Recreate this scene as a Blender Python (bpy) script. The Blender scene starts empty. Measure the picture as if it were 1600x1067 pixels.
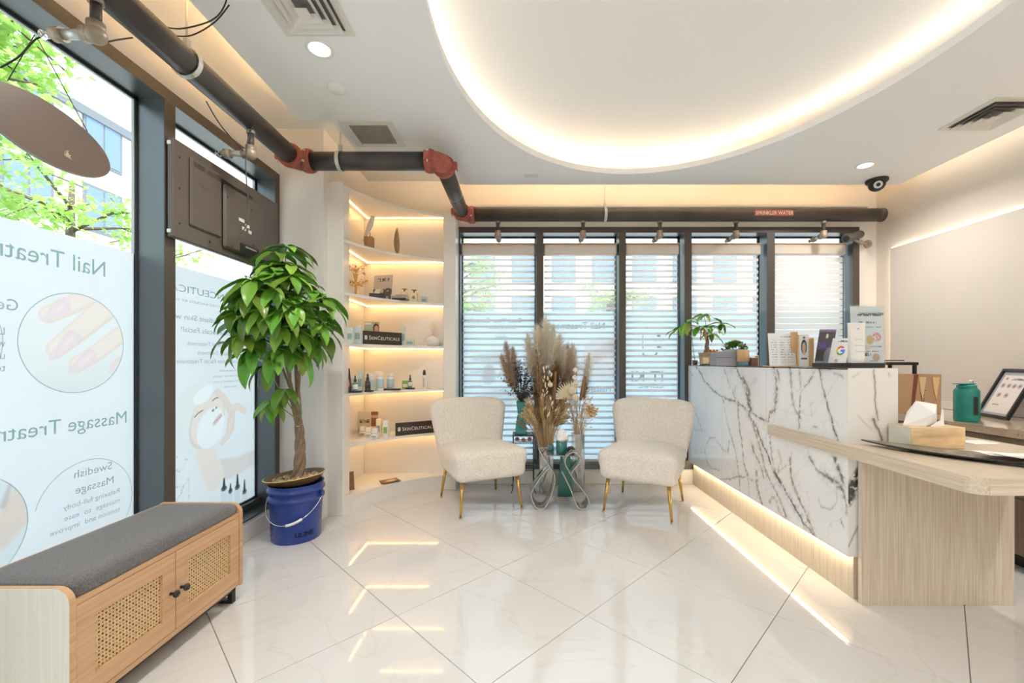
import bpy, bmesh, math, random
import numpy as np
from mathutils import Vector, Matrix, noise as mnoise
random.seed(7)
R = math.radians
PI = math.pi
sc = bpy.context.scene
COL = sc.collection
F = 660.0; H = 1.17; VX = 815.0; VY = 565.0

# ------------------------------------------------------------------ camera
cam_d = bpy.data.cameras.new('camera')
cam = bpy.data.objects.new('camera', cam_d); COL.objects.link(cam)
cam_d.sensor_width = 36; cam_d.sensor_fit = 'HORIZONTAL'
cam_d.lens = F / 1600 * 36
cam_d.shift_x = -(VX - 800) / 1600
cam_d.shift_y = (VY - 533.5) / 1600
cam_d.clip_start = 0.05
cam.location = (0, 0, H); cam.rotation_euler = (R(90), 0, 0)
sc.camera = cam

# ------------------------------------------------------------------ world, sun, exposure
w = bpy.data.worlds.new('sky'); sc.world = w; w.use_nodes = True
nt = w.node_tree; nt.nodes.clear()
tc = nt.nodes.new('ShaderNodeTexCoord'); sx = nt.nodes.new('ShaderNodeSeparateXYZ')
cr = nt.nodes.new('ShaderNodeValToRGB'); bg = nt.nodes.new('ShaderNodeBackground'); wo = nt.nodes.new('ShaderNodeOutputWorld')
cr.color_ramp.elements[0].position = 0.0; cr.color_ramp.elements[0].color = (0.86, 0.93, 1.0, 1)
cr.color_ramp.elements[1].position = 0.9; cr.color_ramp.elements[1].color = (0.62, 0.80, 1.0, 1)
nt.links.new(tc.outputs['Generated'], sx.inputs[0]); nt.links.new(sx.outputs['Z'], cr.inputs[0])
nt.links.new(cr.outputs[0], bg.inputs[0]); nt.links.new(bg.outputs[0], wo.inputs[0])
bg.inputs[1].default_value = 2.6
sd = bpy.data.lights.new('sun', 'SUN'); so = bpy.data.objects.new('sun', sd); COL.objects.link(so)
sd.energy = 7.0; sd.angle = R(1.0); sd.color = (1, 0.95, 0.86)
so.rotation_euler = Vector((-0.38, 0.34, -0.86)).to_track_quat('-Z', 'Y').to_euler()
sc.view_settings.view_transform = 'Standard'; sc.view_settings.look = 'None'
sc.view_settings.exposure = 0.02; sc.view_settings.gamma = 1.0
sc.view_settings.use_curve_mapping = False
try:
    sc.cycles.max_bounces = 10; sc.cycles.diffuse_bounces = 5; sc.cycles.glossy_bounces = 5
    sc.cycles.transmission_bounces = 8; sc.cycles.transparent_max_bounces = 24
    sc.cycles.caustics_reflective = False; sc.cycles.caustics_refractive = False
    sc.cycles.sample_clamp_indirect = 6.0
except Exception: pass

# ------------------------------------------------------------------ materials
M = {}
def newmat(name):
    m = bpy.data.materials.new(name); m.use_nodes = True
    n = m.node_tree; b = n.nodes['Principled BSDF']; M[name] = m
    return m, n, b
def mat(name, col, rough=0.5, metal=0.0, var=0.0, scale=20, bump=0.0, bscale=200, spec=0.5, coat=0.0, sheen=0.0, trans=0.0, ior=1.45, alpha=1.0, stretch=None, objvar=0.0):
    m, n, b = newmat(name)
    c = tuple(col) + (1,)
    b.inputs['Base Color'].default_value = c
    b.inputs['Roughness'].default_value = rough; b.inputs['Metallic'].default_value = metal
    b.inputs['Specular IOR Level'].default_value = spec; b.inputs['Coat Weight'].default_value = coat
    b.inputs['Sheen Weight'].default_value = sheen; b.inputs['Transmission Weight'].default_value = trans
    b.inputs['IOR'].default_value = ior; b.inputs['Alpha'].default_value = alpha
    t = n.nodes.new('ShaderNodeTexCoord'); mp = n.nodes.new('ShaderNodeMapping')
    n.links.new(t.outputs['Object'], mp.inputs[0])
    if stretch: mp.inputs['Scale'].default_value = stretch
    src = None
    if var > 0:
        nz = n.nodes.new('ShaderNodeTexNoise'); nz.inputs['Scale'].default_value = scale; nz.inputs['Detail'].default_value = 5
        n.links.new(mp.outputs[0], nz.inputs[0])
        r = n.nodes.new('ShaderNodeValToRGB')
        r.color_ramp.elements[0].position = 0.3; r.color_ramp.elements[1].position = 0.7
        r.color_ramp.elements[0].color = tuple(max(0, x * (1 - var)) for x in col) + (1,)
        r.color_ramp.elements[1].color = tuple(min(1, x * (1 + var)) for x in col) + (1,)
        n.links.new(nz.outputs[0], r.inputs[0]); src = r.outputs[0]
    if objvar > 0:
        oi = n.nodes.new('ShaderNodeObjectInfo'); hs = n.nodes.new('ShaderNodeHueSaturation')
        mr = n.nodes.new('ShaderNodeMapRange'); mr.inputs[3].default_value = 1 - objvar; mr.inputs[4].default_value = 1 + objvar
        n.links.new(oi.outputs['Random'], mr.inputs[0]); n.links.new(mr.outputs[0], hs.inputs['Value'])
        mr2 = n.nodes.new('ShaderNodeMapRange'); mr2.inputs[3].default_value = 0.5 - objvar * 0.08; mr2.inputs[4].default_value = 0.5 + objvar * 0.08
        n.links.new(oi.outputs['Random'], mr2.inputs[0]); n.links.new(mr2.outputs[0], hs.inputs['Hue'])
        if src: n.links.new(src, hs.inputs['Color'])
        else: hs.inputs['Color'].default_value = c
        src = hs.outputs[0]
    if src: n.links.new(src, b.inputs['Base Color'])
    if bump > 0:
        nb = n.nodes.new('ShaderNodeTexNoise'); nb.inputs['Scale'].default_value = bscale; nb.inputs['Detail'].default_value = 3
        n.links.new(mp.outputs[0], nb.inputs[0])
        bp = n.nodes.new('ShaderNodeBump'); bp.inputs['Strength'].default_value = bump; bp.inputs['Distance'].default_value = 0.005
        n.links.new(nb.outputs[0], bp.inputs['Height']); n.links.new(bp.outputs[0], b.inputs['Normal'])
    return m
def emis(name, col, s):
    m, n, b = newmat(name)
    n.nodes.remove(b); e = n.nodes.new('ShaderNodeEmission'); e.inputs[0].default_value = tuple(col) + (1,); e.inputs[1].default_value = s
    n.links.new(e.outputs[0], n.nodes['Material Output'].inputs[0]); return m
def glassmat(name, tint=(1, 1, 1), refl=0.12, rough=0.0):
    m, n, b = newmat(name); n.nodes.remove(b)
    t = n.nodes.new('ShaderNodeBsdfTransparent'); t.inputs[0].default_value = tuple(tint) + (1,)
    g = n.nodes.new('ShaderNodeBsdfGlossy'); g.inputs['Roughness'].default_value = rough
    mx = n.nodes.new('ShaderNodeMixShader'); lw = n.nodes.new('ShaderNodeLayerWeight'); pw = n.nodes.new('ShaderNodeMath'); pw.operation = 'POWER'; pw.inputs[1].default_value = 5
    ml = n.nodes.new('ShaderNodeMath'); ml.operation = 'MULTIPLY_ADD'; ml.inputs[1].default_value = 0.9; ml.inputs[2].default_value = refl * 0.3
    n.links.new(lw.outputs['Facing'], pw.inputs[0]); n.links.new(pw.outputs[0], ml.inputs[0]); n.links.new(ml.outputs[0], mx.inputs[0])
    n.links.new(t.outputs[0], mx.inputs[1]); n.links.new(g.outputs[0], mx.inputs[2])
    n.links.new(mx.outputs[0], n.nodes['Material Output'].inputs[0]); return m
def filmmat(name, col, tl=0.75, attr=None, clear=0.0):
    """thin sheet: diffuse + translucent (+ some clear)"""
    m, n, b = newmat(name); n.nodes.remove(b)
    d = n.nodes.new('ShaderNodeBsdfDiffuse'); t = n.nodes.new('ShaderNodeBsdfTranslucent')
    mx = n.nodes.new('ShaderNodeMixShader'); mx.inputs[0].default_value = tl
    if attr:
        a = n.nodes.new('ShaderNodeAttribute'); a.attribute_name = attr
        n.links.new(a.outputs['Color'], d.inputs[0]); n.links.new(a.outputs['Color'], t.inputs[0])
    else:
        d.inputs[0].default_value = tuple(col) + (1,); t.inputs[0].default_value = tuple(col) + (1,)
    n.links.new(d.outputs[0], mx.inputs[1]); n.links.new(t.outputs[0], mx.inputs[2])
    out = mx
    if clear > 0:
        tr = n.nodes.new('ShaderNodeBsdfTransparent'); m2 = n.nodes.new('ShaderNodeMixShader'); m2.inputs[0].default_value = clear
        n.links.new(mx.outputs[0], m2.inputs[1]); n.links.new(tr.outputs[0], m2.inputs[2]); out = m2
    n.links.new(out.outputs[0], n.nodes['Material Output'].inputs[0]); return m
def printmat(name, rough=0.4, coat=0.0, attr='Col'):
    m, n, b = newmat(name)
    a = n.nodes.new('ShaderNodeAttribute'); a.attribute_name = attr
    n.links.new(a.outputs['Color'], b.inputs['Base Color']); b.inputs['Roughness'].default_value = rough
    b.inputs['Coat Weight'].default_value = coat; return m
def woodmat(name, c1, c2, scale, rough=0.45, axis='z', rotate=None, dist=2.0):
    """straight-grained laminate: noise stretched along an axis"""
    m, n, b = newmat(name)
    t = n.nodes.new('ShaderNodeTexCoord'); mp = n.nodes.new('ShaderNodeMapping')
    n.links.new(t.outputs['Object'], mp.inputs[0])
    s = {'x': (0.02, 1, 1), 'y': (1, 0.02, 1), 'z': (1, 1, 0.02)}[axis]
    mp.inputs['Scale'].default_value = tuple(v * scale for v in s)
    nz = n.nodes.new('ShaderNodeTexNoise'); nz.inputs['Scale'].default_value = 1.0; nz.inputs['Detail'].default_value = 6; nz.inputs['Roughness'].default_value = 0.65; nz.inputs['Distortion'].default_value = dist * 0.1
    n.links.new(mp.outputs[0], nz.inputs[0])
    r = n.nodes.new('ShaderNodeValToRGB'); r.color_ramp.elements[0].position = 0.32; r.color_ramp.elements[1].position = 0.68
    r.color_ramp.elements[0].color = tuple(c1) + (1,); r.color_ramp.elements[1].color = tuple(c2) + (1,)
    n.links.new(nz.outputs[0], r.inputs[0]); n.links.new(r.outputs[0], b.inputs['Base Color'])
    b.inputs['Roughness'].default_value = rough; return m

def leafmat(name, col, tcol, mixf=.45):
    m, n, b = newmat(name); n.nodes.remove(b)
    nz = n.nodes.new('ShaderNodeTexNoise'); nz.inputs['Scale'].default_value = 2.5; t = n.nodes.new('ShaderNodeTexCoord'); n.links.new(t.outputs['Object'], nz.inputs[0])
    r = n.nodes.new('ShaderNodeValToRGB'); r.color_ramp.elements[0].position = .3; r.color_ramp.elements[1].position = .7
    r.color_ramp.elements[0].color = tuple(x * .7 for x in col) + (1,); r.color_ramp.elements[1].color = tuple(min(1, x * 1.3) for x in col) + (1,)
    n.links.new(nz.outputs[0], r.inputs[0])
    d = n.nodes.new('ShaderNodeBsdfDiffuse'); tr = n.nodes.new('ShaderNodeBsdfTranslucent'); tr.inputs[0].default_value = tuple(tcol) + (1,)
    n.links.new(r.outputs[0], d.inputs[0]); mx = n.nodes.new('ShaderNodeMixShader'); mx.inputs[0].default_value = mixf
    n.links.new(d.outputs[0], mx.inputs[1]); n.links.new(tr.outputs[0], mx.inputs[2]); n.links.new(mx.outputs[0], n.nodes['Material Output'].inputs[0])
WARM = (1.0, 0.60, 0.25)
WARM2 = (1.0, 0.85, 0.64)
mat('wall_paint', (0.78, 0.755, 0.73), 0.6)
mat('ceiling_paint', (0.87, 0.875, 0.88), 0.7)
mat('trim_white', (0.84, 0.81, 0.77), 0.4)
mat('frame_metal', (0.135, 0.15, 0.158), 0.34, metal=0.75)
mat('frame_bead', (0.04, 0.05, 0.055), 0.3)
mat('bead_light', (0.5, 0.55, 0.56), 0.3)
mat('pipe_black', (0.060, 0.055, 0.052), 0.42, var=0.25, scale=6, bump=0.1, bscale=60)
mat('red_iron', (0.36, 0.10, 0.075), 0.55, var=0.2, scale=30, bump=0.3, bscale=80)
mat('brass_dull', (0.34, 0.28, 0.22), 0.45, metal=0.3, var=0.2)
mat('galvanised', (0.62, 0.61, 0.58), 0.35, metal=0.5)
mat('chrome', (0.8, 0.8, 0.8), 0.15, metal=1.0)
mat('white_plastic', (0.84, 0.83, 0.80), 0.4)
mat('black_plastic', (0.02, 0.02, 0.021), 0.4)
mat('black_metal', (0.025, 0.024, 0.023), 0.4)
mat('tv_plastic', (0.115, 0.098, 0.088), 0.42, bump=0.06, bscale=900)
mat('tv_dark', (0.022, 0.02, 0.019), 0.35)
mat('vent_dark', (0.17, 0.155, 0.14), 0.8)
mat('vent_white', (0.74, 0.71, 0.66), 0.5)
glassmat('window_glass', (0.97, 0.99, 0.985))
emis('led_cove', WARM2, 21)
emis('led_warm', WARM, 62)
emis('led_slot', WARM2, 12)
emis('led_shelf', (1.0, 0.56, 0.20), 15)
emis('led_desk', (1.0, 0.78, 0.50), 34)
emis('led_ledge', WARM2, 7)
emis('lamp_disc', (1.0, 0.93, 0.84), 14)

# ------------------------------------------------------------------ mesh helpers
WM = {}
def world_of(o): return WM.get(o.name, Matrix.Identity(4)) if o else Matrix.Identity(4)
def tag(o, label=None, cat=None, group=None, kind=None):
    if label: o['label'] = label
    if cat: o['category'] = cat
    if group: o['group'] = group
    if kind: o['kind'] = kind
    return o
def root(name, label=None, cat=None, loc=(0, 0, 0), group=None, kind=None, parent=None):
    o = bpy.data.objects.new(name, None); COL.objects.link(o); o.empty_display_size = 0.05
    o.location = loc
    if parent: o.parent = parent
    WM[o.name] = Matrix.Translation(loc)
    return tag(o, label, cat, group, kind)
def frame_of(d):
    d = Vector(d).normalized()
    u = d.orthogonal().normalized()
    if abs(d.z) < 0.999: u = d.cross(Vector((0, 0, 1))).normalized()
    return u, u.cross(d).normalized(), d
class MB:
    def __init__(s): s.v = []; s.f = []; s.m = []; s.cur = 0; s.sm = []
    def add(s, vs, fs, smooth=False):
        b = len(s.v); s.v += [tuple(x) for x in vs]
        for f in fs: s.f.append(tuple(b + i for i in f)); s.m.append(s.cur); s.sm.append(smooth)
        return s
    def mi(s, i): s.cur = i; return s
    def box(s, x0, x1, y0, y1, z0, z1, M_=None):
        vs = [(x, y, z) for x in (x0, x1) for y in (y0, y1) for z in (z0, z1)]
        if M_ is not None: vs = [M_ @ Vector(v) for v in vs]
        return s.add(vs, [(0, 1, 3, 2), (4, 6, 7, 5), (0, 4, 5, 1), (2, 3, 7, 6), (0, 2, 6, 4), (1, 5, 7, 3)])
    def bbox(s, x0, x1, y0, y1, z0, z1, b=0.004, M_=None):
        """box with chamfered edges"""
        if x1 < x0: x0, x1 = x1, x0
        if y1 < y0: y0, y1 = y1, y0
        if z1 < z0: z0, z1 = z1, z0
        b = min(b, (x1 - x0) * .45, (y1 - y0) * .45, (z1 - z0) * .45)
        bm = bmesh.new()
        bmesh.ops.create_cube(bm, size=1)
        for v in bm.verts:
            v.co = Vector((x0 if v.co.x < 0 else x1, y0 if v.co.y < 0 else y1, z0 if v.co.z < 0 else z1))
        bmesh.ops.bevel(bm, geom=bm.edges[:], offset=b, segments=1, affect='EDGES')
        return s.bm(bm, M_)
    def bm(s, bm, M_=None, smooth=False):
        bm.verts.index_update()
        s.add([(M_ @ v.co if M_ is not None else v.co) for v in bm.verts], [tuple(v.index for v in f.verts) for f in bm.faces], smooth)
        bm.free(); return s
    def cyl(s, p, q, r, r2=None, n=16, caps=True, smooth=True):
        r2 = r if r2 is None else r2
        p = Vector(p); q = Vector(q); u, v, d = frame_of(q - p)
        vs = []
        for c, rr in ((p, r), (q, r2)):
            for i in range(n):
                a = 2 * PI * i / n; vs.append(c + (u * math.cos(a) + v * math.sin(a)) * rr)
        s.add(vs, [(i, (i + 1) % n, n + (i + 1) % n, n + i) for i in range(n)], smooth)
        if caps:
            b = len(s.v) - 2 * n
            s.f.append(tuple(b + i for i in range(n))[::-1]); s.m.append(s.cur); s.sm.append(False)
            s.f.append(tuple(b + n + i for i in range(n))); s.m.append(s.cur); s.sm.append(False)
        return s
    def tube(s, pts, r, n=8, closed=False, rs=None, caps=True):
        pts = [Vector(p) for p in pts]; k = len(pts); base = []
        pu = None; vs = []
        for i, p in enumerate(pts):
            if closed: d = pts[(i + 1) % k] - pts[i - 1]
            else: d = pts[min(i + 1, k - 1)] - pts[max(i - 1, 0)]
            if d.length < 1e-9: d = Vector((0, 0, 1))
            d.normalize()
            if pu is None: u = frame_of(d)[0]
            else:
                u = pu - d * pu.dot(d)
                u = u.normalized() if u.length > 1e-6 else frame_of(d)[0]
            v = d.cross(u); pu = u; rr = rs[i] if rs else r
            for j in range(n):
                a = 2 * PI * j / n; vs.append(p + (u * math.cos(a) + v * math.sin(a)) * rr)
        fs = []
        for i in range(k if closed else k - 1):
            a = i * n; b = ((i + 1) % k) * n
            for j in range(n): fs.append((a + j, a + (j + 1) % n, b + (j + 1) % n, b + j))
        if caps and not closed:
            fs.append(tuple(range(n))[::-1]); fs.append(tuple((k - 1) * n + j for j in range(n)))
        return s.add(vs, fs, True)
    def lathe(s, prof, c=(0, 0, 0), n=28, M_=None, sx=1, sy=1):
        vs = []; fs = []
        for (r, z) in prof:
            for i in range(n):
                a = 2 * PI * i / n; p = Vector((c[0] + r * sx * math.cos(a), c[1] + r * sy * math.sin(a), c[2] + z))
                vs.append(M_ @ p if M_ is not None else p)
        for k in range(len(prof) - 1):
            for i in range(n): fs.append((k * n + i, k * n + (i + 1) % n, (k + 1) * n + (i + 1) % n, (k + 1) * n + i))
        return s.add(vs, fs, True)
    def disc(s, c, r, nrm=(0, 0, 1), n=24, ry=None):
        u, v, d = frame_of(nrm); c = Vector(c); ry = ry or r
        return s.add([c + u * math.cos(2 * PI * i / n) * r + v * math.sin(2 * PI * i / n) * ry for i in range(n)], [tuple(range(n))])
    def sph(s, c, r, n=10, m=7, sc_=(1, 1, 1), M_=None):
        vs = []; fs = []
        for k in range(m + 1):
            t = PI * k / m
            for i in range(n):
                a = 2 * PI * i / n
                p = Vector((c[0] + r * sc_[0] * math.sin(t) * math.cos(a), c[1] + r * sc_[1] * math.sin(t) * math.sin(a), c[2] + r * sc_[2] * math.cos(t)))
                vs.append(M_ @ p if M_ is not None else p)
        for k in range(m):
            for i in range(n): fs.append((k * n + i, (k + 1) * n + i, (k + 1) * n + (i + 1) % n, k * n + (i + 1) % n))
        return s.add(vs, fs, True)
    def prism(s, poly, h0, h1, axis='z', M_=None):
        """extrude a 2-D polygon (list of (a,b)) between h0 and h1 along axis"""
        def P(a, b, h): return {'z': (a, b, h), 'x': (h, a, b), 'y': (a, h, b)}[axis]
        n = len(poly); vs = [P(a, b, h0) for a, b in poly] + [P(a, b, h1) for a, b in poly]
        if M_ is not None: vs = [M_ @ Vector(v) for v in vs]
        return s.add(vs, [tuple(range(n))[::-1], tuple(range(n, 2 * n))] + [(i, (i + 1) % n, n + (i + 1) % n, n + i) for i in range(n)])
    def mesh(s, name, mats, inv=None):
        me = bpy.data.meshes.new(name)
        vs = s.v if inv is None else [tuple(inv @ Vector(v)) for v in s.v]
        me.from_pydata(vs, [], s.f)
        if not isinstance(mats, (list, tuple)): mats = [mats]
        for m_ in mats: me.materials.append(M[m_] if isinstance(m_, str) else m_)
        me.polygons.foreach_set('material_index', s.m); me.polygons.foreach_set('use_smooth', s.sm)
        me.update()
        bm = bmesh.new(); bm.from_mesh(me); bmesh.ops.recalc_face_normals(bm, faces=bm.faces[:]); bm.to_mesh(me); bm.free()
        return me
    def build(s, name, mats, parent=None, loc=None, label=None, cat=None, group=None, kind=None, bevel=0, sub=0):
        Wm = world_of(parent)
        if loc is not None: Wm = Matrix.Translation(loc)
        me = s.mesh(name, mats, Wm.inverted() if (parent or loc is not None) else None)
        o = bpy.data.objects.new(name, me); COL.objects.link(o)
        if parent: o.parent = parent; WM[o.name] = world_of(parent)
        elif loc is not None: o.location = loc; WM[o.name] = Wm
        if bevel:
            b = o.modifiers.new('bevel', 'BEVEL'); b.width = bevel; b.segments = 2; b.limit_method = 'ANGLE'
        if sub:
            b = o.modifiers.new('sub', 'SUBSURF'); b.levels = sub; b.render_levels = sub
        return tag(o, label, cat, group, kind)
def inst(me, name, parent, mtx=None, label=None):
    o = bpy.data.objects.new(name, me); COL.objects.link(o)
    if parent: o.parent = parent
    if mtx is not None: o.matrix_local = mtx
    WM[o.name] = world_of(parent) @ (mtx if mtx is not None else Matrix.Identity(4))
    if label: o['label'] = label
    return o
def copy_tree(o, parent=None):
    c = o.copy(); COL.objects.link(c)
    if parent: c.parent = parent
    for ch in list(o.children): copy_tree(ch, c)
    return c
def px(x, y, d):
    return Vector(((x - VX) / F * d, d, H + (VY - y) / F * d))
def text(s, size, origin, u, v, m, parent, name='lettering', bold=0.0, align='LEFT', depth=0.0, sxx=1.0, shear=0.0, space=1.0, label=None, fit=None):
    """lettering as a flat mesh; u = reading direction, v = up, both world vectors"""
    cu = bpy.data.curves.new(name, 'FONT'); cu.body = s; cu.size = size; cu.align_x = align; cu.offset = bold; cu.extrude = depth
    cu.shear = shear; cu.space_character = space; cu.resolution_u = 3
    tmp = bpy.data.objects.new('tmp', cu); COL.objects.link(tmp)
    dg = bpy.context.evaluated_depsgraph_get()
    me = bpy.data.meshes.new_from_object(tmp.evaluated_get(dg)); bpy.data.objects.remove(tmp); bpy.data.curves.remove(cu)
    if fit: sxx = fit / max(q.co.x for q in me.vertices)
    u = Vector(u).normalized(); v = Vector(v).normalized(); wv = u.cross(v)
    mt = Matrix((u * sxx, v, wv)).transposed().to_4x4(); mt.translation = Vector(origin)
    me.transform(world_of(parent).inverted() @ mt)
    me.materials.clear(); me.materials.append(M[m] if isinstance(m, str) else m)
    me.name = name
    o = bpy.data.objects.new(name, me); COL.objects.link(o)
    if parent: o.parent = parent; WM[o.name] = world_of(parent)
    if label: o['label'] = label
    return o
def paint(name, origin, u, v, wd, ht, res, fn, m, parent=None, label=None):
    """flat printed sheet: dense grid with a colour per vertex from fn(U,V) -> (n,3), U right, V up in metres"""
    nx = max(2, int(wd / res) + 1); ny = max(2, int(ht / res) + 1)
    U, V = np.meshgrid(np.linspace(0, wd, nx), np.linspace(0, ht, ny)); U = U.ravel(); V = V.ravel()
    o_ = np.array(origin); uu = np.array(Vector(u).normalized()); vv = np.array(Vector(v).normalized())
    P = o_ + U[:, None] * uu + V[:, None] * vv
    Wi = np.array(world_of(parent).inverted()); P = P @ Wi[:3, :3].T + Wi[:3, 3]
    i, j = np.meshgrid(np.arange(nx - 1), np.arange(ny - 1)); a = (j * nx + i).ravel()
    Fc = np.stack([a, a + 1, a + nx + 1, a + nx], 1)
    me = bpy.data.meshes.new(name); nf = len(Fc)
    me.vertices.add(len(P)); me.vertices.foreach_set('co', P.astype(np.float32).ravel())
    me.loops.add(nf * 4); me.loops.foreach_set('vertex_index', Fc.astype(np.int32).ravel())
    me.polygons.add(nf); me.polygons.foreach_set('loop_start', np.arange(0, nf * 4, 4, dtype=np.int32))
    me.update(calc_edges=True)
    c = np.clip(fn(U, V), 0, 1); at = me.color_attributes.new('Col', 'FLOAT_COLOR', 'POINT')
    at.data.foreach_set('color', np.concatenate([c, np.ones((len(c), 1))], 1).astype(np.float32).ravel())
    me.materials.append(M[m] if isinstance(m, str) else m)
    ob = bpy.data.objects.new(name, me); COL.objects.link(ob)
    if parent: ob.parent = parent; WM[ob.name] = world_of(parent)
    if label: ob['label'] = label
    return ob
def lin(r, g, b): return np.array([((x / 255 + .055) / 1.055) ** 2.4 if x > 10 else x / 255 / 12.92 for x in (r, g, b)])
def vnoise(U, V, sc_, seed=0, octs=4):
    """numpy value noise in 0..1"""
    out = np.zeros_like(U, dtype=float); amp = 1; tot = 0
    for o in range(octs):
        rng = np.random.RandomState(seed + o * 17); T = rng.rand(64, 64)
        x = U * sc_ * 2 ** o + 100; y = V * sc_ * 2 ** o + 100
        xi = np.floor(x).astype(int); yi = np.floor(y).astype(int); fx = x - xi; fy = y - yi
        fx = fx * fx * (3 - 2 * fx); fy = fy * fy * (3 - 2 * fy)
        g = lambda a, b: T[a % 64, b % 64]
        n_ = (g(xi, yi) * (1 - fx) + g(xi + 1, yi) * fx) * (1 - fy) + (g(xi, yi + 1) * (1 - fx) + g(xi + 1, yi + 1) * fx) * fy
        out += n_ * amp; tot += amp; amp *= .5
    return out / tot
def seg_dist(U, V, a, b):
    ax, ay = a; bx, by = b; dx, dy = bx - ax, by - ay; L = dx * dx + dy * dy + 1e-12
    t = np.clip(((U - ax) * dx + (V - ay) * dy) / L, 0, 1)
    return np.hypot(U - ax - t * dx, V - ay - t * dy), t
def poly_dist(U, V, pts):
    d = np.full(U.shape, 9.0)
    for a, b in zip(pts[:-1], pts[1:]): d = np.minimum(d, seg_dist(U, V, a, b)[0])
    return d
def blend(C, mask, col): m_ = np.clip(mask, 0, 1)[:, None]; return C * (1 - m_) + np.asarray(col) * m_
def ell(U, V, cx, cy, a, b, rot=0, soft=0.1):
    c, s_ = math.cos(rot), math.sin(rot); x = (U - cx) * c + (V - cy) * s_; y = -(U - cx) * s_ + (V - cy) * c
    return np.clip((1 - np.hypot(x / a, y / b)) / soft + .5, 0, 1)
# ================================================================== SETTING
ZC = 2.72      # ceiling
ZU = 2.90      # raised ceiling inside the oval and above the coves
YB = 4.05      # back wall plane
XL = -1.80; XR = 3.45
YN = -3.2      # wall behind the camera

# floor of polished porcelain tiles laid diagonally, each tile its own piece
mat('grout', (0.36, 0.30, 0.22), 0.8)
def tile_material():
    m, n, b = newmat('porcelain')
    t = n.nodes.new('ShaderNodeTexCoord'); oi = n.nodes.new('ShaderNodeObjectInfo')
    add = n.nodes.new('ShaderNodeVectorMath'); add.operation = 'ADD'
    sc3 = n.nodes.new('ShaderNodeVectorMath'); sc3.operation = 'SCALE'; sc3.inputs['Scale'].default_value = 1.0
    n.links.new(oi.outputs['Location'], sc3.inputs[0])
    n.links.new(t.outputs['Object'], add.inputs[0]); n.links.new(sc3.outputs[0], add.inputs[1])
    nz = n.nodes.new('ShaderNodeTexNoise'); nz.inputs['Scale'].default_value = 1.6; nz.inputs['Detail'].default_value = 7; nz.inputs['Distortion'].default_value = 1.6
    n.links.new(add.outputs[0], nz.inputs[0])
    r = n.nodes.new('ShaderNodeValToRGB'); e = r.color_ramp.elements
    e[0].position = 0.0; e[0].color = (0.69, 0.68, 0.67, 1); e[1].position = 1.0; e[1].color = (0.72, 0.71, 0.705, 1)
    k = e.new(0.49); k.color = (0.72, 0.71, 0.705, 1); k = e.new(0.505); k.color = (0.68, 0.665, 0.65, 1); k = e.new(0.52); k.color = (0.72, 0.71, 0.705, 1)
    n.links.new(nz.outputs[0], r.inputs[0]); n.links.new(r.outputs[0], b.inputs['Base Color'])
    b.inputs['Roughness'].default_value = 0.055; b.inputs['Specular IOR Level'].default_value = 0.8
    return m
tile_material()
floor = MB().box(-1.95, 3.6, YN, 4.2, -0.08, -0.006).build('floor', 'grout', kind='structure')
TE = 0.617; hd = TE / math.sqrt(2); OX, OY = -0.137, 2.383
def clip(poly, a, b, c):   # keep a*x+b*y<=c
    out = []
    for i in range(len(poly)):
        p = poly[i]; q = poly[(i + 1) % len(poly)]; fp = a * p[0] + b * p[1] - c; fq = a * q[0] + b * q[1] - c
        if fp <= 0: out.append(p)
        if fp * fq < 0:
            t = fp / (fp - fq); out.append((p[0] + t * (q[0] - p[0]), p[1] + t * (q[1] - p[1])))
    return out
def tile_mesh(poly, cx, cy):
    n = len(poly); mb = MB()
    inn = [((x) * 0.996, (y) * 0.996) for x, y in poly]
    vs = [(x, y, -0.006) for x, y in poly] + [(x, y, -0.001) for x, y in poly] + [(x, y, 0) for x, y in inn]
    fs = [(i, (i + 1) % n, n + (i + 1) % n, n + i) for i in range(n)] + [(n + i, n + (i + 1) % n, 2 * n + (i + 1) % n, 2 * n + i) for i in range(n)] + [tuple(range(2 * n, 3 * n))]
    return mb.add(vs, fs).mesh('tile', 'porcelain')
full = None; g = hd - 0.0022
for i in range(-14, 15):
    for j in range(-14, 15):
        cx = OX + (i + j + 1) * hd; cy = OY + (i - j) * hd
        pl = [(cx - g, cy), (cx, cy - g), (cx + g, cy), (cx, cy + g)]
        q = pl
        for a, b, c in ((1, 0, 3.45), (-1, 0, 1.80), (0, 1, YB), (0, -1, -YN)): q = clip(q, a, b, c) if len(q) > 2 else []
        if len(q) < 3: continue
        ar = abs(sum(q[k][0] * q[(k + 1) % len(q)][1] - q[(k + 1) % len(q)][0] * q[k][1] for k in range(len(q)))) / 2
        if ar < 0.002: continue
        if abs(ar - 2 * g * g) < 1e-4:
            if full is None: full = tile_mesh([(-g, 0), (0, -g), (g, 0), (0, g)], 0, 0)
            me = full
        else: me = tile_mesh([(x - cx, y - cy) for x, y in q], cx, cy)
        inst(me, 'tile', floor, Matrix.Translation((cx, cy, 0)))

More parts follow.
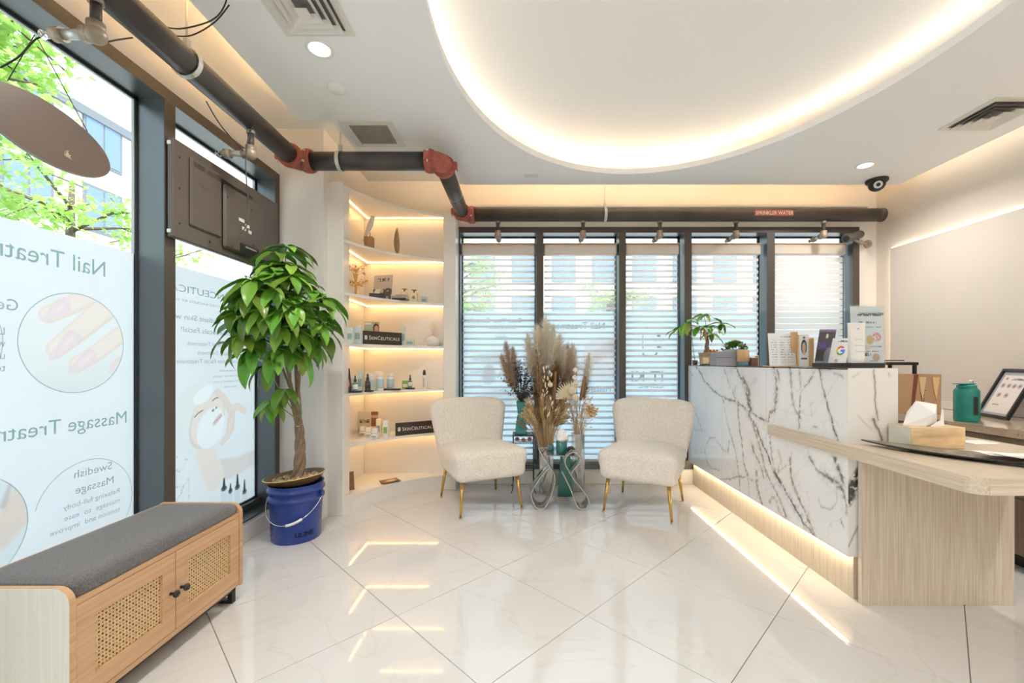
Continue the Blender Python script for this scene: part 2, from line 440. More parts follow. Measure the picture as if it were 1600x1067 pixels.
# ceiling with oval opening and coved edges
def ceiling():
    outer = [(-1.426, YN), (-1.426, 2.73), (-1.22, 2.73), (-1.22, 3.47), (-0.535, 3.47), (-0.50, 3.70), (3.30, 3.70), (3.30, YN)]
    inner = [(0.855 + 1.27 * math.cos(2 * PI * k / 96), 1.93 + 1.56 * math.sin(2 * PI * k / 96)) for k in range(96)]
    bm = bmesh.new(); es = []
    for lp in (outer, inner):
        vs = [bm.verts.new((x, y, ZC)) for x, y in lp]
        es += [bm.edges.new((vs[i], vs[(i + 1) % len(vs)])) for i in range(len(vs))]
    bmesh.ops.triangle_fill(bm, edges=es, use_beauty=True)
    fs = [f for f in bm.faces if not (((f.calc_center_median().x - .855) / 1.25) ** 2 + ((f.calc_center_median().y - 1.93) / 1.54) ** 2 < 1)]
    bad = [f for f in bm.faces if f not in fs]
    bmesh.ops.delete(bm, geom=bad, context='FACES')
    r = bmesh.ops.extrude_face_region(bm, geom=bm.faces[:])
    for v in r['geom']:
        if isinstance(v, bmesh.types.BMVert): v.co.z += 0.045
    return MB().bm(bm).build('ceiling', 'ceiling_paint', kind='structure')
ceil = ceiling()
MB().box(-2.1, 3.7, YN - .1, 4.4, ZU, ZU + 0.12).build('raised_slab', 'ceiling_paint', ceil)
MB().box(-2.4, 4.0, YN - .3, 4.7, ZU + 0.13, ZU + 0.35).build('roof', 'wall_paint', kind='structure')
# light strip above the oval lip
E = MB(); pts = [(0.855 + 1.325 * math.cos(2 * PI * k / 96), 1.93 + 1.615 * math.sin(2 * PI * k / 96), ZC + 0.053) for k in range(96)]
E.tube(pts, 0.006, n=4, closed=True)
led = E.build('light_strip', 'led_cove', loc=(0.855, 1.93, ZC + .05)); tag(led, 'warm light strip hidden in the large oval ceiling cove', 'light strip')
E = MB()
E.box(-1.40, -1.39, YN + .1, 2.70, ZC + .047, ZC + .057)
led = E.build('light_strip', 'led_warm', loc=(-1.4, 0, ZC + .05)); tag(led, 'warm light strip in the ceiling cove over the left windows', 'light strip')
E = MB(); E.box(-0.46, 3.26, 3.66, 3.67, ZC + .047, ZC + .057); E.box(-1.18, -.56, 3.43, 3.44, ZC + .047, ZC + .057)
led = E.build('light_strip', 'led_warm', loc=(1.3, 3.66, ZC + .05)); tag(led, 'warm light strip in the ceiling cove over the back windows', 'light strip')
E = MB(); E.box(3.275, 3.29, YN + .1, 3.66, ZC + .047, ZC + .062)
led = E.build('light_strip', 'led_slot', loc=(3.28, 0, ZC + .05)); tag(led, 'bright warm light strip in the ceiling slot along the right wall', 'light strip')

# right wall with proud lower panel and light ledge
mat('wall_warm', (0.74, 0.68, 0.615), 0.6)
wr = MB().box(3.46, 3.60, YN, 4.35, -.05, ZU + .02).build('wall_right', 'wall_warm', kind='structure')
MB().bbox(3.425, 3.459, YN, 3.93, 0.0, 2.223, 0.004).build('wall_panel', 'wall_warm', wr)
E = MB(); E.box(3.437, 3.453, YN + .1, 3.925, 2.223, 2.2285); E.box(3.436, 3.452, 3.9305, 3.936, 0.5, 2.22)
led = E.build('light_strip', 'led_ledge', loc=(3.44, 1, 2.225)); tag(led, 'thin warm light strip along the ledge of the right wall', 'light strip')
# wall behind the camera
MB().box(-2.0, 3.6, YN - .12, YN, -.05, ZU + .02).build('wall_front', 'wall_paint', kind='structure')

# back wall with opening for five bays
ZH = 2.459; ZS = 0.139; WX0 = -0.645; WX1 = 3.233
b = MB()
b.box(-2.0, WX0, YB, 4.30, -.05, ZU + .02)
b.box(WX0, WX1, YB, 4.30, -.05, ZS)
b.box(WX0, 3.31, YB, 4.30, ZH, 2.673)
b.box(WX1, 3.31, YB, 4.30, -.05, ZH)
b.box(3.31, 3.46, 4.12, 4.30, -.05, ZU + .02)
b.box(WX0, 3.31, 4.12, 4.30, 2.673, ZU + .02)
wb = b.build('wall_back', 'wall_paint', kind='structure')
MB().bbox(-.60, 3.31, 4.03, YB - .0005, 2.645, 2.675, .004).build('trim_1', 'trim_white', kind='structure')
MB().bbox(-.60, 3.31, 4.036, YB - .0005, 0.0, 0.12, .005).build('baseboard_back', 'trim_white', kind='structure')

# left wall: plinth, fascia, column
ZHL = 2.557; ZSL = 0.124
b = MB()
b.box(-2.0, XL, YN, 3.135, -.05, ZSL)
b.box(-2.0, XL, YN, 3.135, ZHL, 2.70)
b.box(-2.0, -1.87, YN, 3.135, 2.70, ZU + .02)
b.box(-2.0, -1.47, 3.135, YB - .001, -.05, ZU + .02)
b.box(-2.0, XL, YN, -1.6, ZSL, ZHL)
wl = b.build('wall_left', 'wall_paint', kind='structure')
MB().bbox(XL, XL + .014, YN, 3.12, 0, 0.11, .004).build('baseboard_left', 'trim_white', kind='structure')
b = MB(); b.bbox(-1.80, -1.472, 3.112, 3.134, 0, 0.17, .004); b.bbox(-1.80, -1.475, 3.120, 3.134, 0.17, 0.205, .006)
b.build('baseboard_column', 'trim_white', kind='structure')
b = MB(); b.bbox(-1.595, -1.52, 3.127, 3.1345, 0.255, 0.365, .003); b.build('power_outlet', 'white_plastic', loc=(-1.56, 3.13, .31), label='white wall outlet plate on the column behind the blue bucket', cat='outlet')

# ------------------------------------------------------------------ windows
mat('frame_reflection', (0.085, 0.072, 0.062), 0.4)  # brown colour stands in for the room reflected in the metal frame faces
def window_left():
    wr_ = root('window_1', loc=(XL, 1.0, 0), kind='structure')
    xg = -1.945
    y0, y1 = -1.6, 3.135
    MB().box(-1.96, XL, y0, y1, ZHL - .062, ZHL).build('frame_head', 'frame_metal', wr_)
    MB().box(-1.96, XL + .004, y0, y1, ZSL, ZSL + .012).box(-1.96, -1.90, y0, y1, ZSL + .012, ZSL + .06).build('frame_sill', 'frame_metal', wr_)
    ms = [(-1.6, -1.53), (-.46, -.393), (.83, .897), (2.125, 2.192), (3.08, 3.135)]
    for a, c in ms:
        o = MB().box(-1.96, XL, a, c, ZSL + .012, ZHL - .062).build('mullion', 'frame_metal', wr_)
        MB().box(XL + .0002, XL + .004, a, c, ZSL + .012, ZHL - .0625).build('reflection_strip', 'frame_reflection', o)  # thin strip added to carry the painted room reflection
    MB().box(XL + .0002, XL + .004, y0, y1, ZHL - .062, ZHL).build('reflection_strip', 'frame_reflection', wr_)
    for (a, c) in [(-1.53, -.46), (-.393, .83), (.897, 2.125), (2.192, 3.08)]:
        z0 = ZSL + .06; z1 = ZHL - .062
        bd = MB(); t = .012
        for q in ((a, a + t, z0, z1), (c - t, c, z0, z1), (a, c, z0, z0 + t), (a, c, z1 - t, z1)): bd.box(xg - .006, xg + .012, *q)
        bd.build('glazing_bead', 'frame_bead', wr_)
        bd = MB(); 
        for q in ((a + t, a + t + .004, z0, z1), (c - t - .004, c - t, z0, z1), (a, c, z1 - t - .004, z1 - t)): bd.box(xg - .004, xg + .008, *q)
        bd.build('glazing_seal', 'bead_light', wr_)
        MB().box(xg - .003, xg + .001, a + .002, c - .002, z0 + .002, z1 - .002).build('pane', 'window_glass', wr_)
window_left()
MBAY = [(-0.645, -0.589)] + [(a, c) for a, c in ((.141, .206), (.933, .998), (1.56, 1.628), (2.35, 2.424))] + [(3.172, 3.233)]
def window_back():
    wr_ = root('window_2', loc=(1.3, YB, 0), kind='structure')
    yg = 4.2
    MB().box(WX0, WX1, YB - .004, 4.215, ZH - .055, ZH).build('frame_head', 'frame_metal', wr_)
    MB().box(WX0, WX1, YB - .004, 4.215, ZS, ZS + .05).build('frame_sill', 'frame_metal', wr_)
    for a, c in MBAY:
        o = MB().box(a, c, YB - .004, 4.215, ZS + .05, ZH - .055).build('mullion', 'frame_metal', wr_)
        MB().box(a, c, YB - .008, YB - .0042, ZS + .05, ZH - .0555).build('reflection_strip', 'frame_reflection', o)  # added strip, room reflection put into its brown colour
    MB().box(WX0, WX1, YB - .008, YB - .0042, ZH - .055, ZH).build('reflection_strip', 'frame_reflection', wr_)
    for k in range(5):
        a = MBAY[k][1]; c = MBAY[k + 1][0]; z0 = ZS + .05; z1 = ZH - .055
        bd = MB(); t = .012
        for q in ((a, a + t, z0, z1), (c - t, c, z0, z1), (a, c, z0, z0 + t), (a, c, z1 - t, z1)): bd.box(q[0], q[1], yg - .012, yg + .006, q[2], q[3])
        bd.build('glazing_bead', 'frame_bead', wr_)
        MB().box(a + .002, c - .002, yg - .001, yg + .003, z0 + .002, z1 - .002).build('pane', 'window_glass', wr_)
window_back()
# ================================================================== sprinkler pipe
ZP = 2.534; RP = 0.060
XPL = -1.53; YPM = 2.876; XPM = -0.545; YPB = 3.93
mat('label_red', (0.50, 0.10, 0.07), 0.5); mat('print_white', (0.85, 0.83, 0.80), 0.5)
mat('cable_black', (0.02, 0.02, 0.02), 0.5)
sp = root('sprinkler_pipe', 'long black sprinkler main with red couplings running around the top of both window walls', 'pipe', (XPM, YPM, ZP))
def bend(p0, c, p1, r, n=8):
    """quarter bend from p0 to p1 around corner c"""
    p0, c, p1 = Vector(p0), Vector(c), Vector(p1)
    pts = [(1 - t) ** 2 * p0 + 2 * t * (1 - t) * c + t * t * p1 for t in [i / n for i in range(n + 1)]]
    return pts
e = 0.075
MB().cyl((XPL, YN + .05, ZP), (XPL, YPM - e, ZP), RP, n=24).build('pipe_run', 'pipe_black', sp)
MB().cyl((XPL + e, YPM, ZP), (XPM - e, YPM, ZP), RP, n=24).build('pipe_run', 'pipe_black', sp)
MB().cyl((XPM, YPM + e, ZP), (XPM, YPB - e, ZP), RP, n=24).build('pipe_run', 'pipe_black', sp)
b = MB(); b.cyl((XPM + e, YPB, ZP), (3.30, YPB, ZP), RP, n=24); b.cyl((3.30, YPB, ZP), (3.355, YPB, ZP), RP * .98, n=24)
b.tube([(3.345, YPB, ZP), (3.36, YPB, ZP), (3.368, YPB, ZP)], RP, n=24, rs=[RP * 1.04, RP * 1.02, RP * .8]); b.build('pipe_run', 'pipe_black', sp)
def elbow(p0, c, p1):
    b = MB(); b.tube(bend(p0, c, p1, RP), RP * 1.08, n=20)
    o = b.build('elbow', 'red_iron', sp)
    for p, q in ((Vector(p0), Vector(c)), (Vector(p1), Vector(c))):
        d = (p - q).normalized(); b = MB()
        for off in (-.012, .022):
            b.cyl(p + d * (off - .012), p + d * (off + .012), RP * 1.22, n=24)
        b.cyl(p - d * .01, p + d * .02, RP * 1.30, n=24)
        for s in (-1, 1):
            sd_ = d.cross(Vector((0, 0, 1))) * s
            ctr = p + d * .005 + sd_ * 0.0 + Vector((0, 0, 1)) * 0 + sd_ * (RP * 1.3)
            b.bbox(-.022, .022, -.018, .018, -.028, .028, .004, Matrix.Translation(ctr) @ Vector(d).to_track_quat('X', 'Z').to_matrix().to_4x4())
        cp = b.build('coupling', 'red_iron', sp)
        b = MB()
        for s in (-1, 1):
            sd_ = d.cross(Vector((0, 0, 1))) * s; ctr = p + d * .005 + sd_ * (RP * 1.42)
            b.cyl(ctr + Vector((0, 0, -.04)), ctr + Vector((0, 0, .04)), .006, n=8)
            b.cyl(ctr + Vector((0, 0, .028)), ctr + Vector((0, 0, .038)), .012, n=6, smooth=False)
        b.build('bolt', 'galvanised', cp)
elbow((XPL, YPM - e, ZP), (XPL, YPM, ZP), (XPL + e, YPM, ZP))
elbow((XPM - e, YPM, ZP), (XPM, YPM, ZP), (XPM, YPM + e, ZP))
elbow((XPM, YPB - e, ZP), (XPM, YPB, ZP), (XPM + e, YPB, ZP))
# hangers
def hanger(p, d, top, name='hanger'):
    p = Vector(p); d = Vector(d).normalized(); u = d.cross(Vector((0, 0, 1)))
    pts = [p + (u * math.cos(a) + Vector((0, 0, 1)) * math.sin(a)) * (RP + .003) for a in [2 * PI * k / 24 for k in range(24)]]
    b = MB(); vs = []
    for q in pts:
        n_ = (q - p).normalized()
        vs += [q - d * .012, q + d * .012, q + d * .012 + n_ * .004, q - d * .012 + n_ * .004]
    fs = []
    for k in range(24):
        for j in range(4): fs.append((k * 4 + j, k * 4 + (j + 1) % 4, ((k + 1) % 24) * 4 + (j + 1) % 4, ((k + 1) % 24) * 4 + j))
    b.add(vs, fs)
    b.bbox(-.012, .012, -.012, .012, 0, .05, .003, Matrix.Translation(p + Vector((0, 0, RP))))
    b.cyl(p + Vector((0, 0, RP)), (p.x, p.y, top), .005, n=8)
    b.build(name, 'galvanised', sp)
hanger((XPL, 1.93, ZP), (0, 1, 0), ZU); hanger((XPL, .6, ZP), (0, 1, 0), ZU)
hanger((-1.235, YPM, ZP), (1, 0, 0), ZU); hanger((.775, YPB, ZP), (1, 0, 0), ZU)
b = MB(); b.cyl((XPM, 3.44, ZP), (XPM, 3.444, ZP), RP + .002, n=24); b.build('clip_band', 'galvanised', sp)
# drops with elbow and side arm
def drop(x, y, dirn, ang=0.0, scl=1.0):
    d = Vector(dirn).normalized()
    b = MB().cyl((x, y, ZP - RP + .01), (x, y, ZP - RP - .018), .020, .024, n=12)
    o = b.build('saddle_tee', 'brass_dull', sp, label='rusty brass tee')
    b = MB(); b.cyl((x, y, ZP - RP - .015), (x, y, 2.372), .0165, n=12)
    b.build('drop_pipe', 'pipe_black', sp)
    b = MB(); c = Vector((x, y, 2.345)); b.sph(c, .033, 12, 8); b.cyl(c, c + Vector((0, 0, .042)), .027, n=14); b.cyl(c, c + d * .045, .027, n=14)
    b.build('drop_elbow', 'brass_dull', sp)
    q = c + d * .12
    b = MB(); b.cyl(c + d * .03, q, .0165, n=12); b.build('side_arm', 'galvanised', sp)
    b = MB(); b.cyl(q - d * .005, q + d * .03, .025, n=12); b.cyl(q + d * .03, q + d * .045, .014, n=10)
    o = b.build('sprinkler_head', 'brass_dull', sp)
    b = MB(); e_ = q + d * .07; up = Vector((0, 0, 1))
    b.tube([q + d * .04 + up * .012, q + d * .055 + up * .014, e_], .0025, n=6); b.tube([q + d * .04 - up * .012, q + d * .055 - up * .014, e_], .0025, n=6)
    b.cyl(e_, e_ + d * .002, .016, n=12); b.build('deflector', 'chrome', o)
for xx in (778, 911, 1031, 1150, 1287): drop((xx - VX) / F * YPB, YPB, (0, 1, 0))
drop(XPL, 1.518, (-1, 0, 0)); drop(XPL, 2.387, (-1, 0, 0))
b = MB(); xs = (1179 - VX) / F * (YPB - RP); xe = (1240 - VX) / F * (YPB - RP)
vs = []; 
for a in [R(x) for x in (-26, -13, 0, 13, 26)]:
    for x in (xs, xe): vs.append((x, YPB - (RP + .0015) * math.cos(a), ZP + (RP + .0015) * math.sin(a)))
b.add(vs, [(2 * k, 2 * k + 1, 2 * k + 3, 2 * k + 2) for k in range(4)])
st = b.build('pipe_label', 'label_red', sp, label='red SPRINKLER WATER sticker')
text('SPRINKLER WATER', .047, (xs + .008, YPB - RP - .0035, ZP - .018), (1, 0, 0), (0, 0, 1), 'print_white', st, sxx=.86, bold=.0008)

# loose cables hanging from the pipe
def cable(name, pts, label, r=.003, m='cable_black'):
    P = [Vector(p) for p in pts]; out = []
    for i in range(len(P) - 1):
        p0 = P[max(i - 1, 0)]; p1 = P[i]; p2 = P[i + 1]; p3 = P[min(i + 2, len(P) - 1)]
        for k in range(6):
            t = k / 6
            out.append(.5 * ((2 * p1) + (-p0 + p2) * t + (2 * p0 - 5 * p1 + 4 * p2 - p3) * t * t + (-p0 + 3 * p1 - 3 * p2 + p3) * t ** 3))
    out.append(P[-1])
    MB().tube(out, r, n=6).build(name, m, loc=P[0], label=label, cat='cable')
cable('cable', [px(400, 188, 2.37), px(388, 215, 2.33), px(384, 260, 2.30), px(388, 320, 2.27), px(386, 350, 2.24), px(376, 365, 2.2)], 'thin black cable hanging from the second brass drop down the back of the television')
cable('cable', [px(322, 158, 2.02), px(345, 196, 2.1), px(380, 236, 2.28)], 'short black cable slanting from the pipe towards the second sprinkler drop')
cable('cable', [px(245, 38, 1.9), px(280, 45, 1.8), px(330, 32, 1.75), px(352, 6, 1.7), px(356, -30, 1.66)], 'upper black cable looping over the pipe near the left ceiling cove')
cable('cable', [px(270, 56, 1.92), px(300, 55, 1.85), px(335, 35, 1.78), px(358, 8, 1.72)], 'lower black cable looping from the pipe strap to the ceiling edge')
cable('cable', [px(0, 106, 1.5), px(30, 88, 1.52), px(55, 62, 1.54), px(75, 56, 1.55), px(98, 58, 1.56)], 'black cable tied to the first sprinkler head above the oval sign')
cable('cable', [px(165, 66, 1.56), px(185, 62, 1.6), px(207, 59, 1.68)], 'short black cable tucked behind the first drop elbow')

# ================================================================== ceiling fixtures
def downlight(x, y, label):
    t = root('downlight', label, 'downlight', (x, y, ZC), group='recessed ceiling downlights')
    b = MB(); b.lathe([(.066, 0), (.066, -.005), (.052, -.007), (.048, -.002)], (x, y, ZC), 28); b.build('trim_ring', 'white_plastic', t)
    b = MB(); b.cyl((x, y, ZC - .004), (x, y, ZC - .002), .048, n=28); b.build('diffuser', 'lamp_disc', t)
    l = bpy.data.lights.new('downlight_lamp', 'AREA'); l.shape = 'DISK'; l.size = .11; l.energy = DL; l.color = (1, .94, .86); l.spread = R(150)
    o = bpy.data.objects.new('downlight_lamp', l); COL.objects.link(o); o.parent = t; o.location = (0, 0, -.02)
DL = 13
downlight(-1.0, 2.091, 'round lit ceiling downlight beside the square air diffuser on the left')
downlight(2.71, 3.33, 'round lit ceiling downlight near the dome camera at the back right corner')
for (x, y), wh in (((-1.0, .4), 'above the near end of the left windows'), ((-1.0, -1.4), 'at the left rear of the room'), ((2.75, 1.2), 'above the near end of the desk'), ((2.75, -.6), 'at the right beside the camera'), ((.9, -1.2), 'in the middle behind the camera'), ((2.7, -2.3), 'at the far right rear of the room'), ((.2, -2.6), 'by the rear wall behind the camera')):  # unseen downlights, added to fill the room with light
    downlight(x, y, 'unseen fill downlight added ' + wh)
b = MB(); c = px(525, 138, 2.396); c.z = ZC
b.lathe([(.0, -.014), (.042, -.014), (.047, -.010), (.049, 0)], c, 28); b.build('smoke_detector', 'white_plastic', loc=c, label='small round white cover plate on the ceiling below the left downlight', cat='detector')
def diffuser(cx, cy, sx, sy, label):
    t = root('air_diffuser', label, 'air vent', (cx, cy, ZC))
    z = ZC
    def ring(s, h, zz, b): # square louvre ring: frustum
        b.add([(cx + a * sx * s, cy + c_ * sy * s, zz) for a, c_ in ((-1, -1), (1, -1), (1, 1), (-1, 1))] + [(cx + a * sx * (s + h), cy + c_ * sy * (s + h), zz - .022) for a, c_ in ((-1, -1), (1, -1), (1, 1), (-1, 1))], [(i, (i + 1) % 4, 4 + (i + 1) % 4, 4 + i) for i in range(4)])
    b = MB()
    o_ = 1.0; i_ = .86
    for (s0, s1, z0) in ((1.0, .81, z - .006),):
        P = [(cx + a * sx * s, cy + c_ * sy * s, z0) for s in (s0, s1) for a, c_ in ((-1, -1), (1, -1), (1, 1), (-1, 1))]
        P += [(cx + a * sx * s, cy + c_ * sy * s, z) for s in (s0, s1) for a, c_ in ((-1, -1), (1, -1), (1, 1), (-1, 1))]
        b.add(P, [(i, (i + 1) % 4, 4 + (i + 1) % 4, 4 + i) for i in range(4)] + [(i, (i + 1) % 4, 8 + (i + 1) % 4, 8 + i) for i in range(4)] + [(4 + i, 4 + (i + 1) % 4, 12 + (i + 1) % 4, 12 + i) for i in range(4)])
    b.build('flange', 'vent_white', t)
    MB().box(cx - sx * .86, cx + sx * .86, cy - sy * .86, cy + sy * .86, z - .0015, z - .0005).build('backing', 'vent_dark', t)
    for s in (.62, .42, .22):
        b = MB(); ring(s, .165, z - .002, b)
        P = []
        b.build('louvre', 'vent_white', t)
    b = MB(); s = .17
    b.add([(cx + a * sx * s, cy + c_ * sy * s, z - .03) for a, c_ in ((-1, -1), (1, -1), (1, 1), (-1, 1))] + [(cx, cy, z - .01)], [(0, 1, 2, 3), (0, 1, 4), (1, 2, 4), (2, 3, 4), (3, 0, 4)])
    b.build('centre_plate', 'vent_white', t)
diffuser(-.953, 1.843, .163, .163, 'square stepped air diffuser at the top left beside the lit downlight')
diffuser(2.955, 2.65, .175, .175, 'square stepped air diffuser near the right wall light slot')
def grille():
    # return grille near the notch
    a = px(537, 187, 1); 
    y0 = F * (ZC - H) / (565 - 188); y1 = F * (ZC - H) / (565 - 228)
    x0 = (529 - VX) / F * y0; x1 = (612 - VX) / F * y0
    x0 = x0 - .0; x1 = (631 - VX) / F * y1 if False else x1
    t = root('return_grille', 'rectangular eggcrate return air grille on the ceiling above the pipe', 'air vent', ((x0 + x1) / 2, (y0 + y1) / 2, ZC))
    f = .045; z = ZC
    b = MB()
    for q in ((x0, x1, y0, y0 + f), (x0, x1, y1 - f, y1), (x0, x0 + f, y0 + f, y1 - f), (x1 - f, x1, y0 + f, y1 - f)): b.box(*q, z - .008, z - .0005)
    b.build('flange', 'vent_white', t)
    MB().box(x0 + f, x1 - f, y0 + f, y1 - f, z - .0015, z - .0005).build('backing', 'vent_dark', t)
    b = MB(); n = 16; m_ = 22
    for k in range(1, n): yy = y0 + f + (y1 - y0 - 2 * f) * k / n; b.box(x0 + f, x1 - f, yy - .001, yy + .001, z - .007, z - .002)
    for k in range(1, m_): xx = x0 + f + (x1 - x0 - 2 * f) * k / m_; b.box(xx - .001, xx + .001, y0 + f, y1 - f, z - .007, z - .002)
    o = b.build('grid', 'galvanised', t); o['kind'] = 'stuff'
grille()
c = px(830, 274, 3.516); c.z = ZC
b = MB(); b.bbox(c.x - .058, c.x + .058, c.y - .03, c.y + .03, ZC - .006, ZC - .0005, .003)
for k in range(5): b.box(c.x - .045 + k * .02, c.x - .035 + k * .02, c.y - .02, c.y + .02, ZC - .0075, ZC - .006)
b.build('ceiling_sensor', 'vent_white', loc=(c.x, c.y, ZC), label='tiny slotted plate on the ceiling in front of the left back corner', cat='sensor')
# dome camera
c = Vector(((1370 - VX) / F * 3.60, 3.60, ZC)); c.x = min(c.x, 3.20)
t = root('dome_camera', 'dark round dome security camera under the ceiling edge at back right', 'camera', c)
MB().lathe([(.0, -.03), (.070, -.030), (.080, -.018), (.080, -.001)], c, 28).build('base', 'black_metal', t)
MB().lathe([(0, -.098), (.025, -.094), (.048, -.078), (.060, -.055), (.062, -.030)], c, 24).build('dome', 'tv_dark', t)
dd = Vector((-.45, -.75, -.25)).normalized(); q = c + Vector((0, 0, -.045)) + dd * .047
o = MB().cyl(q, q + dd * .018, .030, n=20).build('lens_ring', 'galvanised', t)
MB().cyl(q + dd * .018, q + dd * .021, .015, n=16).build('lens', 'black_plastic', t)
# bullet camera
c = px(1352, 380, 4.02)
t = root('bullet_camera', 'dark bullet security camera on a wall bracket beside the rightmost blind', 'camera', c)
p0 = px(1357, 381, 4.03); 
b = MB(); b.cyl((p0.x, 4.045, p0.z), (p0.x, 4.03, p0.z), .038, n=18); b.cyl((p0.x, 4.03, p0.z), px(1345, 380, 3.99), .012, n=10); b.sph(px(1345, 379, 3.99), .022, 10, 7); b.cyl(px(1345, 379, 3.99), px(1333, 374, 3.98), .012, n=10)
b.build('bracket', 'brass_dull', t)
b = MB(); b.cyl(px(1344, 366, 4.03), px(1324, 372, 3.92), .036, n=20); b.cyl(px(1324, 372, 3.92), px(1322, 372.6, 3.91), .040, n=20); b.build('housing', 'tv_plastic', t)
MB().cyl(px(1322, 372.6, 3.91), px(1321.5, 372.8, 3.905), .026, n=16).build('lens', 'black_plastic', t)

# ================================================================== television seen from behind
XT = -1.745
def tv():
    y0, y1, z0, z1 = 2.13, 3.047, 1.80, 2.305
    t = root('television', 'flat television seen from behind, hung in front of the narrow left window', 'television', (XT - .03, (y0 + y1) / 2, z0))
    MB().bbox(XT - .045, XT - .012, y0, y1, z0, z1, .006).build('screen_housing', 'tv_plastic', t)
    MB().box(XT - .050, XT - .045, y0 + .01, y1 - .01, z0 + .012, z1 - .01).build('screen', 'black_plastic', t)
    b = MB(); b.bbox(XT - .014, XT, y0 + .10, y0 + .33, z0 + .09, z1 - .05, .008); b.build('back_panel', 'tv_plastic', t)
    b = MB(); b.bbox(XT - .014, XT + .012, y0 + .34, y1 - .16, z0 + .04, z1 - .09, .012); b.build('electronics_cover', 'tv_plastic', t)
    b = MB(); b.bbox(XT - .014, XT - .004, y1 - .15, y1 - .03, z0 + .04, z1 - .09, .006); b.build('back_panel', 'tv_plastic', t)
    for (a, c, zz) in ((y0 + .12, y0 + .20, z1 - .075), (y0 + .22, y0 + .62, z1 - .075)):
        for k in range(3):
            b = MB(); n = int((c - a) / .008)
            for i in range(n): b.box(XT - .003, XT + .0008 if a < y0 + .21 else XT + .0006, a + i * .008, a + i * .008 + .004, zz - k * .009, zz - k * .009 + .006)
            b.build('vent_slot', 'tv_dark', t)
    o = MB().box(XT + .011, XT + .0135, y0 + .47, y0 + .65, z0 + .045, z0 + .105).build('connector_recess', 'black_plastic', t)
    for k in range(8): MB().box(XT + .0135, XT + .016, y0 + .52 + k * .014, y0 + .53 + k * .014, z0 + .085, z0 + .095).build('port', 'galvanised', o)
    for (a, zz, c_) in ((.46, .235, .05), (.49, .19, .035), (.52, .215, .04), (.55, .185, .03)):
        b = MB().box(XT + .012, XT + .0128, y0 + a, y0 + a + c_, z0 + zz, z0 + zz + .02); b.build('sticker', 'print_white', t)
    for (a, zz) in ((.04, .42), (.04, .26), (.04, .08), (.40, .06), (.36, .34), (.58, .34), (.60, .12), (.25, .045)):
        MB().cyl((XT - .013, y0 + a, z0 + zz), (XT - .0105 if a < .3 else XT + .014, y0 + a, z0 + zz), .006, n=10).build('screw', 'black_metal', t)
    for zz in (z0 + .03, z1 - .03):
        MB().bbox(XT - .04, XT - .02, y0 - .008, y0 + .0, zz - .010, zz + .010, .003).build('wall_bracket', 'galvanised', t)
tv()
# hanging oval sign
def sign():
    cy, cz = 1.66, 2.065; x = -1.85
    mat('sign_back', (0.16, 0.125, 0.105), 0.35, coat=.3); mat('scratch', (0.75, 0.62, 0.5), 0.5); mat('sign_edge', (.5, .62, .7), .3)
    t = root('hanging_sign', 'dark oval hanging sign seen from its blank back in the left window', 'sign', (x, cy, cz))
    n = 56; P = [(cy + .24 * math.cos(2 * PI * k / n), cz + .118 * math.sin(2 * PI * k / n) - .02 * math.cos(2 * PI * k / n)) for k in range(n)]
    MB().prism(P, x - .010, x, 'x').build('board', 'sign_back', t)
    MB().prism([(a * 1.0 + (a - cy) * .012, b_ + (b_ - cz) * .012) for a, b_ in P], x - .013, x - .010, 'x').build('face_board', 'sign_edge', t)
    b = MB()
    rnd = random.Random(3)
    for k in range(14):
        a = rnd.uniform(0, PI); L = rnd.uniform(.006, .016); c0 = (cy + .06 + rnd.uniform(-.008, .008), cz - .055 + rnd.uniform(-.006, .006))
        b.tube([(x + .0006, c0[0] - L * math.cos(a), c0[1] - L * math.sin(a)), (x + .0006, c0[0] + L * math.cos(a), c0[1] + L * math.sin(a))], .0012, n=4)
    b.build('torn_patch', 'scratch', t)
    b = MB()
    b.tube([(x, 1.52, cz + .115), (-1.75, 1.518, 2.345)], .0016, n=5); b.tube([(x, 1.80, cz + .085), (-1.76, 1.535, 2.345)], .0016, n=5)
    b.build('wire', 'cable_black', t)
sign()
# ================================================================== corner shelf unit
mat('shelf_white', (0.82, 0.80, 0.76), 0.22)
XSL = -1.467; YSB = 3.94; XS0 = -1.352; XS1 = -0.715
# concave front curve through three measured points
def circ3(a, b, c):
    ax, ay = a; bx, by = b; cx, cy = c
    d = 2 * (ax * (by - cy) + bx * (cy - ay) + cx * (ay - by))
    ux = ((ax * ax + ay * ay) * (by - cy) + (bx * bx + by * by) * (cy - ay) + (cx * cx + cy * cy) * (ay - by)) / d
    uy = ((ax * ax + ay * ay) * (cx - bx) + (bx * bx + by * by) * (ax - cx) + (cx * cx + cy * cy) * (bx - ax)) / d
    return ux, uy, math.hypot(ax - ux, ay - uy)
PA, PB_, PC = (XS0, 3.215), (-1.10, 3.62), (XS1, 3.862)
ux, uy, ur = circ3(PA, PB_, PC)
a0 = math.atan2(PA[1] - uy, PA[0] - ux); a1 = math.atan2(PC[1] - uy, PC[0] - ux)
if a1 - a0 > PI: a1 -= 2 * PI
if a0 - a1 > PI: a0 -= 2 * PI
CURV = [(ux + ur * math.cos(a0 + (a1 - a0) * k / 20), uy + ur * math.sin(a0 + (a1 - a0) * k / 20)) for k in range(21)]
def shelf_poly(): return [(XSL, YSB), (XSL, 3.22)] + CURV + [(XS1, YSB)]
def off_curve(o): return [(ux + (ur + o) * math.cos(a0 + (a1 - a0) * k / 20), uy + (ur + o) * math.sin(a0 + (a1 - a0) * k / 20)) for k in range(21)]
su = root('corner_shelf', 'white built-in corner shelf unit with a concave curved front and lit shelves', 'shelf', (-1.1, 3.7, 0))
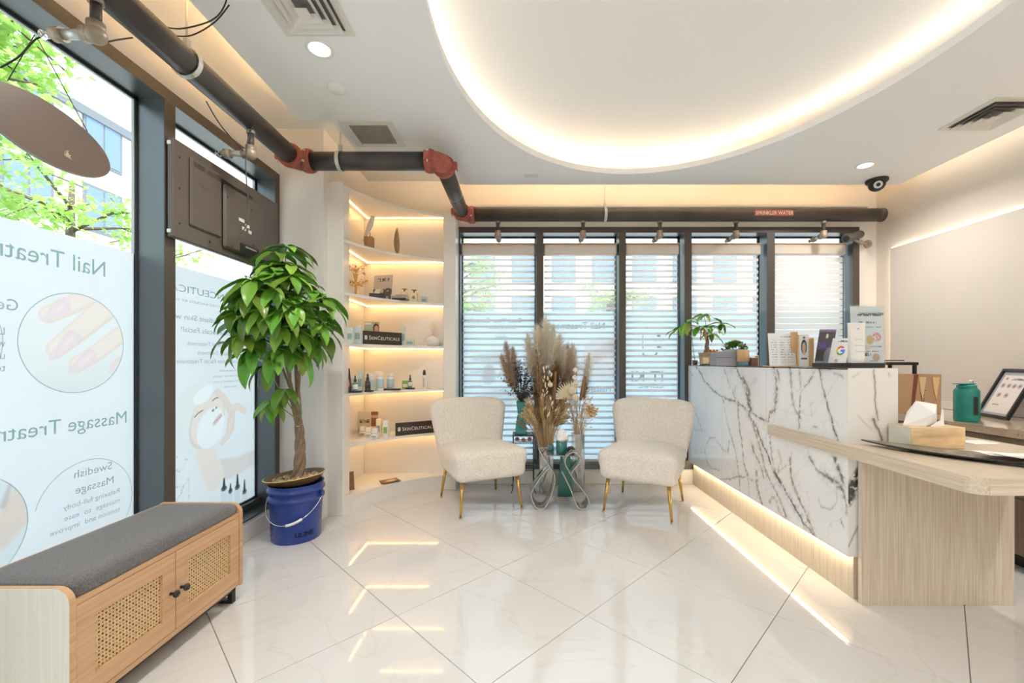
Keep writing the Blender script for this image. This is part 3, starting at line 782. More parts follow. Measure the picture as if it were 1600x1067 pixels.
MB().bbox(-1.474, XS0, 3.20, 3.32, 0, 2.535, .004).build('front_post', 'shelf_white', su)
MB().bbox(-1.469, XSL, 3.32, YSB, 0.0, 2.52, .0005).build('side_panel', 'shelf_white', su)
MB().bbox(-1.467, -.60, YSB, YSB + .10, 0.0, 2.515, .002).build('back_panel', 'shelf_white', su)
MB().bbox(XS1, -.602, 3.855, 4.045, 0, 2.535, .004).build('front_post', 'shelf_white', su)
SZ = [0.132, 0.525, 0.925, 1.312, 1.703, 2.105, 2.515]
for k, z in enumerate(SZ):
    if k == 0:
        MB().prism(shelf_poly(), 0.0, z - .014, 'z').build('plinth', 'shelf_white', su)
        MB().prism([(XSL, YSB)] + [(XSL, 3.21)] + off_curve(-.008) + [(XS1, YSB)], z - .014, z, 'z').build('shelf_board', 'shelf_white', su)
    else:
        th = .022
        MB().prism(shelf_poly(), z - th, z, 'z').build('shelf_board', 'shelf_white', su)
        lo = z - th
        b = MB(); b.box(XSL + .0555, XS1 - .002, YSB - .052, YSB - .044, lo - .006, lo - .0005)
        b.build('led_strip', 'led_shelf', su)
        b = MB(); b.box(XSL + .044, XSL + .052, 3.35, YSB - .044, lo - .006, lo - .0005); b.build('led_strip', 'led_shelf', su)

# --- shelf goods helpers
def on(x, k, y=None, dy=.06):
    """point on shelf k seen at photo column x: y given or a little behind the curved edge"""
    if y is None:
        t = (x - VX) / F
        # intersect ray with the curve
        best = min(CURV, key=lambda c: abs(c[0] / c[1] - t)); y = best[1] + dy
    return Vector(((x - VX) / F * y, y, SZ[k]))
mat('carton_mint', (0.60, 0.70, 0.66), 0.5); mat('carton_white', (0.80, 0.78, 0.73), 0.45); mat('carton_blue', (0.45, 0.60, 0.64), 0.5)
mat('label_grey', (0.30, 0.40, 0.42), 0.5); mat('sign_brown', (0.045, 0.032, 0.024), 0.35); mat('dropper_dark', (0.03, 0.022, 0.02), 0.3)
mat('glass_blue', (0.08, 0.25, 0.30), 0.1, coat=.5); mat('amber', (0.05, 0.03, 0.025), 0.15, coat=.5); mat('print_dark', (0.06, 0.05, 0.05), 0.5)
mat('green_print', (0.25, 0.45, 0.12), 0.5); mat('gold', (0.83, 0.55, 0.20), 0.28, metal=.9); mat('wood_mid', (0.36, 0.19, 0.09), 0.5, var=.25, scale=20, stretch=(1, 1, .2))
mat('bird_white', (0.72, 0.66, 0.58), 0.6); mat('wood_feather', (0.36, 0.25, 0.16), 0.6, var=.2, scale=60, bump=.3, bscale=120)
mat('ceramic', (0.78, 0.76, 0.73), 0.3); mat('cream_wax', (0.86, 0.76, 0.52), 0.4); mat('book_grey', (0.42, 0.38, 0.34), .5); mat('book_dark', (.05, .04, .035), .4); mat('gilt', (.75, .50, .18), .35, metal=.6)
mat('skin', (0.62, 0.36, 0.25), .5); mat('hair', (0.06, 0.035, 0.025), .6); mat('brown_card', (0.20, 0.11, 0.065), .4)
def turned(p, ang): return Matrix.Translation(p) @ Matrix.Rotation(ang, 4, 'Z')
def carton(x, k, wd, ht, dp, m, label, ang=0, dy=.06, group=None, lab=None, y=None, txt=None):
    p = on(x, k, y, dy); t = root('carton', label, 'box', p, group=group); T = turned(p, ang)
    MB().bbox(-wd / 2, wd / 2, -dp / 2, dp / 2, 0, ht, .0015, T).build('body', m, t)
    b = MB(); b.box(-wd * .36, wd * .36, -dp / 2 - .0008, -dp / 2 - .0002, ht * .25, ht * .62, T); b.build('printed_band', lab or 'label_grey', t)
    if txt:
        u = T.to_3x3() @ Vector((1, 0, 0)); text(txt, wd * .28, T @ Vector((-wd * .4, -dp / 2 - .001, ht * .72)), u, (0, 0, 1), 'print_dark', t)
    return t
def dropper(x, k, ht, r, body, label, dy=.05, y=None, z=0):
    p = on(x, k, y, dy); p.z += z; t = root('dropper_bottle', label, 'bottle', p)
    MB().lathe([(0, 0), (r, 0), (r * 1.02, ht * .02), (r * 1.02, ht * .48), (r * .6, ht * .56), (r * .5, ht * .60)], p, 16).build('bottle', body, t)
    MB().lathe([(r * .97, ht * .12), (r * 1.05, ht * .12), (r * 1.05, ht * .42), (r * .97, ht * .42)], p, 16).build('label_band', 'carton_white' if body != 'amber' else 'print_dark', t)
    MB().lathe([(r * .58, ht * .58), (r * .60, ht * .72), (r * .5, ht * .74), (r * .32, ht * .76), (r * .36, ht * .9), (r * .2, ht * .99), (0, ht)], p, 14).build('dropper_cap', 'dropper_dark', t)
    return t
def jar_bottle(x, k, ht, r, label, dy=.08, group=None):
    p = on(x, k, None, dy); t = root('supplement_bottle', label, 'bottle', p, group=group)
    MB().lathe([(0, 0), (r, 0), (r * 1.02, .004), (r * 1.02, ht * .72), (r * .78, ht * .80)], p, 20).build('bottle', 'ceramic', t)
    MB().lathe([(r * 1.03, ht * .12), (r * 1.045, ht * .14), (r * 1.045, ht * .66), (r * 1.03, ht * .68)], p, 20).build('label_band', 'carton_blue', t)
    MB().lathe([(r * .86, ht * .80), (r * .88, ht * .81), (r * .88, ht * .98), (r * .8, ht), (0, ht)], p, 20).build('lid', 'ceramic', t)
# shelf 6 (top compartment, board index 5)
p = on(577, 5, None, .07); t = root('bird_figurine', 'white bird figurine perched on a dark wooden block on the top shelf', 'figurine', p)
MB().bbox(p.x - .032, p.x + .032, p.y - .03, p.y + .03, p.z, p.z + .095, .002).build('block', 'wood_mid', t)
MB().cyl((p.x + .004, p.y, p.z + .09), (p.x + .006, p.y, p.z + .135), .003, n=8).build('peg', 'black_metal', t)
bd = MB(); P = [Vector((p.x - .052, p.y, p.z + .06)), Vector((p.x - .030, p.y, p.z + .115)), Vector((p.x - .008, p.y, p.z + .16)), Vector((p.x + .008, p.y, p.z + .20)), Vector((p.x + .020, p.y, p.z + .235)), Vector((p.x + .027, p.y, p.z + .258)), Vector((p.x + .030, p.y, p.z + .272))]
bd.tube(P, .01, n=12, rs=[.003, .011, .020, .024, .019, .019, .008]); bd.cyl((p.x + .038, p.y, p.z + .262), (p.x + .055, p.y, p.z + .254), .006, .0008, n=8)
bd.build('bird', 'bird_white', t)
p = on(621, 5, None, .05); t = root('feather_ornament', 'upright carved wooden feather ornament on the top shelf', 'ornament', p)
b = MB(); n = 16; L = []
for k in range(n + 1):
    s = k / n; wv = .026 * math.sin(PI * s ** .8) ** .7 + .0015; cx = -.004 * math.sin(s * 3)
    L.append((p.x + cx - wv - .004 * s, p.x + cx, p.x + cx + wv * .85 - .004 * s, p.z + .002 + s * .235))
vs = []
for (l, c_, r_, z) in L: vs += [(l, p.y + .004, z), (c_, p.y - .008, z), (r_, p.y + .004, z), (c_, p.y + .010, z)]
b.add(vs, [(k * 4 + j, k * 4 + (j + 1) % 4, (k + 1) * 4 + (j + 1) % 4, (k + 1) * 4 + j) for k in range(n) for j in range(4)]); b.build('blade', 'wood_feather', t)
b = MB(); b.tube([(L[k][1], p.y - .010, L[k][3]) for k in range(n)], .0018, n=5); b.build('quill', 'wood_mid', t)
# shelf board 4 : gold tree, books, candles
p = on(556, 4, None, .07); t = root('gold_tree', 'small gold wire tree ornament with golden leaves on the second shelf', 'ornament', p)
rnd = random.Random(5)
b = MB()
for k in range(5): b.tube([(p.x + rnd.uniform(-.008, .008), p.y, p.z), (p.x + rnd.uniform(-.01, .01), p.y, p.z + .06), (p.x + rnd.uniform(-.02, .02), p.y + rnd.uniform(-.01, .01), p.z + .18)], .0035, n=6)
b.build('trunk', 'gold', t)
b = MB(); lf = MB()
for k in range(34):
    z = p.z + rnd.choice([.095, .105, .125, .19, .21, .235]) + rnd.uniform(-.01, .012); a = rnd.uniform(0, 2 * PI); Lr = rnd.uniform(.035, .088)
    e_ = Vector((p.x + math.cos(a) * Lr, p.y + math.sin(a) * Lr * .7, z + rnd.uniform(-.005, .012)))
    b.tube([(p.x, p.y, z - .025), e_], .0015, n=4)
    for q in range(4):
        c_ = e_ + Vector((rnd.uniform(-.014, .014), rnd.uniform(-.012, .012), rnd.uniform(-.01, .01)))
        m_ = Matrix.Translation(c_) @ Matrix.Rotation(rnd.uniform(0, 6), 4, 'Z') @ Matrix.Rotation(rnd.uniform(-1, 1), 4, 'X')
        lf.add([m_ @ Vector(v) * 1.0 for v in ((0, -.012, 0), (.008, 0, .001), (0, .012, 0), (-.008, 0, .001))], [(0, 1, 2, 3)])
b.build('twigs', 'gold', t); o = lf.build('leaves', 'gold', t); o['kind'] = 'stuff'
def book(c, wd, dp, th, ang, m, label, pages='ceramic', group=None):
    t = root('book', label, 'book', c, group=group); T = turned(c, ang)
    b = MB(); b.box(-wd / 2, wd / 2, -dp / 2, dp / 2, 0, .003, T); b.box(-wd / 2, wd / 2, -dp / 2, dp / 2, th - .003, th, T); b.box(-wd / 2, wd / 2, -dp / 2, -dp / 2 + .003, .003, th - .003, T); b.build('cover', m, t)
    MB().box(-wd / 2 + .004, wd / 2 - .004, -dp / 2 + .003, dp / 2 - .004, .003, th - .003, T).build('pages', pages, t)
    return t
c = on(590, 4, None, .07)
book(c, .13, .10, .020, .35, 'book_dark', 'dark book with gilded page edges, bottom of the small stack by the gold tree', 'gilt')
c2 = c + Vector((-.006, 0, .0202)); book(c2, .12, .09, .018, .3, 'book_dark', 'dark book with gilded edges, top of the small stack by the gold tree', 'gilt')
c = on(622, 4, None, .065); book(c, .17, .11, .018, -.05, 'book_dark', 'dark flat book under the grey one below the standing magazine', 'book_grey')
book(c + Vector((.002, 0, .0182)), .16, .10, .020, -.02, 'book_grey', 'grey flat book on the dark one below the standing magazine')
book(c + Vector((.032, .005, .0385)), .085, .09, .012, 0.05, 'book_grey', 'small pale book on top of the flat grey book')
c = on(597, 4, None, .125); t = root('magazine', 'standing photo magazine with a snowy leaf cover on the second shelf', 'magazine', c)
T = turned(c, -.25) @ Matrix.Rotation(R(-8), 4, 'X')
MB().box(-.092, .092, -.006, 0, 0, .225, T).build('pages', 'ceramic', t)
printmat('print_sheet', .35)
def cover(U, V):
    C = np.tile(lin(196, 184, 172), (len(U), 1)); n_ = vnoise(U, V, 45, 3)
    C = blend(C, ((V < .085) & (n_ > .52)).astype(float), lin(90, 84, 74)); C = blend(C, ((V < .08) & (n_ < .38)).astype(float), lin(235, 232, 226))
    C = blend(C, ((V > .135) & (V < .160) & (U > .025) & (U < .115) & (vnoise(U, V, 160, 9) > .5)).astype(float), lin(70, 62, 58)); return C
u = T.to_3x3() @ Vector((1, 0, 0)); v = T.to_3x3() @ Vector((0, 0, 1))
paint('cover_print', T @ Vector((-.091, -.0068, .001)), u, v, .182, .223, .003, lambda U, V: cover(U * .76, V * .82), 'print_sheet', t)
for x, nm in ((632, 'left'), (647, 'right')):
    p = on(x, 4, None, .07); t = root('candle_bottle', nm + ' one of the two small cream bottles with dark flower stoppers', 'bottle', p)
    MB().bbox(p.x - .029, p.x + .029, p.y - .024, p.y + .024, p.z, p.z + .085, .004).build('bottle', 'cream_wax', t)
    MB().sph((p.x + .002, p.y - .025, p.z + .042), .013, 12, 8, (1, .12, 1.3)).build('oval_emblem', 'wood_feather', t)
    b = MB(); b.cyl((p.x, p.y, p.z + .085), (p.x, p.y, p.z + .1), .007, n=10)
    for k in range(6): a = k * PI / 3; b.tube([(p.x, p.y, p.z + .1), (p.x + .014 * math.cos(a), p.y + .014 * math.sin(a), p.z + .113), (p.x + .024 * math.cos(a), p.y + .024 * math.sin(a), p.z + .11)], .003, n=5)
    b.build('stopper', 'brown_card', t)
carton(663, 4, .052, .060, .03, 'carton_blue', 'small pale blue box with a ribbon beside the cream bottles', dy=.07)
# shelf board 3
p = on(541, 3, None, .05)
carton(541, 3, .018, .12, .03, 'dropper_dark', 'slim dark box at the left end of the third shelf', dy=.05)
carton(548, 3, .05, .125, .04, 'carton_mint', 'wider mint product box on the third shelf', dy=.04)
carton(560, 3, .055, .14, .04, 'carton_mint', 'taller mint product box beside the name block on the third shelf', dy=.025)
def nameblock(xa, xb, k, label, dy, tilt, trim=None, s='SKINCEUTICALS'):
    A = on(xa, k, None, dy); B = on(xb, k, None, dy); 
    d = (B - A); L = d.length; ang = math.atan2(d.y, d.x); t = root('name_block', label, 'sign', (A + B) / 2); T = turned((A + B) / 2, ang)
    h = .110
    MB().bbox(-L / 2, L / 2, -.011, .011, 0.0, h, .002, T).build('block', 'sign_brown', t)
    u = T.to_3x3() @ Vector((1, 0, 0)); z0 = h * .36
    e = MB().box(-L / 2 + .018, -L / 2 + .040, -.0118, -.0112, z0, z0 + .032, T).build('emblem', 'print_white', t)
    for q in (.28, .62): MB().box(-L / 2 + .021, -L / 2 + .037, -.0124, -.0119, z0 + .032 * q, z0 + .032 * (q + .12), T).build('emblem_line', 'sign_brown', e)
    for ch, f0, f1, cp in (('S', .15, .195, .034), ('KIN', .205, .345, .027), ('C', .36, .425, .034), ('EUTICALS', .435, .93, .027)):
        text(ch, cp * 1.37, T @ Vector((-L / 2 + L * f0, -.0118, z0)), u, (0, 0, 1), 'print_white', t, fit=L * (f1 - f0))
nameblock(565.5, 627, 3, 'dark SKINCEUTICALS name block standing on the third shelf', .035, 0)
nameblock(618, 682, 1, 'dark SKINCEUTICALS name block on the low shelf partly behind the left armchair', .03, 0)
c = on(581, 3, None, .12); t = root('photo_stand', 'small pale display card with a portrait behind the name block', 'card', c)
MB().box(-.062, .062, -.004, 0, 0, .195, turned(c, .0)).build('backing', 'brown_card', t)
def face_card(U, V):
    C = np.tile(lin(176, 190, 172), (len(U), 1)); C = blend(C, ((V > .13) & (U < .06)).astype(float), lin(225, 222, 205))
    C = blend(C, ell(U, V, .097, .10, .025, .042, 0), lin(70, 40, 28)); C = blend(C, ell(U, V, .10, .092, .018, .03, 0), lin(215, 160, 125)); return C
paint('portrait_print', c + Vector((-.060, -.0048, .002)), (1, 0, 0), (0, 0, 1), .12, .190, .003, lambda U, V: face_card(U, V - .04), 'print_sheet', t)
carton(631, 3, .028, .165, .025, 'carton_mint', 'tall slim mint box right of the upper name block', dy=.05)
carton(641, 3, .066, .06, .04, 'carton_mint', 'low mint box between the slim box and the white vase', dy=.05)
p = on(676, 3, None, .05); t = root('bud_vase', 'squat round white vase holding fine dried sprigs on the third shelf', 'vase', p)
MB().lathe([(0, 0), (.035, 0), (.055, .012), (.064, .035), (.060, .058), (.035, .080), (.014, .092), (.012, .10), (.016, .103), (.010, .103), (.008, .09)], p, 26).build('vase', 'ceramic', t)
rnd = random.Random(8); b = MB()
for k in range(26):
    a = rnd.uniform(0, 2 * PI); s_ = rnd.uniform(.01, .055); z = rnd.uniform(.17, .235); e_ = Vector((p.x + math.cos(a) * s_, p.y + math.sin(a) * s_ * .4, p.z + z))
    b.tube([(p.x, p.y, p.z + .09), (p.x + math.cos(a) * s_ * .3, p.y, p.z + .14), e_], .0007, n=4); b.sph(e_, .0028, 5, 4)
o = b.build('dried_sprigs', 'cream_wax', t); o['kind'] = 'stuff'
# shelf board 2
def photo_stack():
    p = on(544, 2, None, .045); t = root('portrait_card', 'tall portrait card of a dark-haired face leaning at the left end of the middle shelf', 'card', p)
    T = turned(p, -.2) @ Matrix.Rotation(R(-6), 4, 'Y')
    MB().box(-.035, .035, -.004, 0, .003, .19, T).build('backing', 'brown_card', t)
    def fn(U, V):
        C = np.tile(lin(60, 40, 34), (len(U), 1)); C = blend(C, ell(U, V, .03, .10, .022, .06, .3), lin(214, 160, 140)); C = blend(C, ell(U, V, .035, .06, .01, .02, .3), lin(150, 80, 75)); return C
    paint('portrait_print', T @ Vector((-.034, -.0048, .004)), T.to_3x3() @ Vector((1, 0, 0)), T.to_3x3() @ Vector((0, 0, 1)), .068, .18, .003, fn, 'print_sheet', t)
photo_stack()
carton(550, 2, .045, .12, .03, 'carton_mint', 'mint box standing behind the leftmost dropper bottle', dy=.075)
carton(563, 2, .045, .17, .03, 'carton_mint', 'tall mint box with a dropper cap peeping over it on the middle shelf', dy=.075)
carton(577, 2, .062, .150, .035, 'carton_white', 'cream box behind the dark dropper bottle on the middle shelf', dy=.115)
carton(592, 2, .048, .165, .035, 'carton_white', 'taller cream box behind the supplement bottles', dy=.125)
def tray(x, wd, label, dy=.03):
    p = on(x, 2, None, dy); MB().bbox(p.x - wd / 2, p.x + wd / 2, p.y - .025, p.y + .025, p.z, p.z + .014, .002).build('display_plinth', 'book_dark', loc=p, label=label, cat='stand')
tray(558, .065, 'black display plinth under the leftmost dropper bottle', .012); tray(577, .065, 'black display plinth under the dark dropper bottle', .016)
tray(611, .155, 'long black display plinth before the supplement bottles', .016); tray(641, .075, 'black display plinth under the rightmost dropper bottle', .02)
dropper(555, 2, .125, .018, 'glass_blue', 'small blue dropper bottle at the left of the middle shelf', .012, z=.0142)
dropper(574.5, 2, .135, .021, 'amber', 'small dark dropper bottle standing on a black plinth', .016, z=.0142)
dropper(641, 2, .115, .017, 'glass_blue', 'small dropper bottle with white label in front of the green box', .02, z=.0142)
jar_bottle(580, 2, .14, .029, 'leftmost of the three white supplement bottles with blue labels', .07)
jar_bottle(594, 2, .145, .031, 'middle one of the three white supplement bottles with blue labels', .065)
jar_bottle(610, 2, .14, .030, 'rightmost of the three white supplement bottles, standing apart', .065)
carton(634, 2, .06, .075, .03, 'green_print', 'green and white carton on the middle shelf', dy=.08, lab='carton_white')
p = on(663, 2, None, .03); t = root('spray_bottle', 'slender clear spray bottle with a black pump at the right of the middle shelf', 'bottle', p)
MB().lathe([(0, 0), (.018, 0), (.019, .004), (.019, .115), (.012, .125)], p, 16).build('bottle', 'carton_white', t)
MB().lathe([(.013, .124), (.014, .126), (.014, .150), (.010, .155), (.010, .168), (0, .170)], p, 14).build('pump', 'dropper_dark', t)
MB().box(p.x - .002, p.x + .002, p.y - .0202, p.y - .0192, p.z + .015, p.z + .10).build('printed_band', 'print_dark', t)
# shelf board 1
c = on(574, 1, 3.80); t = root('display_card', 'standing white and brown display card on the low shelf behind the jars', 'card', c)
T = turned(c, .1)
MB().box(-.095, .10, -.005, 0, 0, .20, T).build('backing', 'carton_white', t)
def dc(U, V):
    C = np.tile(lin(214, 200, 184), (len(U), 1)); C = blend(C, ((U > .128) & (V > .06)).astype(float), lin(140, 88, 62)); C = blend(C, ((U > .128) & (V > .14) & (V < .165)).astype(float), lin(200, 170, 150))
    C = blend(C, ((V > .095) & (V < .125) & (U > .025) & (U < .115) & (vnoise(U, V, 150, 2) > .5)).astype(float), lin(60, 50, 46)); return C
paint('card_print', T @ Vector((-.094, -.0058, .001)), T.to_3x3() @ Vector((1, 0, 0)), (0, 0, 1), .19, .195, .003, dc, 'print_sheet', t)
def jar2(x, y, label):
    p = on(x, 1, y); t = root('cream_jar', label, 'jar', p)
    MB().bbox(p.x - .026, p.x + .026, p.y - .026, p.y + .026, p.z, p.z + .040, .006).build('jar', 'carton_white', t)
    MB().bbox(p.x - .024, p.x + .024, p.y - .024, p.y + .024, p.z + .041, p.z + .082, .006).build('lid', 'ceramic', t)
    MB().box(p.x - .018, p.x + .018, p.y - .0268, p.y - .0262, p.z + .010, p.z + .024).build('printed_band', 'label_grey', t)
jar2(567.5, 3.68, 'leftmost of the three square white cream jars'); jar2(576.5, 3.62, 'middle one of the three square white cream jars'); jar2(586, 3.56, 'foremost square white cream jar on the low shelf')
carton(592, 1, .040, .150, .03, 'cream_wax', 'cream-coloured tall carton behind the white and green one', y=3.66)
carton(603, 1, .042, .145, .03, 'carton_white', 'white tall carton with a green band and dark oval mark', y=3.60, lab='green_print')
# plinth leaflets
def leaflets():
    c = on(608, 0, 3.66)
    for k in range(3):
        T = turned(c + Vector((k * .006, -k * .004, .0005 + .0035 * k)), .5 + k * .08)
        t = root('leaflet', ['bottom leaflet of the little pile on the lowest shelf', 'middle leaflet of the little pile on the lowest shelf', 'brown and gold leaflet on top of the pile on the lowest shelf'][k], 'leaflet', T.translation)
        MB().box(-.075, .075, -.055, .055, 0, .003, T).build('paper', 'brown_card', t)
        if k == 2:
            def fn(U, V):
                C = np.tile(lin(110, 72, 46), (len(U), 1)); C = blend(C, ell(U, V, .08, .055, .05, .028, .2, .6), lin(222, 178, 128)); return C
            paint('cover_print', T @ Vector((-.074, -.054, .0036)), T.to_3x3() @ Vector((1, 0, 0)), T.to_3x3() @ Vector((0, 1, 0)), .148, .108, .004, fn, 'print_sheet', t)
    c = Vector((-1.405, 3.37, SZ[0])); t = root('leaflet', 'dark brown leaflet standing at the left end of the lowest shelf', 'leaflet', c)
    T = Matrix.Translation(c) @ Matrix.Rotation(R(-52), 4, 'Z') @ Matrix.Rotation(R(-10), 4, 'Y')
    MB().box(0, .003, -.06, .07, .004, .15, T).build('paper', 'brown_card', t)
    text('PURE', .022, T @ Vector((.0036, -.045, .11)), T.to_3x3() @ Vector((0, 1, 0)), T.to_3x3() @ Vector((0, 0, 1)), 'print_white', t)
    MB().box(.0032, .0038, -.055, -.015, .01, .08, T).build('picture', 'skin', t)
leaflets()
# ================================================================== reception desk
woodmat('desk_wood', (0.56, 0.46, 0.35), (0.78, 0.69, 0.57), 140, 0.35, 'z')
woodmat('desk_wood_h', (0.56, 0.45, 0.33), (0.76, 0.66, 0.54), 120, 0.3, 'y')
woodmat('desk_wood_x', (0.56, 0.45, 0.33), (0.76, 0.66, 0.54), 120, 0.3, 'x')
woodmat('cabinet_wood', (0.22, 0.15, 0.10), (0.34, 0.25, 0.18), 120, 0.4, 'z')
printmat('marble', .12, coat=.3)
XM = 1.592; YMN = 2.06; XMR = 1.835; ZM0 = 0.218; ZM1 = 1.138
dk = root('reception_desk', 'reception desk with veined white marble front, wood table wing and glowing toe line', 'desk', (1.9, 2.8, 0))
MB().box(1.634, XMR - .02, YMN + .02, 4.02, 0.0, ZM0).build('toe_base', 'desk_wood', dk)
MB().box(XM + .012, XMR - .008, YMN + .012, 4.02, ZM0 + .003, ZM1 - .008).build('counter_core', 'desk_wood', dk)
E = MB(); E.box(XM + .012, XM + .024, YMN + .03, 4.0, ZM0 - .006, ZM0 - .0005); E.build('led_strip', 'led_desk', dk)
# veins, traced on the slab as coordinates along (Y) and up (Z)
def VPt(zx, zy, s, ox, oy):
    X = ox + zx * s; Y = oy + zy * s; d = XM * F / (X - VX); return (d, H + (VY - Y) / F * d)
def poly(pts, s=280 / 948, ox=1060, oy=565): return [VPt(a, b, s, ox, oy) for a, b in pts]
VEINS = [  # (points in a sketch frame, width m, colour index, strength)
 (poly([(95, 25), (125, 70), (140, 105), (185, 150), (235, 190), (290, 205), (345, 235), (385, 270), (430, 300), (470, 318)]), .010, 0, 1),
 (poly([(300, 25), (330, 85), (350, 120), (362, 170), (375, 230), (380, 290), (410, 350), (435, 410), (470, 480), (495, 560), (545, 650), (590, 730), (625, 790), (660, 850), (705, 905), (750, 960)]), .012, 0, 1),
 (poly([(340, 90), (370, 150), (380, 220), (372, 280)]), .018, 0, .9),
 (poly([(380, 290), (400, 360), (425, 430), (450, 520), (470, 600), (500, 660), (540, 740), (575, 830)]), .012, 1, .8),
 (poly([(385, 430), (410, 500), (440, 560), (455, 620)]), .014, 1, .9),
 (poly([(315, 230), (318, 300), (325, 380), (340, 450), (345, 530), (365, 600)]), .009, 0, .8),
 (poly([(235, 200), (250, 290), (270, 360), (290, 430), (310, 520), (320, 610), (325, 690)]), .007, 0, .7),
 (poly([(240, 45), (262, 100), (285, 150), (300, 190), (320, 260)]), .008, 1, .6),
 (poly([(275, 130), (295, 160), (305, 130)]), .020, 1, .4),
 (poly([(45, 30), (65, 60), (85, 95)]), .006, 0, .5),
 (poly([(40, 140), (70, 220), (100, 290), (125, 370)]), .006, 0, .55),
 (poly([(150, 440), (165, 405), (190, 400), (215, 435), (240, 470), (260, 480), (268, 420)]), .008, 0, .6),
 (poly([(140, 460), (145, 520), (170, 560), (215, 575)]), .007, 0, .5),
 (poly([(215, 622), (280, 620), (310, 605), (350, 612), (395, 628)]), .008, 1, .8),
 (poly([(412, 575), (418, 640), (430, 720), (445, 770)]), .016, 1, .8),
 (poly([(370, 590), (375, 650), (372, 720)]), .006, 0, .6),
 (poly([(500, 30), (515, 80), (520, 140), (512, 200), (505, 260), (480, 270), (472, 318)]), .012, 1, .9),
 (poly([(525, 50), (535, 90), (520, 160), (515, 210)]), .010, 0, .6),
 (poly([(590, 30), (600, 100), (605, 180), (615, 240), (640, 290), (640, 350)]), .012, 2, .8),
 (poly([(720, 55), (690, 110), (655, 160), (645, 210), (642, 270), (640, 330)]), .006, 0, .8),
 (poly([(640, 40), (645, 100), (655, 150)]), .010, 2, .6),
 (poly([(745, 35), (760, 100), (775, 180), (800, 280), (825, 370), (842, 420)]), .0055, 0, 1),
 (poly([(800, 40), (840, 65), (880, 82)]), .006, 2, .7),
 (poly([(485, 395), (488, 440), (495, 500), (515, 600), (545, 660)]), .006, 0, .7),
 (poly([(588, 520), (592, 580), (605, 640), (630, 700), (655, 770), (680, 830), (720, 900), (755, 965)]), .012, 1, .9),
 (poly([(570, 700), (600, 750), (630, 800), (660, 860)]), .012, 0, .9),
 (poly([(690, 505), (720, 550), (750, 590), (790, 620), (830, 640), (868, 680), (878, 740), (875, 790)]), .011, 3, .8),
 (poly([(770, 590), (800, 625), (835, 650)]), .022, 3, .45),
 (poly([(832, 510), (845, 560), (862, 600), (870, 640)]), .015, 3, .9),
 (poly([(745, 720), (760, 770), (800, 780), (830, 740), (835, 650)]), .005, 2, .6),
 (poly([(715, 340), (730, 345)]), .006, 0, .5),
 (poly([(700, 280), (690, 230), (715, 210)]), .006, 2, .35),
 (poly([(530, 470), (540, 530), (520, 590), (550, 560), (580, 550), (600, 480)]), .007, 1, .5),
 (poly([(480, 740), (510, 720), (530, 790), (570, 850)]), .016, 1, .55),
 (poly([(865, 840), (880, 870)]), .006, 0, .8),
 (poly([(395, 30), (398, 110)]), .002, 2, .2),
]
VC = [lin(84, 76, 74), lin(140, 108, 88), lin(160, 156, 152), lin(72, 76, 92)]
def marble_fn(Y0, Z0, sgn, base=(0.93, 0.935, 0.95)):
    def fn(U, V):
        Yc = Y0 + sgn * U; Z = Z0 + V
        wob = .020; a = Yc + (vnoise(Yc, Z, 9, 21) - .5) * wob * 2 + (vnoise(Yc, Z, 45, 5) - .5) * .012
        b_ = Z + (vnoise(Yc, Z, 9, 33) - .5) * wob + (vnoise(Yc, Z, 45, 6) - .5) * .012
        C = np.tile(np.array(base), (len(U), 1)) * (0.97 + .05 * vnoise(Yc, Z, 3, 50))[:, None]
        nn = vnoise(Yc + Z * .5, Z, 5, 77, 5); C = blend(C, np.clip(1 - np.abs(nn - .5) / .012, 0, 1) * .22, lin(150, 140, 134))
        br = vnoise(Yc, Z, 60, 91, 3)
        for pts, wd, ci, st in VEINS:
            d = poly_dist(a, b_, pts)
            core = np.clip(1.25 - d / (wd * .74 * (.45 + 1.1 * br)), 0, 1) * st
            halo = np.exp(-(d / (wd * 2.0)) ** 2) * .34 * st * np.clip((br - .35) * 4, 0, 1)
            C = blend(C, halo, VC[ci] * 1.15); C = blend(C, core * np.clip(.35 + 1.4 * (br - .25), 0, 1), VC[ci])
        return C
    return fn
ys = [(YMN, 2.75), (2.752, 3.35), (3.352, 4.035)]
for a, c in ys:
    MB().bbox(XM + .0006, XM + .0115, a + .001, c, ZM0, ZM1, .001).build('marble_panel', 'ceramic', dk)
    paint('marble_face', (XM, c, ZM0), (0, -1, 0), (0, 0, 1), c - a + (.0008 if a == YMN else 0), ZM1 - ZM0, .0045, marble_fn(c, ZM0, -1), 'marble', dk)
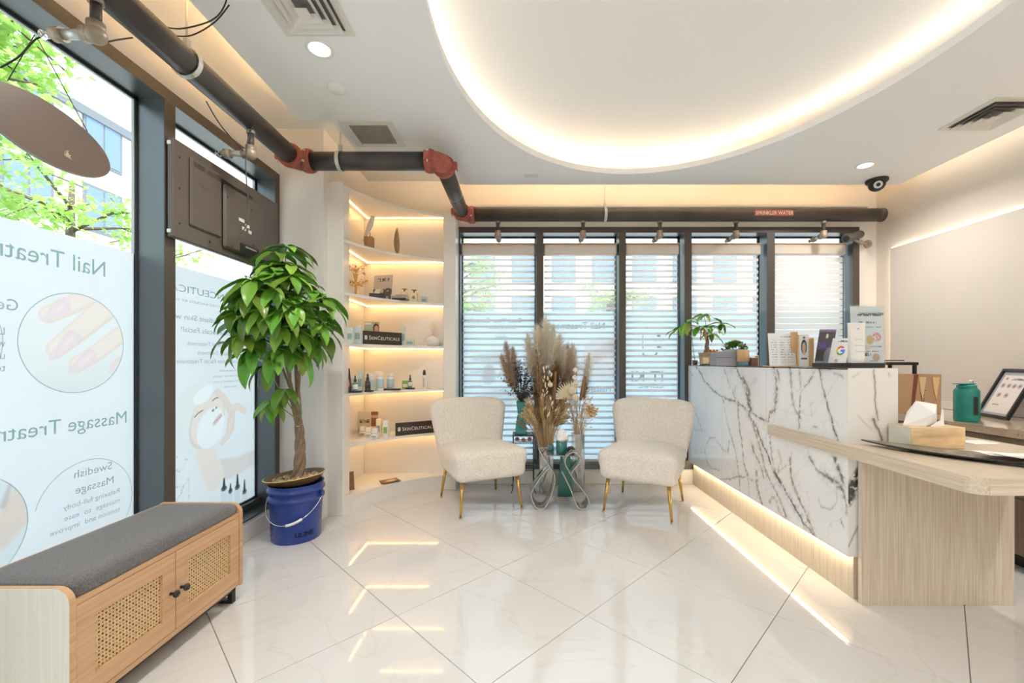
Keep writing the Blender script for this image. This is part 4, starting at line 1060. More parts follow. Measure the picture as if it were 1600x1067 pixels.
def end_fn(U, V):
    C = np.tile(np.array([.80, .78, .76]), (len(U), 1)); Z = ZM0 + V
    q = lambda zx, zy: ((1180 + zx * .15 - 1325) / 211.4 * 0.66, H + (565 - (560 + zy * .15)) / F * YMN)
    wx = U + (vnoise(U, V, 30, 4) - .5) * .012; wy = V + ZM0 + (vnoise(U, V, 30, 8) - .5) * .01
    for pts, wd, st in (([(1238, 120), (1235, 210), (1245, 360), (1258, 500), (1272, 640)], .006, 1), ([(1225, 630), (1245, 680), (1290, 750), (1318, 850)], .013, .9), ([(1070, 590), (1130, 660), (1210, 740)], .006, .3), ([(1010, 190), (1080, 150)], .006, .25), ([(1390, 150), (1405, 190)], .006, .4)):
        P = [((1180 + zx * .15 - 1325) / 78 * .243, H + (565 - (560 + zy * .15)) / F * YMN) for zx, zy in pts]
        d = poly_dist(wx, wy, P); C = blend(C, np.clip(1.3 - d / (wd * .5), 0, 1) * st, lin(96, 80, 66)); C = blend(C, np.exp(-(d / wd / 1.4) ** 2) * .3 * st, lin(170, 140, 110))
    bl = ell(wx, wy, .055, .60, .04, .12, -.5, .5); C = blend(C, bl * (vnoise(U, V, 50, 3) > .42), lin(70, 66, 66))
    d = poly_dist(wx, wy, [(.08, .72), (.05, .60), (.0, .48)]); C = blend(C, np.clip(1.3 - d / .02, 0, 1) * (vnoise(U, V, 60, 5) > .4), lin(60, 58, 62))
    d = poly_dist(wx, wy, [(.07, .40), (.03, .33), (.0, .27)]); C = blend(C, np.clip(1.3 - d / .006, 0, 1) * .6, lin(120, 105, 95)); return C
MB().bbox(XM + .0118, XMR, YMN + .0006, YMN + .0115, ZM0, ZM1, .001).build('marble_panel', 'ceramic', dk)
paint('marble_face', (XM, YMN - .0008, ZM0), (1, 0, 0), (0, 0, 1), XMR - XM, ZM1 - ZM0, .004, end_fn, 'marble', dk)
MB().bbox(XM, XMR, YMN, 4.04, ZM1 - .008, ZM1, .001).build('counter_top', 'black_plastic', dk, label='dark stone counter top')
paint('counter_edge', (XM, YMN + .0, ZM1 + .0006), (1, 0, 0), (0, 1, 0), XMR - XM, .9, .02, lambda U, V: np.tile(np.array([.8, .79, .78]), (len(U), 1)), 'marble', dk)
# wood table wing
ZT = .772; ZTB = .712; XT0 = 1.55; XT1 = 2.37; YT0 = 1.443
c_ = .05
poly_ = [(XT0, 2.664), (XT0, YT0 + c_)] + [(XT0 + c_ * (1 - math.cos(a)) , YT0 + c_ * (1 - math.sin(a))) for a in [R(x) for x in (15, 30, 45, 60, 75)]] + [(XT0 + c_, YT0), (XT1, YT0), (XT1, YMN - .002), (XM - .001, YMN - .002), (XM - .001, 2.664)]
MB().prism(poly_, ZTB, ZT, 'z').build('table_top', ['desk_wood_h'], dk, bevel=.0025)
MB().box(XMR + .002, XT1, YMN, 2.90, ZTB, ZT).build('table_top', 'desk_wood_h', dk)
MB().box(XT0 + c_, XT1, YT0 - .0012, YT0 - .0001, ZTB, ZT - .001).build('edge_band', 'desk_wood_x', dk)
MB().bbox(1.634, XT1, 2.03, 2.053, 0, ZTB - .0005, .001).build('leg_panel', 'desk_wood', dk)
MB().bbox(XT1 - .025, XT1, 2.054, 2.9, 0, ZTB - .0005, .001).build('side_panel', 'cabinet_wood', dk)
# back counter along the right wall
bc = root('back_counter', 'low marble-topped counter with brown wood drawers along the right wall', 'counter', (3.1, 2.5, 0))
def bcf(U, V):
    C = np.tile(lin(214, 196, 174), (len(U), 1)); n1 = vnoise(U, V, 7, 12, 5); C = blend(C, np.clip(1 - np.abs(n1 - .5) / .02, 0, 1) * .7, lin(120, 92, 74)); C = blend(C, (n1 > .62) * .4, lin(190, 160, 125)); return C
MB().bbox(2.752, 3.42, .9, 3.92, .743, .787, .001).build('counter_top', 'ceramic', bc)
paint('marble_face', (2.75, 3.92, .787 + .001), (0, -1, 0), (1, 0, 0), 3.0, .67, .01, bcf, 'marble', bc)
paint('marble_face', (2.7505, 3.92, .743), (0, -1, 0), (0, 0, 1), 3.0, .044, .01, lambda U, V: bcf(U, V + .2), 'marble', bc)
MB().box(2.80, 3.42, .92, 3.90, 0.08, .742).build('carcass', 'cabinet_wood', bc)
MB().box(2.85, 3.42, .92, 3.90, 0, .08).build('plinth', 'black_plastic', bc)
for k in range(5):
    for (z0, z1) in ((.09, .40), (.405, .735)): MB().bbox(2.782, 2.799, .93 + k * .595, .93 + k * .595 + .588, z0, z1, .002).build('drawer_front', 'cabinet_wood', bc)
MB().bbox(3.405, 3.42, .92, 3.90, .79, .85, .002).build('backsplash', 'trim_white', bc)

# --- things on the marble counter
mat('terracotta', (0.42, 0.33, 0.23), 0.7, var=.15, scale=60, bump=.6, bscale=90); mat('soil', (0.10, 0.06, 0.04), .95, bump=.6, bscale=200)
mat('leaf_green', (0.13, 0.30, 0.035), 0.35, var=.2, scale=9, objvar=.35); mat('leaf_bright', (0.24, 0.46, 0.06), 0.38, var=.2, scale=9, objvar=.3); mat('leaf_yellow', (.75, .42, .06), .4)
for nm in ('leaf_green', 'leaf_bright'):
    b_ = M[nm].node_tree.nodes['Principled BSDF']; b_.inputs['Subsurface Weight'].default_value = 0.0; b_.inputs['Coat Weight'].default_value = .15
mat('stem_green', (.22, .30, .08), .5); mat('bark_plant', (0.27, 0.19, 0.13), .8, var=.25, scale=30, bump=.6, bscale=60)
def leaf_mesh(name, L, Wd, droop, m, n=8, petiole=.0):
    """pointed leaf along +X from origin, folded on the midrib, drooping"""
    vs = []; fs = []
    for k in range(n + 1):
        s = k / n; w_ = Wd * (math.sin(PI * min(1, s ** .85 * .98 + .02)) ** .8) * (1 if s < .98 else .2)
        a = droop * s; x = L * (math.sin(a) / droop if abs(droop) > 1e-3 else s); z = -L * ((1 - math.cos(a)) / droop if abs(droop) > 1e-3 else 0)
        wv = .006 * math.sin(s * 9)
        for q, f in ((-1, 1), (-.5, .55), (0, 0), (.5, .55), (1, 1)):
            vs.append((x, q * w_, z + f * w_ * .30 + wv * abs(q)))
    for k in range(n):
        for j in range(4): fs.append((k * 5 + j, k * 5 + j + 1, (k + 1) * 5 + j + 1, (k + 1) * 5 + j))
    mb = MB(); mb.add(vs, fs, True); return mb.mesh(name, m)
def palmate(base, dirv, parent, meshes, rnd, nl=5, scale=1.0, spread=1.0):
    """fan of leaflets around a petiole tip"""
    d = Vector(dirv).normalized(); u, v, _ = frame_of(d)
    for k in range(nl):
        a = 2 * PI * k / nl + rnd.uniform(-.25, .25)
        out = (d * .35 + (u * math.cos(a) + v * math.sin(a)) * spread).normalized()
        out.z -= .35; out.normalize()
        side = out.cross(Vector((0, 0, 1)));
        if side.length < .05: side = Vector((1, 0, 0))
        side.normalize(); up = side.cross(out)
        s_ = scale * rnd.uniform(.75, 1.15)
        mt = Matrix((out, up.cross(out), up)).transposed().to_4x4() @ Matrix.Scale(s_, 4); mt.translation = base - world_of(parent).translation
        inst(rnd.choice(meshes), 'leaf', parent, mt)
def small_money_tree():
    p = Vector(px(1096, 569, 3.72)); p.z = ZM1 + .001; p.x = max(p.x, XM + .035)
    t = root('potted_money_tree', 'small braided money tree with a yellow leaf in a woven pot on the marble counter', 'plant', p)
    MB().lathe([(0, 0), (.047, 0), (.050, .004), (.066, .105), (.068, .108), (.066, .110), (.060, .108), (.058, .095), (0, .093)], p, 24).build('pot', 'terracotta', t)
    MB().disc(p + Vector((0, 0, .098)), .058, n=20).build('soil', 'soil', t)
    b = MB(); top = p + Vector((.010, 0, .235))
    for j in range(3):
        P = []
        for k in range(13):
            s = k / 12; a = j * 2 * PI / 3 + s * 5; r_ = .014 * (1 - s * .5); P.append(p + Vector((math.cos(a) * r_ + .01 * s, math.sin(a) * r_, .095 + s * .14)))
        b.tube(P, .010, n=7, rs=[.012 - .005 * (k / 12) for k in range(13)])
    b.build('braided_trunk', 'bark_plant', t)
    rnd = random.Random(21); ms = [leaf_mesh('small_leaf', .17, .030, 1.0, 'leaf_bright'), leaf_mesh('small_leaf', .15, .028, 1.4, 'leaf_bright'), leaf_mesh('small_leaf', .18, .030, .8, 'leaf_green')]
    tips = [(1075, 505), (1100, 492), (1108, 510), (1127, 506), (1092, 512), (1112, 522)]
    for (x, y) in tips:
        e_ = px(x, y, 3.72 + rnd.uniform(-.06, .06)); md = top.lerp(e_, .5) + Vector((0, 0, .03))
        MB().tube([top, md, e_], .0028, n=6).build('petiole', 'stem_green', t)
        palmate(e_, (e_ - top) + Vector((0, 0, .05)), t, ms, rnd, 5, .85)
    o = inst(leaf_mesh('small_leaf', .12, .02, .5, 'leaf_yellow'), 'leaf', t, Matrix.Translation(px(1098, 512, 3.68) - p) @ Matrix.Rotation(R(170), 4, 'Z') @ Matrix.Rotation(R(70), 4, 'Y'), label='yellow leaf')
    o = inst(o.data, 'leaf', t, Matrix.Translation(px(1098, 512, 3.68) - p) @ Matrix.Rotation(R(15), 4, 'Z') @ Matrix.Rotation(R(65), 4, 'Y'), label='yellow leaf')
    # second thin seedling shoot leaning left
    q = Vector(px(1078, 570, 3.95)); q.z = ZM1 + .001; q.x = XM + .03
    t2 = root('seedling_pot', 'tiny dark pot with thin pale stem and drooping leaves at the counter end', 'plant', q)
    MB().lathe([(0, 0), (.020, 0), (.026, .045), (.023, .045), (.02, .04), (0, .04)], q, 16).build('pot', 'brown_card', t2)
    e_ = px(1066, 512, 3.90); b = MB(); b.tube([q + Vector((0, 0, .04)), q + Vector((-.02, -.01, .13)), q + Vector((-.035, -.02, .25)), e_], .003, n=6); b.build('stem', 'wood_feather', t2)
    palmate(e_, (-.2, -.2, 1), t2, ms, rnd, 7, 1.0, .9)
small_money_tree()
def put(x, y, d): p = px(x, y, d); p.z = ZM1 + .001; return p
# little orange ornament
p = put(1113, 571, 3.80); t = root('carved_ornament', 'small orange carved bowl ornament with tiny animals on top behind the grey organiser', 'ornament', p)
mat('amber_wood', (.62, .26, .05), .35, var=.2, scale=40)
MB().box(p.x - .045, p.x + .045, p.y - .03, p.y + .03, p.z, p.z + .062).build('stand', 'cream_wax', t)
MB().lathe([(.030, .062), (.048, .075), (.055, .105), (.050, .108), (.035, .085), (0, .08)], p, 20).build('bowl', 'amber_wood', t)
b = MB()
for dx in (-.03, 0, .03): b.sph(p + Vector((dx, 0, .115)), .016, 8, 6); b.sph(p + Vector((dx + .01, -.006, .132)), .010, 8, 6)
b.build('animals', 'amber_wood', t)
p = put(1103, 571, 3.55); t = root('nameplate', 'small gold framed plate before the woven pot', 'frame', p)
MB().bbox(p.x - .045, p.x + .05, p.y - .02, p.y + .02, p.z, p.z + .008, .001).build('base', 'black_plastic', t); MB().bbox(p.x - .035, p.x + .030, p.y - .004, p.y + .004, p.z + .008, p.z + .072, .002).build('frame', 'gilt', t)
MB().box(p.x - .026, p.x + .021, p.y - .0052, p.y - .0042, p.z + .016, p.z + .064).build('plate', 'cream_wax', t)
# grey organiser
mat('felt_grey', (0.30, 0.31, 0.35), 0.75); mat('bamboo', (.62, .42, .22), .45, var=.12, scale=60, stretch=(1, 1, .1))
a = put(1114.5, 570, 3.20); c = put(1153, 570, 3.20)
t = root('desk_organiser', 'grey stepped desk organiser on the marble counter', 'organiser', ((a + c) / 2))
pl = [(a.x, a.z), (c.x, a.z), (c.x, a.z + .125), (a.x + .13, a.z + .125), (a.x + .11, a.z + .112), (a.x + .012, a.z + .104), (a.x, a.z + .09)]
MB().prism(pl, a.y - .045, a.y + .06, 'y').build('body', 'felt_grey', t, bevel=.003)
MB().box(a.x + .005, a.x + .122, a.y - .0475, a.y - .0455, a.z + .062, a.z + .064).build('slot_line', 'black_plastic', t)
# bushy succulent behind
p = put(1148, 560, 3.36); t = root('bushy_houseplant', 'low bushy green houseplant in a pot behind the grey organiser', 'plant', p)
MB().lathe([(0, 0), (.04, 0), (.052, .09), (.046, .09), (0, .085)], p, 18).build('pot', 'felt_grey', t)
rnd = random.Random(4); b = MB()
for k in range(420):
    a_ = rnd.uniform(0, 2 * PI); el = rnd.uniform(-.2, 1.5); r_ = rnd.uniform(.5, 1)
    q = p + Vector((math.cos(a_) * math.cos(el) * .098 * r_, math.sin(a_) * math.cos(el) * .05 * r_, .130 + math.sin(el) * .060 * r_))
    mt = Matrix.Translation(q) @ Matrix.Rotation(a_, 4, 'Z') @ Matrix.Rotation(-el + rnd.uniform(-.6, .6), 4, 'Y') @ Matrix.Rotation(rnd.uniform(-1, 1), 4, 'X')
    b.add([mt @ Vector(v) for v in ((-.002, -.004, 0), (.012, -.006, .002), (.018, 0, 0), (.012, .006, .002), (-.002, .004, 0))], [(0, 1, 2, 3, 4)])
o = b.build('foliage', 'leaf_green', t); o['kind'] = 'stuff'
# wooden lidded jar
p = put(1161, 571, 3.12); t = root('diffuser_jar', 'wood-topped cylindrical jar with a teal glass base on the counter', 'jar', p)
MB().lathe([(0, 0), (.034, 0), (.036, .003), (.036, .030), (0, .030)], p, 24).build('glass_base', 'glass_blue', t)
MB().lathe([(.038, .0305), (.041, .032), (.041, .112), (.034, .120), (0, .121)], p, 24).build('wooden_shell', 'bamboo', t)
b = put(1177, 571, 3.15); t = root('wooden_block', 'small plain wooden card holder right of the wood-topped jar', 'card holder', b)
MB().bbox(b.x - .028, b.x + .024, b.y - .02, b.y + .02, b.z, b.z + .062, .003).build('block', 'brown_card', t); MB().bbox(b.x + .0245, b.x + .032, b.y - .02, b.y + .02, b.z, b.z + .075, .002).build('wooden_side', 'bamboo', t)
# price list on stand
def stand_sheet(name, label, cat_, x0, x1, ytop, y0, d, lean, fn, mbody, extra=None, thick=.004, ang=0.0, res=.0025):
    A = put(x0, y0, d); B = put(x1, y0, d); wd = (B - A).length; ht = (VY - ytop) / F * d + H - A.z
    T = Matrix.Translation(A) @ Matrix.Rotation(ang, 4, 'Z') @ Matrix.Rotation(R(-lean), 4, 'X'); t = root(name, label, cat_, A)
    MB().bbox(0, wd, 0, thick, .002, ht, .0008, T).build('panel', mbody, t)
    if fn: paint('print', T @ Vector((.002, -.0008, .003)), T.to_3x3() @ Vector((1, 0, 0)), T.to_3x3() @ Vector((0, 0, 1)), wd - .004, ht - .005, res, fn, 'print_sheet', t)
    return t, T, wd, ht
def lines_fn(rows, dens, ink, base, x0=.12, x1=.9):
    def fn(U, V):
        C = np.tile(lin(*base), (len(U), 1)); W_ = U.max(); H_ = V.max(); u = U / W_; v = V / H_
        for (a, hgt, xa, xb) in rows:
            m_ = (np.abs(v - a) < hgt / 2) & (u > xa) & (u < xb) & (vnoise(U, V * .3, 260, int(a * 100), 2) > dens); C = blend(C, m_.astype(float) * .75, lin(*ink))
        return C
    return fn
rows = [(.90, .03, .45, .85)] + [(.80 - k * .075, .018, xa, xb) for k in range(10) for xa, xb in ((.08, .3), (.4, .62), (.7, .9))]
t, T, wd, ht = stand_sheet('price_list', 'white printed price list on an acrylic and wood stand on the counter', 'sign', 1203, 1245, 520, 571.5, 2.62, 6, lines_fn(rows, .45, (120, 125, 135), (236, 240, 246)), 'white_plastic')
MB().bbox(-.02, wd + .03, -.02, .05, 0, .006, .001, Matrix.Translation(T.translation)).build('base', 'bamboo', t); MB().bbox(wd - .03, wd + .012, .008, .014, 0.01, ht * 1.03, .001, Matrix.Translation(T.translation)).build('back_leaf', 'bamboo', t)
def lady(U, V):
    C = np.tile(lin(238, 238, 238), (len(U), 1)); W_ = U.max(); H_ = V.max(); u = U / W_ ; v = V / H_
    C = blend(C, ell(u, v, .5, .62, .30, .24, 0), lin(60, 70, 85)); C = blend(C, ell(u, v, .5, .60, .20, .17, 0), lin(225, 190, 160)); C = blend(C, ell(u, v, .5, .42, .16, .06, 0), lin(222, 200, 180)); C = blend(C, ell(u, v, .5, .92, .12, .03), lin(60, 70, 85))
    C = blend(C, ((np.abs(v - .25) < .03) & (u > .2) & (u < .85)).astype(float), lin(90, 105, 125)); return C
stand_sheet('portrait_sign', 'narrow white sign with a portrait between two wood edges on the counter', 'sign', 1248, 1264, 523, 571, 2.55, 0, lady, 'bamboo', thick=.012)
p = put(1267.5, 571, 2.58); MB().bbox(p.x - .004, p.x + .004, p.y - .02, p.y + .04, p.z, p.z + .175, .001).build('card_holder', 'bamboo', loc=p, label='thin upright wooden slat right of the portrait sign', cat='card holder')
def purple(U, V):
    W_ = U.max(); H_ = V.max(); u = U / W_; v = V / H_; C = np.tile(lin(74, 72, 80), (len(U), 1)); C = blend(C, (v > .95).astype(float), lin(130, 110, 160))
    C = blend(C, ((v > .48) & (v < .66) & (u < .85) & (vnoise(U, V, 120, 3) > .45)).astype(float), lin(104, 84, 150)); C = blend(C, ell(u, v, .5, .82, .08, .06), lin(225, 215, 195)); C = blend(C, ell(u, v, .8, .30, .35, .22), lin(130, 140, 150)); C = blend(C, (v < .16).astype(float), lin(130, 160, 175)); return C
def leaning(x0b, x1b, x0t, ytop, y0, d, name, label, fn, m, thick=.003):
    A = put(x0b, y0, d); B = put(x1b, y0, d); C_ = px(x0t, ytop, d); wd = (B - A).length; ht = C_.z - A.z; t = root(name, label, 'sign', A)
    # card leaning back and turned so that it slants
    v = (C_ - A) + Vector((0, .03, 0)); u = (B - A).normalized(); nrm = u.cross(v).normalized()
    P = [A, B, B + v, A + v]; bk_ = nrm * thick * (1 if nrm.y > 0 else -1); vs = [p_ for p_ in P] + [p_ + bk_ for p_ in P]
    MB().add(vs, [(0, 1, 2, 3), (7, 6, 5, 4), (0, 1, 5, 4), (1, 2, 6, 5), (2, 3, 7, 6), (3, 0, 4, 7)]).build('card', m, t)
    return t, A, u, v, wd, nrm
def slanted_print(t, A, u, v, wd, nrm, fn, ht):
    uu = Vector(u); o = paint('print', (0, 0, 0), (1, 0, 0), (0, 0, 1), wd - .002, ht, .003, fn, 'print_sheet', None)
    me = o.data; o.parent = t; off = -nrm * .0008 if nrm.y > 0 else nrm * .0008
    for vv in me.vertices: a_, c_ = vv.co.x + .001, vv.co.z; vv.co = A - t.location + u * a_ + v * (c_ / ht * .995) + off
r_ = leaning(1272, 1298, 1287, 514, 571, 2.45, 'purple_leaflet', 'dark purple slanted leaflet in the acrylic holder on the counter', purple, 'print_dark'); slanted_print(*r_, purple, .2)
def gfn(U, V):
    W_ = U.max(); H_ = V.max(); u = U / W_; v = V / H_; C = np.tile(lin(240, 241, 244), (len(U), 1))
    x = (u - .55) * W_; y = (v - .57) * H_; rr = np.hypot(x, y); an = np.arctan2(y, x); Rg = .024
    ring = (rr < Rg) & (rr > Rg * .62)
    C = blend(C, (ring & (an > .7) & (an < 2.5)).astype(float), lin(222, 60, 50)); C = blend(C, (ring & ((an > 2.5) | (an < -2.6))).astype(float), lin(245, 185, 30))
    C = blend(C, (ring & (an >= -2.6) & (an < -.8)).astype(float), lin(52, 160, 84)); C = blend(C, (ring & (an >= -.8) & (an < .12)).astype(float), lin(66, 130, 240))
    C = blend(C, ((np.abs(y) < Rg * .19) & (x > 0) & (x < Rg)).astype(float), lin(66, 130, 240))
    C = blend(C, ((np.abs(v - .9) < .025) & (u > .3) & (vnoise(U, V, 250, 3, 2) > .4)).astype(float), lin(80, 95, 120))
    s = (np.abs(v - .38) < .02) & (u > .25) & (u < .8) & (np.mod(u * 14, 2) < 1.2); C = blend(C, s.astype(float) * .6, lin(225, 150, 150))
    C = blend(C, ell(u, v, .42, .2, .12, .09, 0, .2) * .7 * (vnoise(U, V, 200, 8) > .5), lin(70, 80, 80)); return C
r_ = leaning(1293, 1321, 1308, 528, 571, 2.37, 'review_card', 'white slanted card with a multicoloured letter G ring on the counter', gfn, 'white_plastic'); slanted_print(*r_, gfn, .15)
p = put(1338, 570, 2.12); p.z += .026; t = root('white_tube', 'tall white cosmetic tube standing upside down on the black stand', 'tube', p)
b = MB(); n = 20; L = []
for k in range(9):
    s = k / 8; L.append((.036 + .010 * s, .030 * (1 - s) + .003, .0 + s * .20))
vs = [(p.x + a_ * math.cos(2 * PI * i / n), p.y + c_ * math.sin(2 * PI * i / n), p.z + z) for a_, c_, z in L for i in range(n)]
b.add(vs, [(k * n + i, k * n + (i + 1) % n, (k + 1) * n + (i + 1) % n, (k + 1) * n + i) for k in range(8) for i in range(n)] + [tuple(range(n))], True); b.build('tube_body', 'ceramic', t)
b = MB()
for zz in (.055, .085, .115): b.box(p.x - .02, p.x + .022, p.y - .032 + zz * .13, p.y - .028 + zz * .13, p.z + zz, p.z + zz + .0016)
b.sph(p + Vector((.002, -.010, .17)), .004, 8, 6); b.build('printed_lines', 'label_grey', t)
def poster(U, V):
    W_ = U.max(); H_ = V.max(); u = U / W_; v = V / H_; C = np.tile(lin(224, 238, 248), (len(U), 1)); C = blend(C, np.clip(v - .6, 0, 1) * .9, lin(240, 246, 248))
    for a_, ht_, xa, xb, cc in ((.86, .035, .2, .95, (90, 100, 110)), (.74, .035, .25, .8, (120, 130, 140)), (.66, .02, .35, .95, (150, 165, 175)), (.34, .02, .6, .95, (60, 70, 80)), (.26, .02, .35, .85, (110, 120, 130)), (.20, .035, .33, .6, (50, 50, 50)), (.10, .015, .55, .8, (120, 120, 120))):
        C = blend(C, ((np.abs(v - a_) < ht_ / 2) & (u > xa) & (u < xb) & (vnoise(U, V * .3, 170, int(a_ * 90), 2) > .42)).astype(float), lin(*cc))
    C = blend(C, ell(u, v, .58, .45, .11, .075), lin(214, 178, 110)); C = blend(C, ell(u, v, .80, .50, .14, .075) * (vnoise(U, V, 110, 5) > .42), lin(228, 128, 140)); C = blend(C, ell(u, v, .76, .16, .12, .065) , lin(190, 160, 140)); C = blend(C, ell(u, v, .5, .33, .12, .04) * .6, lin(220, 190, 190)); return C
t, T, wd, ht = stand_sheet('acrylic_poster_stand', 'tall acrylic stand with a pale blue price poster at the counter end', 'sign', 1331.5, 1384, 478, 568.0, 2.19, 2, poster, 'white_plastic', ang=.05, res=.0025)
glassmat('acrylic', (.97, .985, .985), .35)
MB().bbox(-.006, wd + .008, -.006, -.002, .0, ht + .008, .001, T).build('acrylic_cover', 'acrylic', t)
for z, x, s_, tx in ((.86, .24, .018, 'Laser Cosmetic Clinic'), (.205, .30, .019, '$249')):
    text(tx, s_, T @ Vector((wd * x, -.0072, ht * z)), T.to_3x3() @ Vector((1, 0, 0)), T.to_3x3() @ Vector((0, 0, 1)), 'print_dark', t, bold=.0004, sxx=.82)
# black metal riser shelf
p = put(1340, 574, 2.20); t = root('metal_riser', 'black metal riser shelf standing across the end of the marble counter', 'stand', (1.85, 2.25, ZM1))
A = put(1283, 572, 2.19); B = put(1377, 572, 2.19)
MB().bbox(A.x, B.x, 2.165, 2.26, ZM1 + .001, ZM1 + .0255, .002).build('tray', 'black_metal', t)
t = root('metal_rack', 'black metal rack on the back counter, its top just showing right of the marble end', 'rack', (2.92, 3.38, .788))
MB().bbox(2.77, 3.075, 3.27, 3.52, 1.143, 1.166, .002).build('top_plate', 'black_metal', t)
for xx in (2.775, 3.045):
    for yy in (3.275, 3.495): MB().bbox(xx, xx + .022, yy, yy + .02, .7885, 1.143, .002).build('leg', 'black_metal', t)
p = Vector((2.93, 3.36, 1.167)); t = root('paper_pile', 'small pile of papers with pens on the black metal rack', 'paper', p)
MB().box(p.x - .06, p.x + .12, p.y - .05, p.y + .08, p.z, p.z + .008).build('papers', 'carton_white', t); MB().cyl(p + Vector((-.04, 0, .013)), p + Vector((.13, .02, .012)), .004, n=8).build('pen', 'print_dark', t)
# --- things on the wing / back counter
# paper bag
def bag():
    zb = .7885; y0, y1 = 3.10, 3.22; X = lambda x: (x - VX) / F * y0; x0 = 2.76; x1 = X(1470); z1 = 1.076
    t = root('paper_bag', 'brown kraft paper bag with printed lettering and ribbon handles on the back counter', 'bag', ((x0 + x1) / 2, y0, zb))
    mat('kraft', (.52, .34, .21), .75, bump=.15, bscale=30); mat('kraft_dark', (.22, .07, .035), .6); mat('ribbon', (.80, .58, .32), .5)
    b = MB(); b.add([(x0, y0, zb), (x1, y0, zb), (x1 + .005, y0, z1), (x0 - .004, y0, z1), (x0, y1, zb), (x1, y1, zb), (x1 + .005, y1, z1), (x0 - .004, y1, z1)], [(0, 1, 2, 3), (4, 5, 6, 7), (0, 4, 7, 3), (1, 5, 6, 2), (0, 1, 5, 4)]); b.build('bag_body', 'kraft', t)
    b = MB(); b.add([(X(1422), y0 - .0012, zb), (X(1427), y0 - .0012, zb), (X(1435), y0 - .0012, z1), (X(1428), y0 - .0012, z1)], [(0, 1, 2, 3)]); b.build('dark_gusset', 'kraft_dark', t)
    for xx, sg in ((X(1441), 1), (X(1462), -1)):
        P = [(xx - .028, z1 - .02), (xx - .020, z1 - .10), (xx, z1 - .19), (xx + .012, z1 - .10), (xx + .026, z1 - .02)]
        MB().prism(P, y0 - .006, y0 - .002, 'y').build('ribbon', 'ribbon', t)
    text('Boutique', .055, (X(1444), y0 - .0015, zb + .03), (0, 0, 1), (-1, 0, 0), 'print_dark', t)
bag()
# tissue box
A = px(1423, 700, 1.72); 
def tissue():
    x0, x1 = px(1350, 0, 1.0).x, 0
    z0 = ZT + .001
    d1 = F * (H - z0) / (701 - VY); xa = (1424 - VX) / F * d1; xb = (1506 - VX) / F * d1
    d0 = d1 + .13
    mat('agate', (.72, .52, .30), .25, var=.35, scale=5, stretch=(1, 1, 5)); mat('agate_pale', (.74, .72, .62), .25, var=.12, scale=5, stretch=(1, 1, 3)); mat('tissue', (.88, .87, .86), .8)
    t = root('tissue_box', 'rectangular tissue box with golden agate pattern on the wood table wing', 'tissue box', ((xa + xb) / 2, d1, z0)); h = .098
    T = Matrix.Translation((xa, d1, z0)) @ Matrix.Rotation(R(-2), 4, 'Z'); W_ = xb - xa
    MB().bbox(0, W_, 0, .125, 0, h, .002, T).build('box', 'agate', t); MB().box(-.0015, -.0003, .002, .123, .002, h - .002, T).build('side_panel', 'agate_pale', t)
    MB().lathe([(0, .0005), (.045, .0005), (.045, .0015), (0, .0015)], (0, 0, 0), 24, T @ Matrix.Translation((W_ * .45, .06, h)), sx=1.2, sy=.5).build('opening', 'tv_dark', t)
    b = MB(); vs = [(W_ * .05, .06, h), (W_ * .70, .06, h), (W_ * .66, .05, h + .10), (W_ * .30, .06, h + .115), (W_ * .52, .02, h + .06), (W_ * .60, .085, h + .05), (W_ * .22, .085, h + .06), (W_ * .38, .035, h)]
    b.add([T @ Vector(v) for v in vs], [(0, 7, 4, 3), (7, 1, 2, 4), (4, 2, 3), (0, 3, 6), (6, 3, 2, 5), (1, 5, 2), (0, 6, 5, 1)]); b.build('tissue', 'tissue', t)
    b = MB(); b.add([T @ Vector(v) for v in ((W_ * .40, .018, h), (W_ * .72, .03, h + .001), (W_ * .73, .035, h + .075), (W_ * .68, .03, h + .085), (W_ * .64, .028, h + .03))], [(0, 1, 2, 3, 4)]); b.build('tissue_fold', 'tissue', t)
tissue()
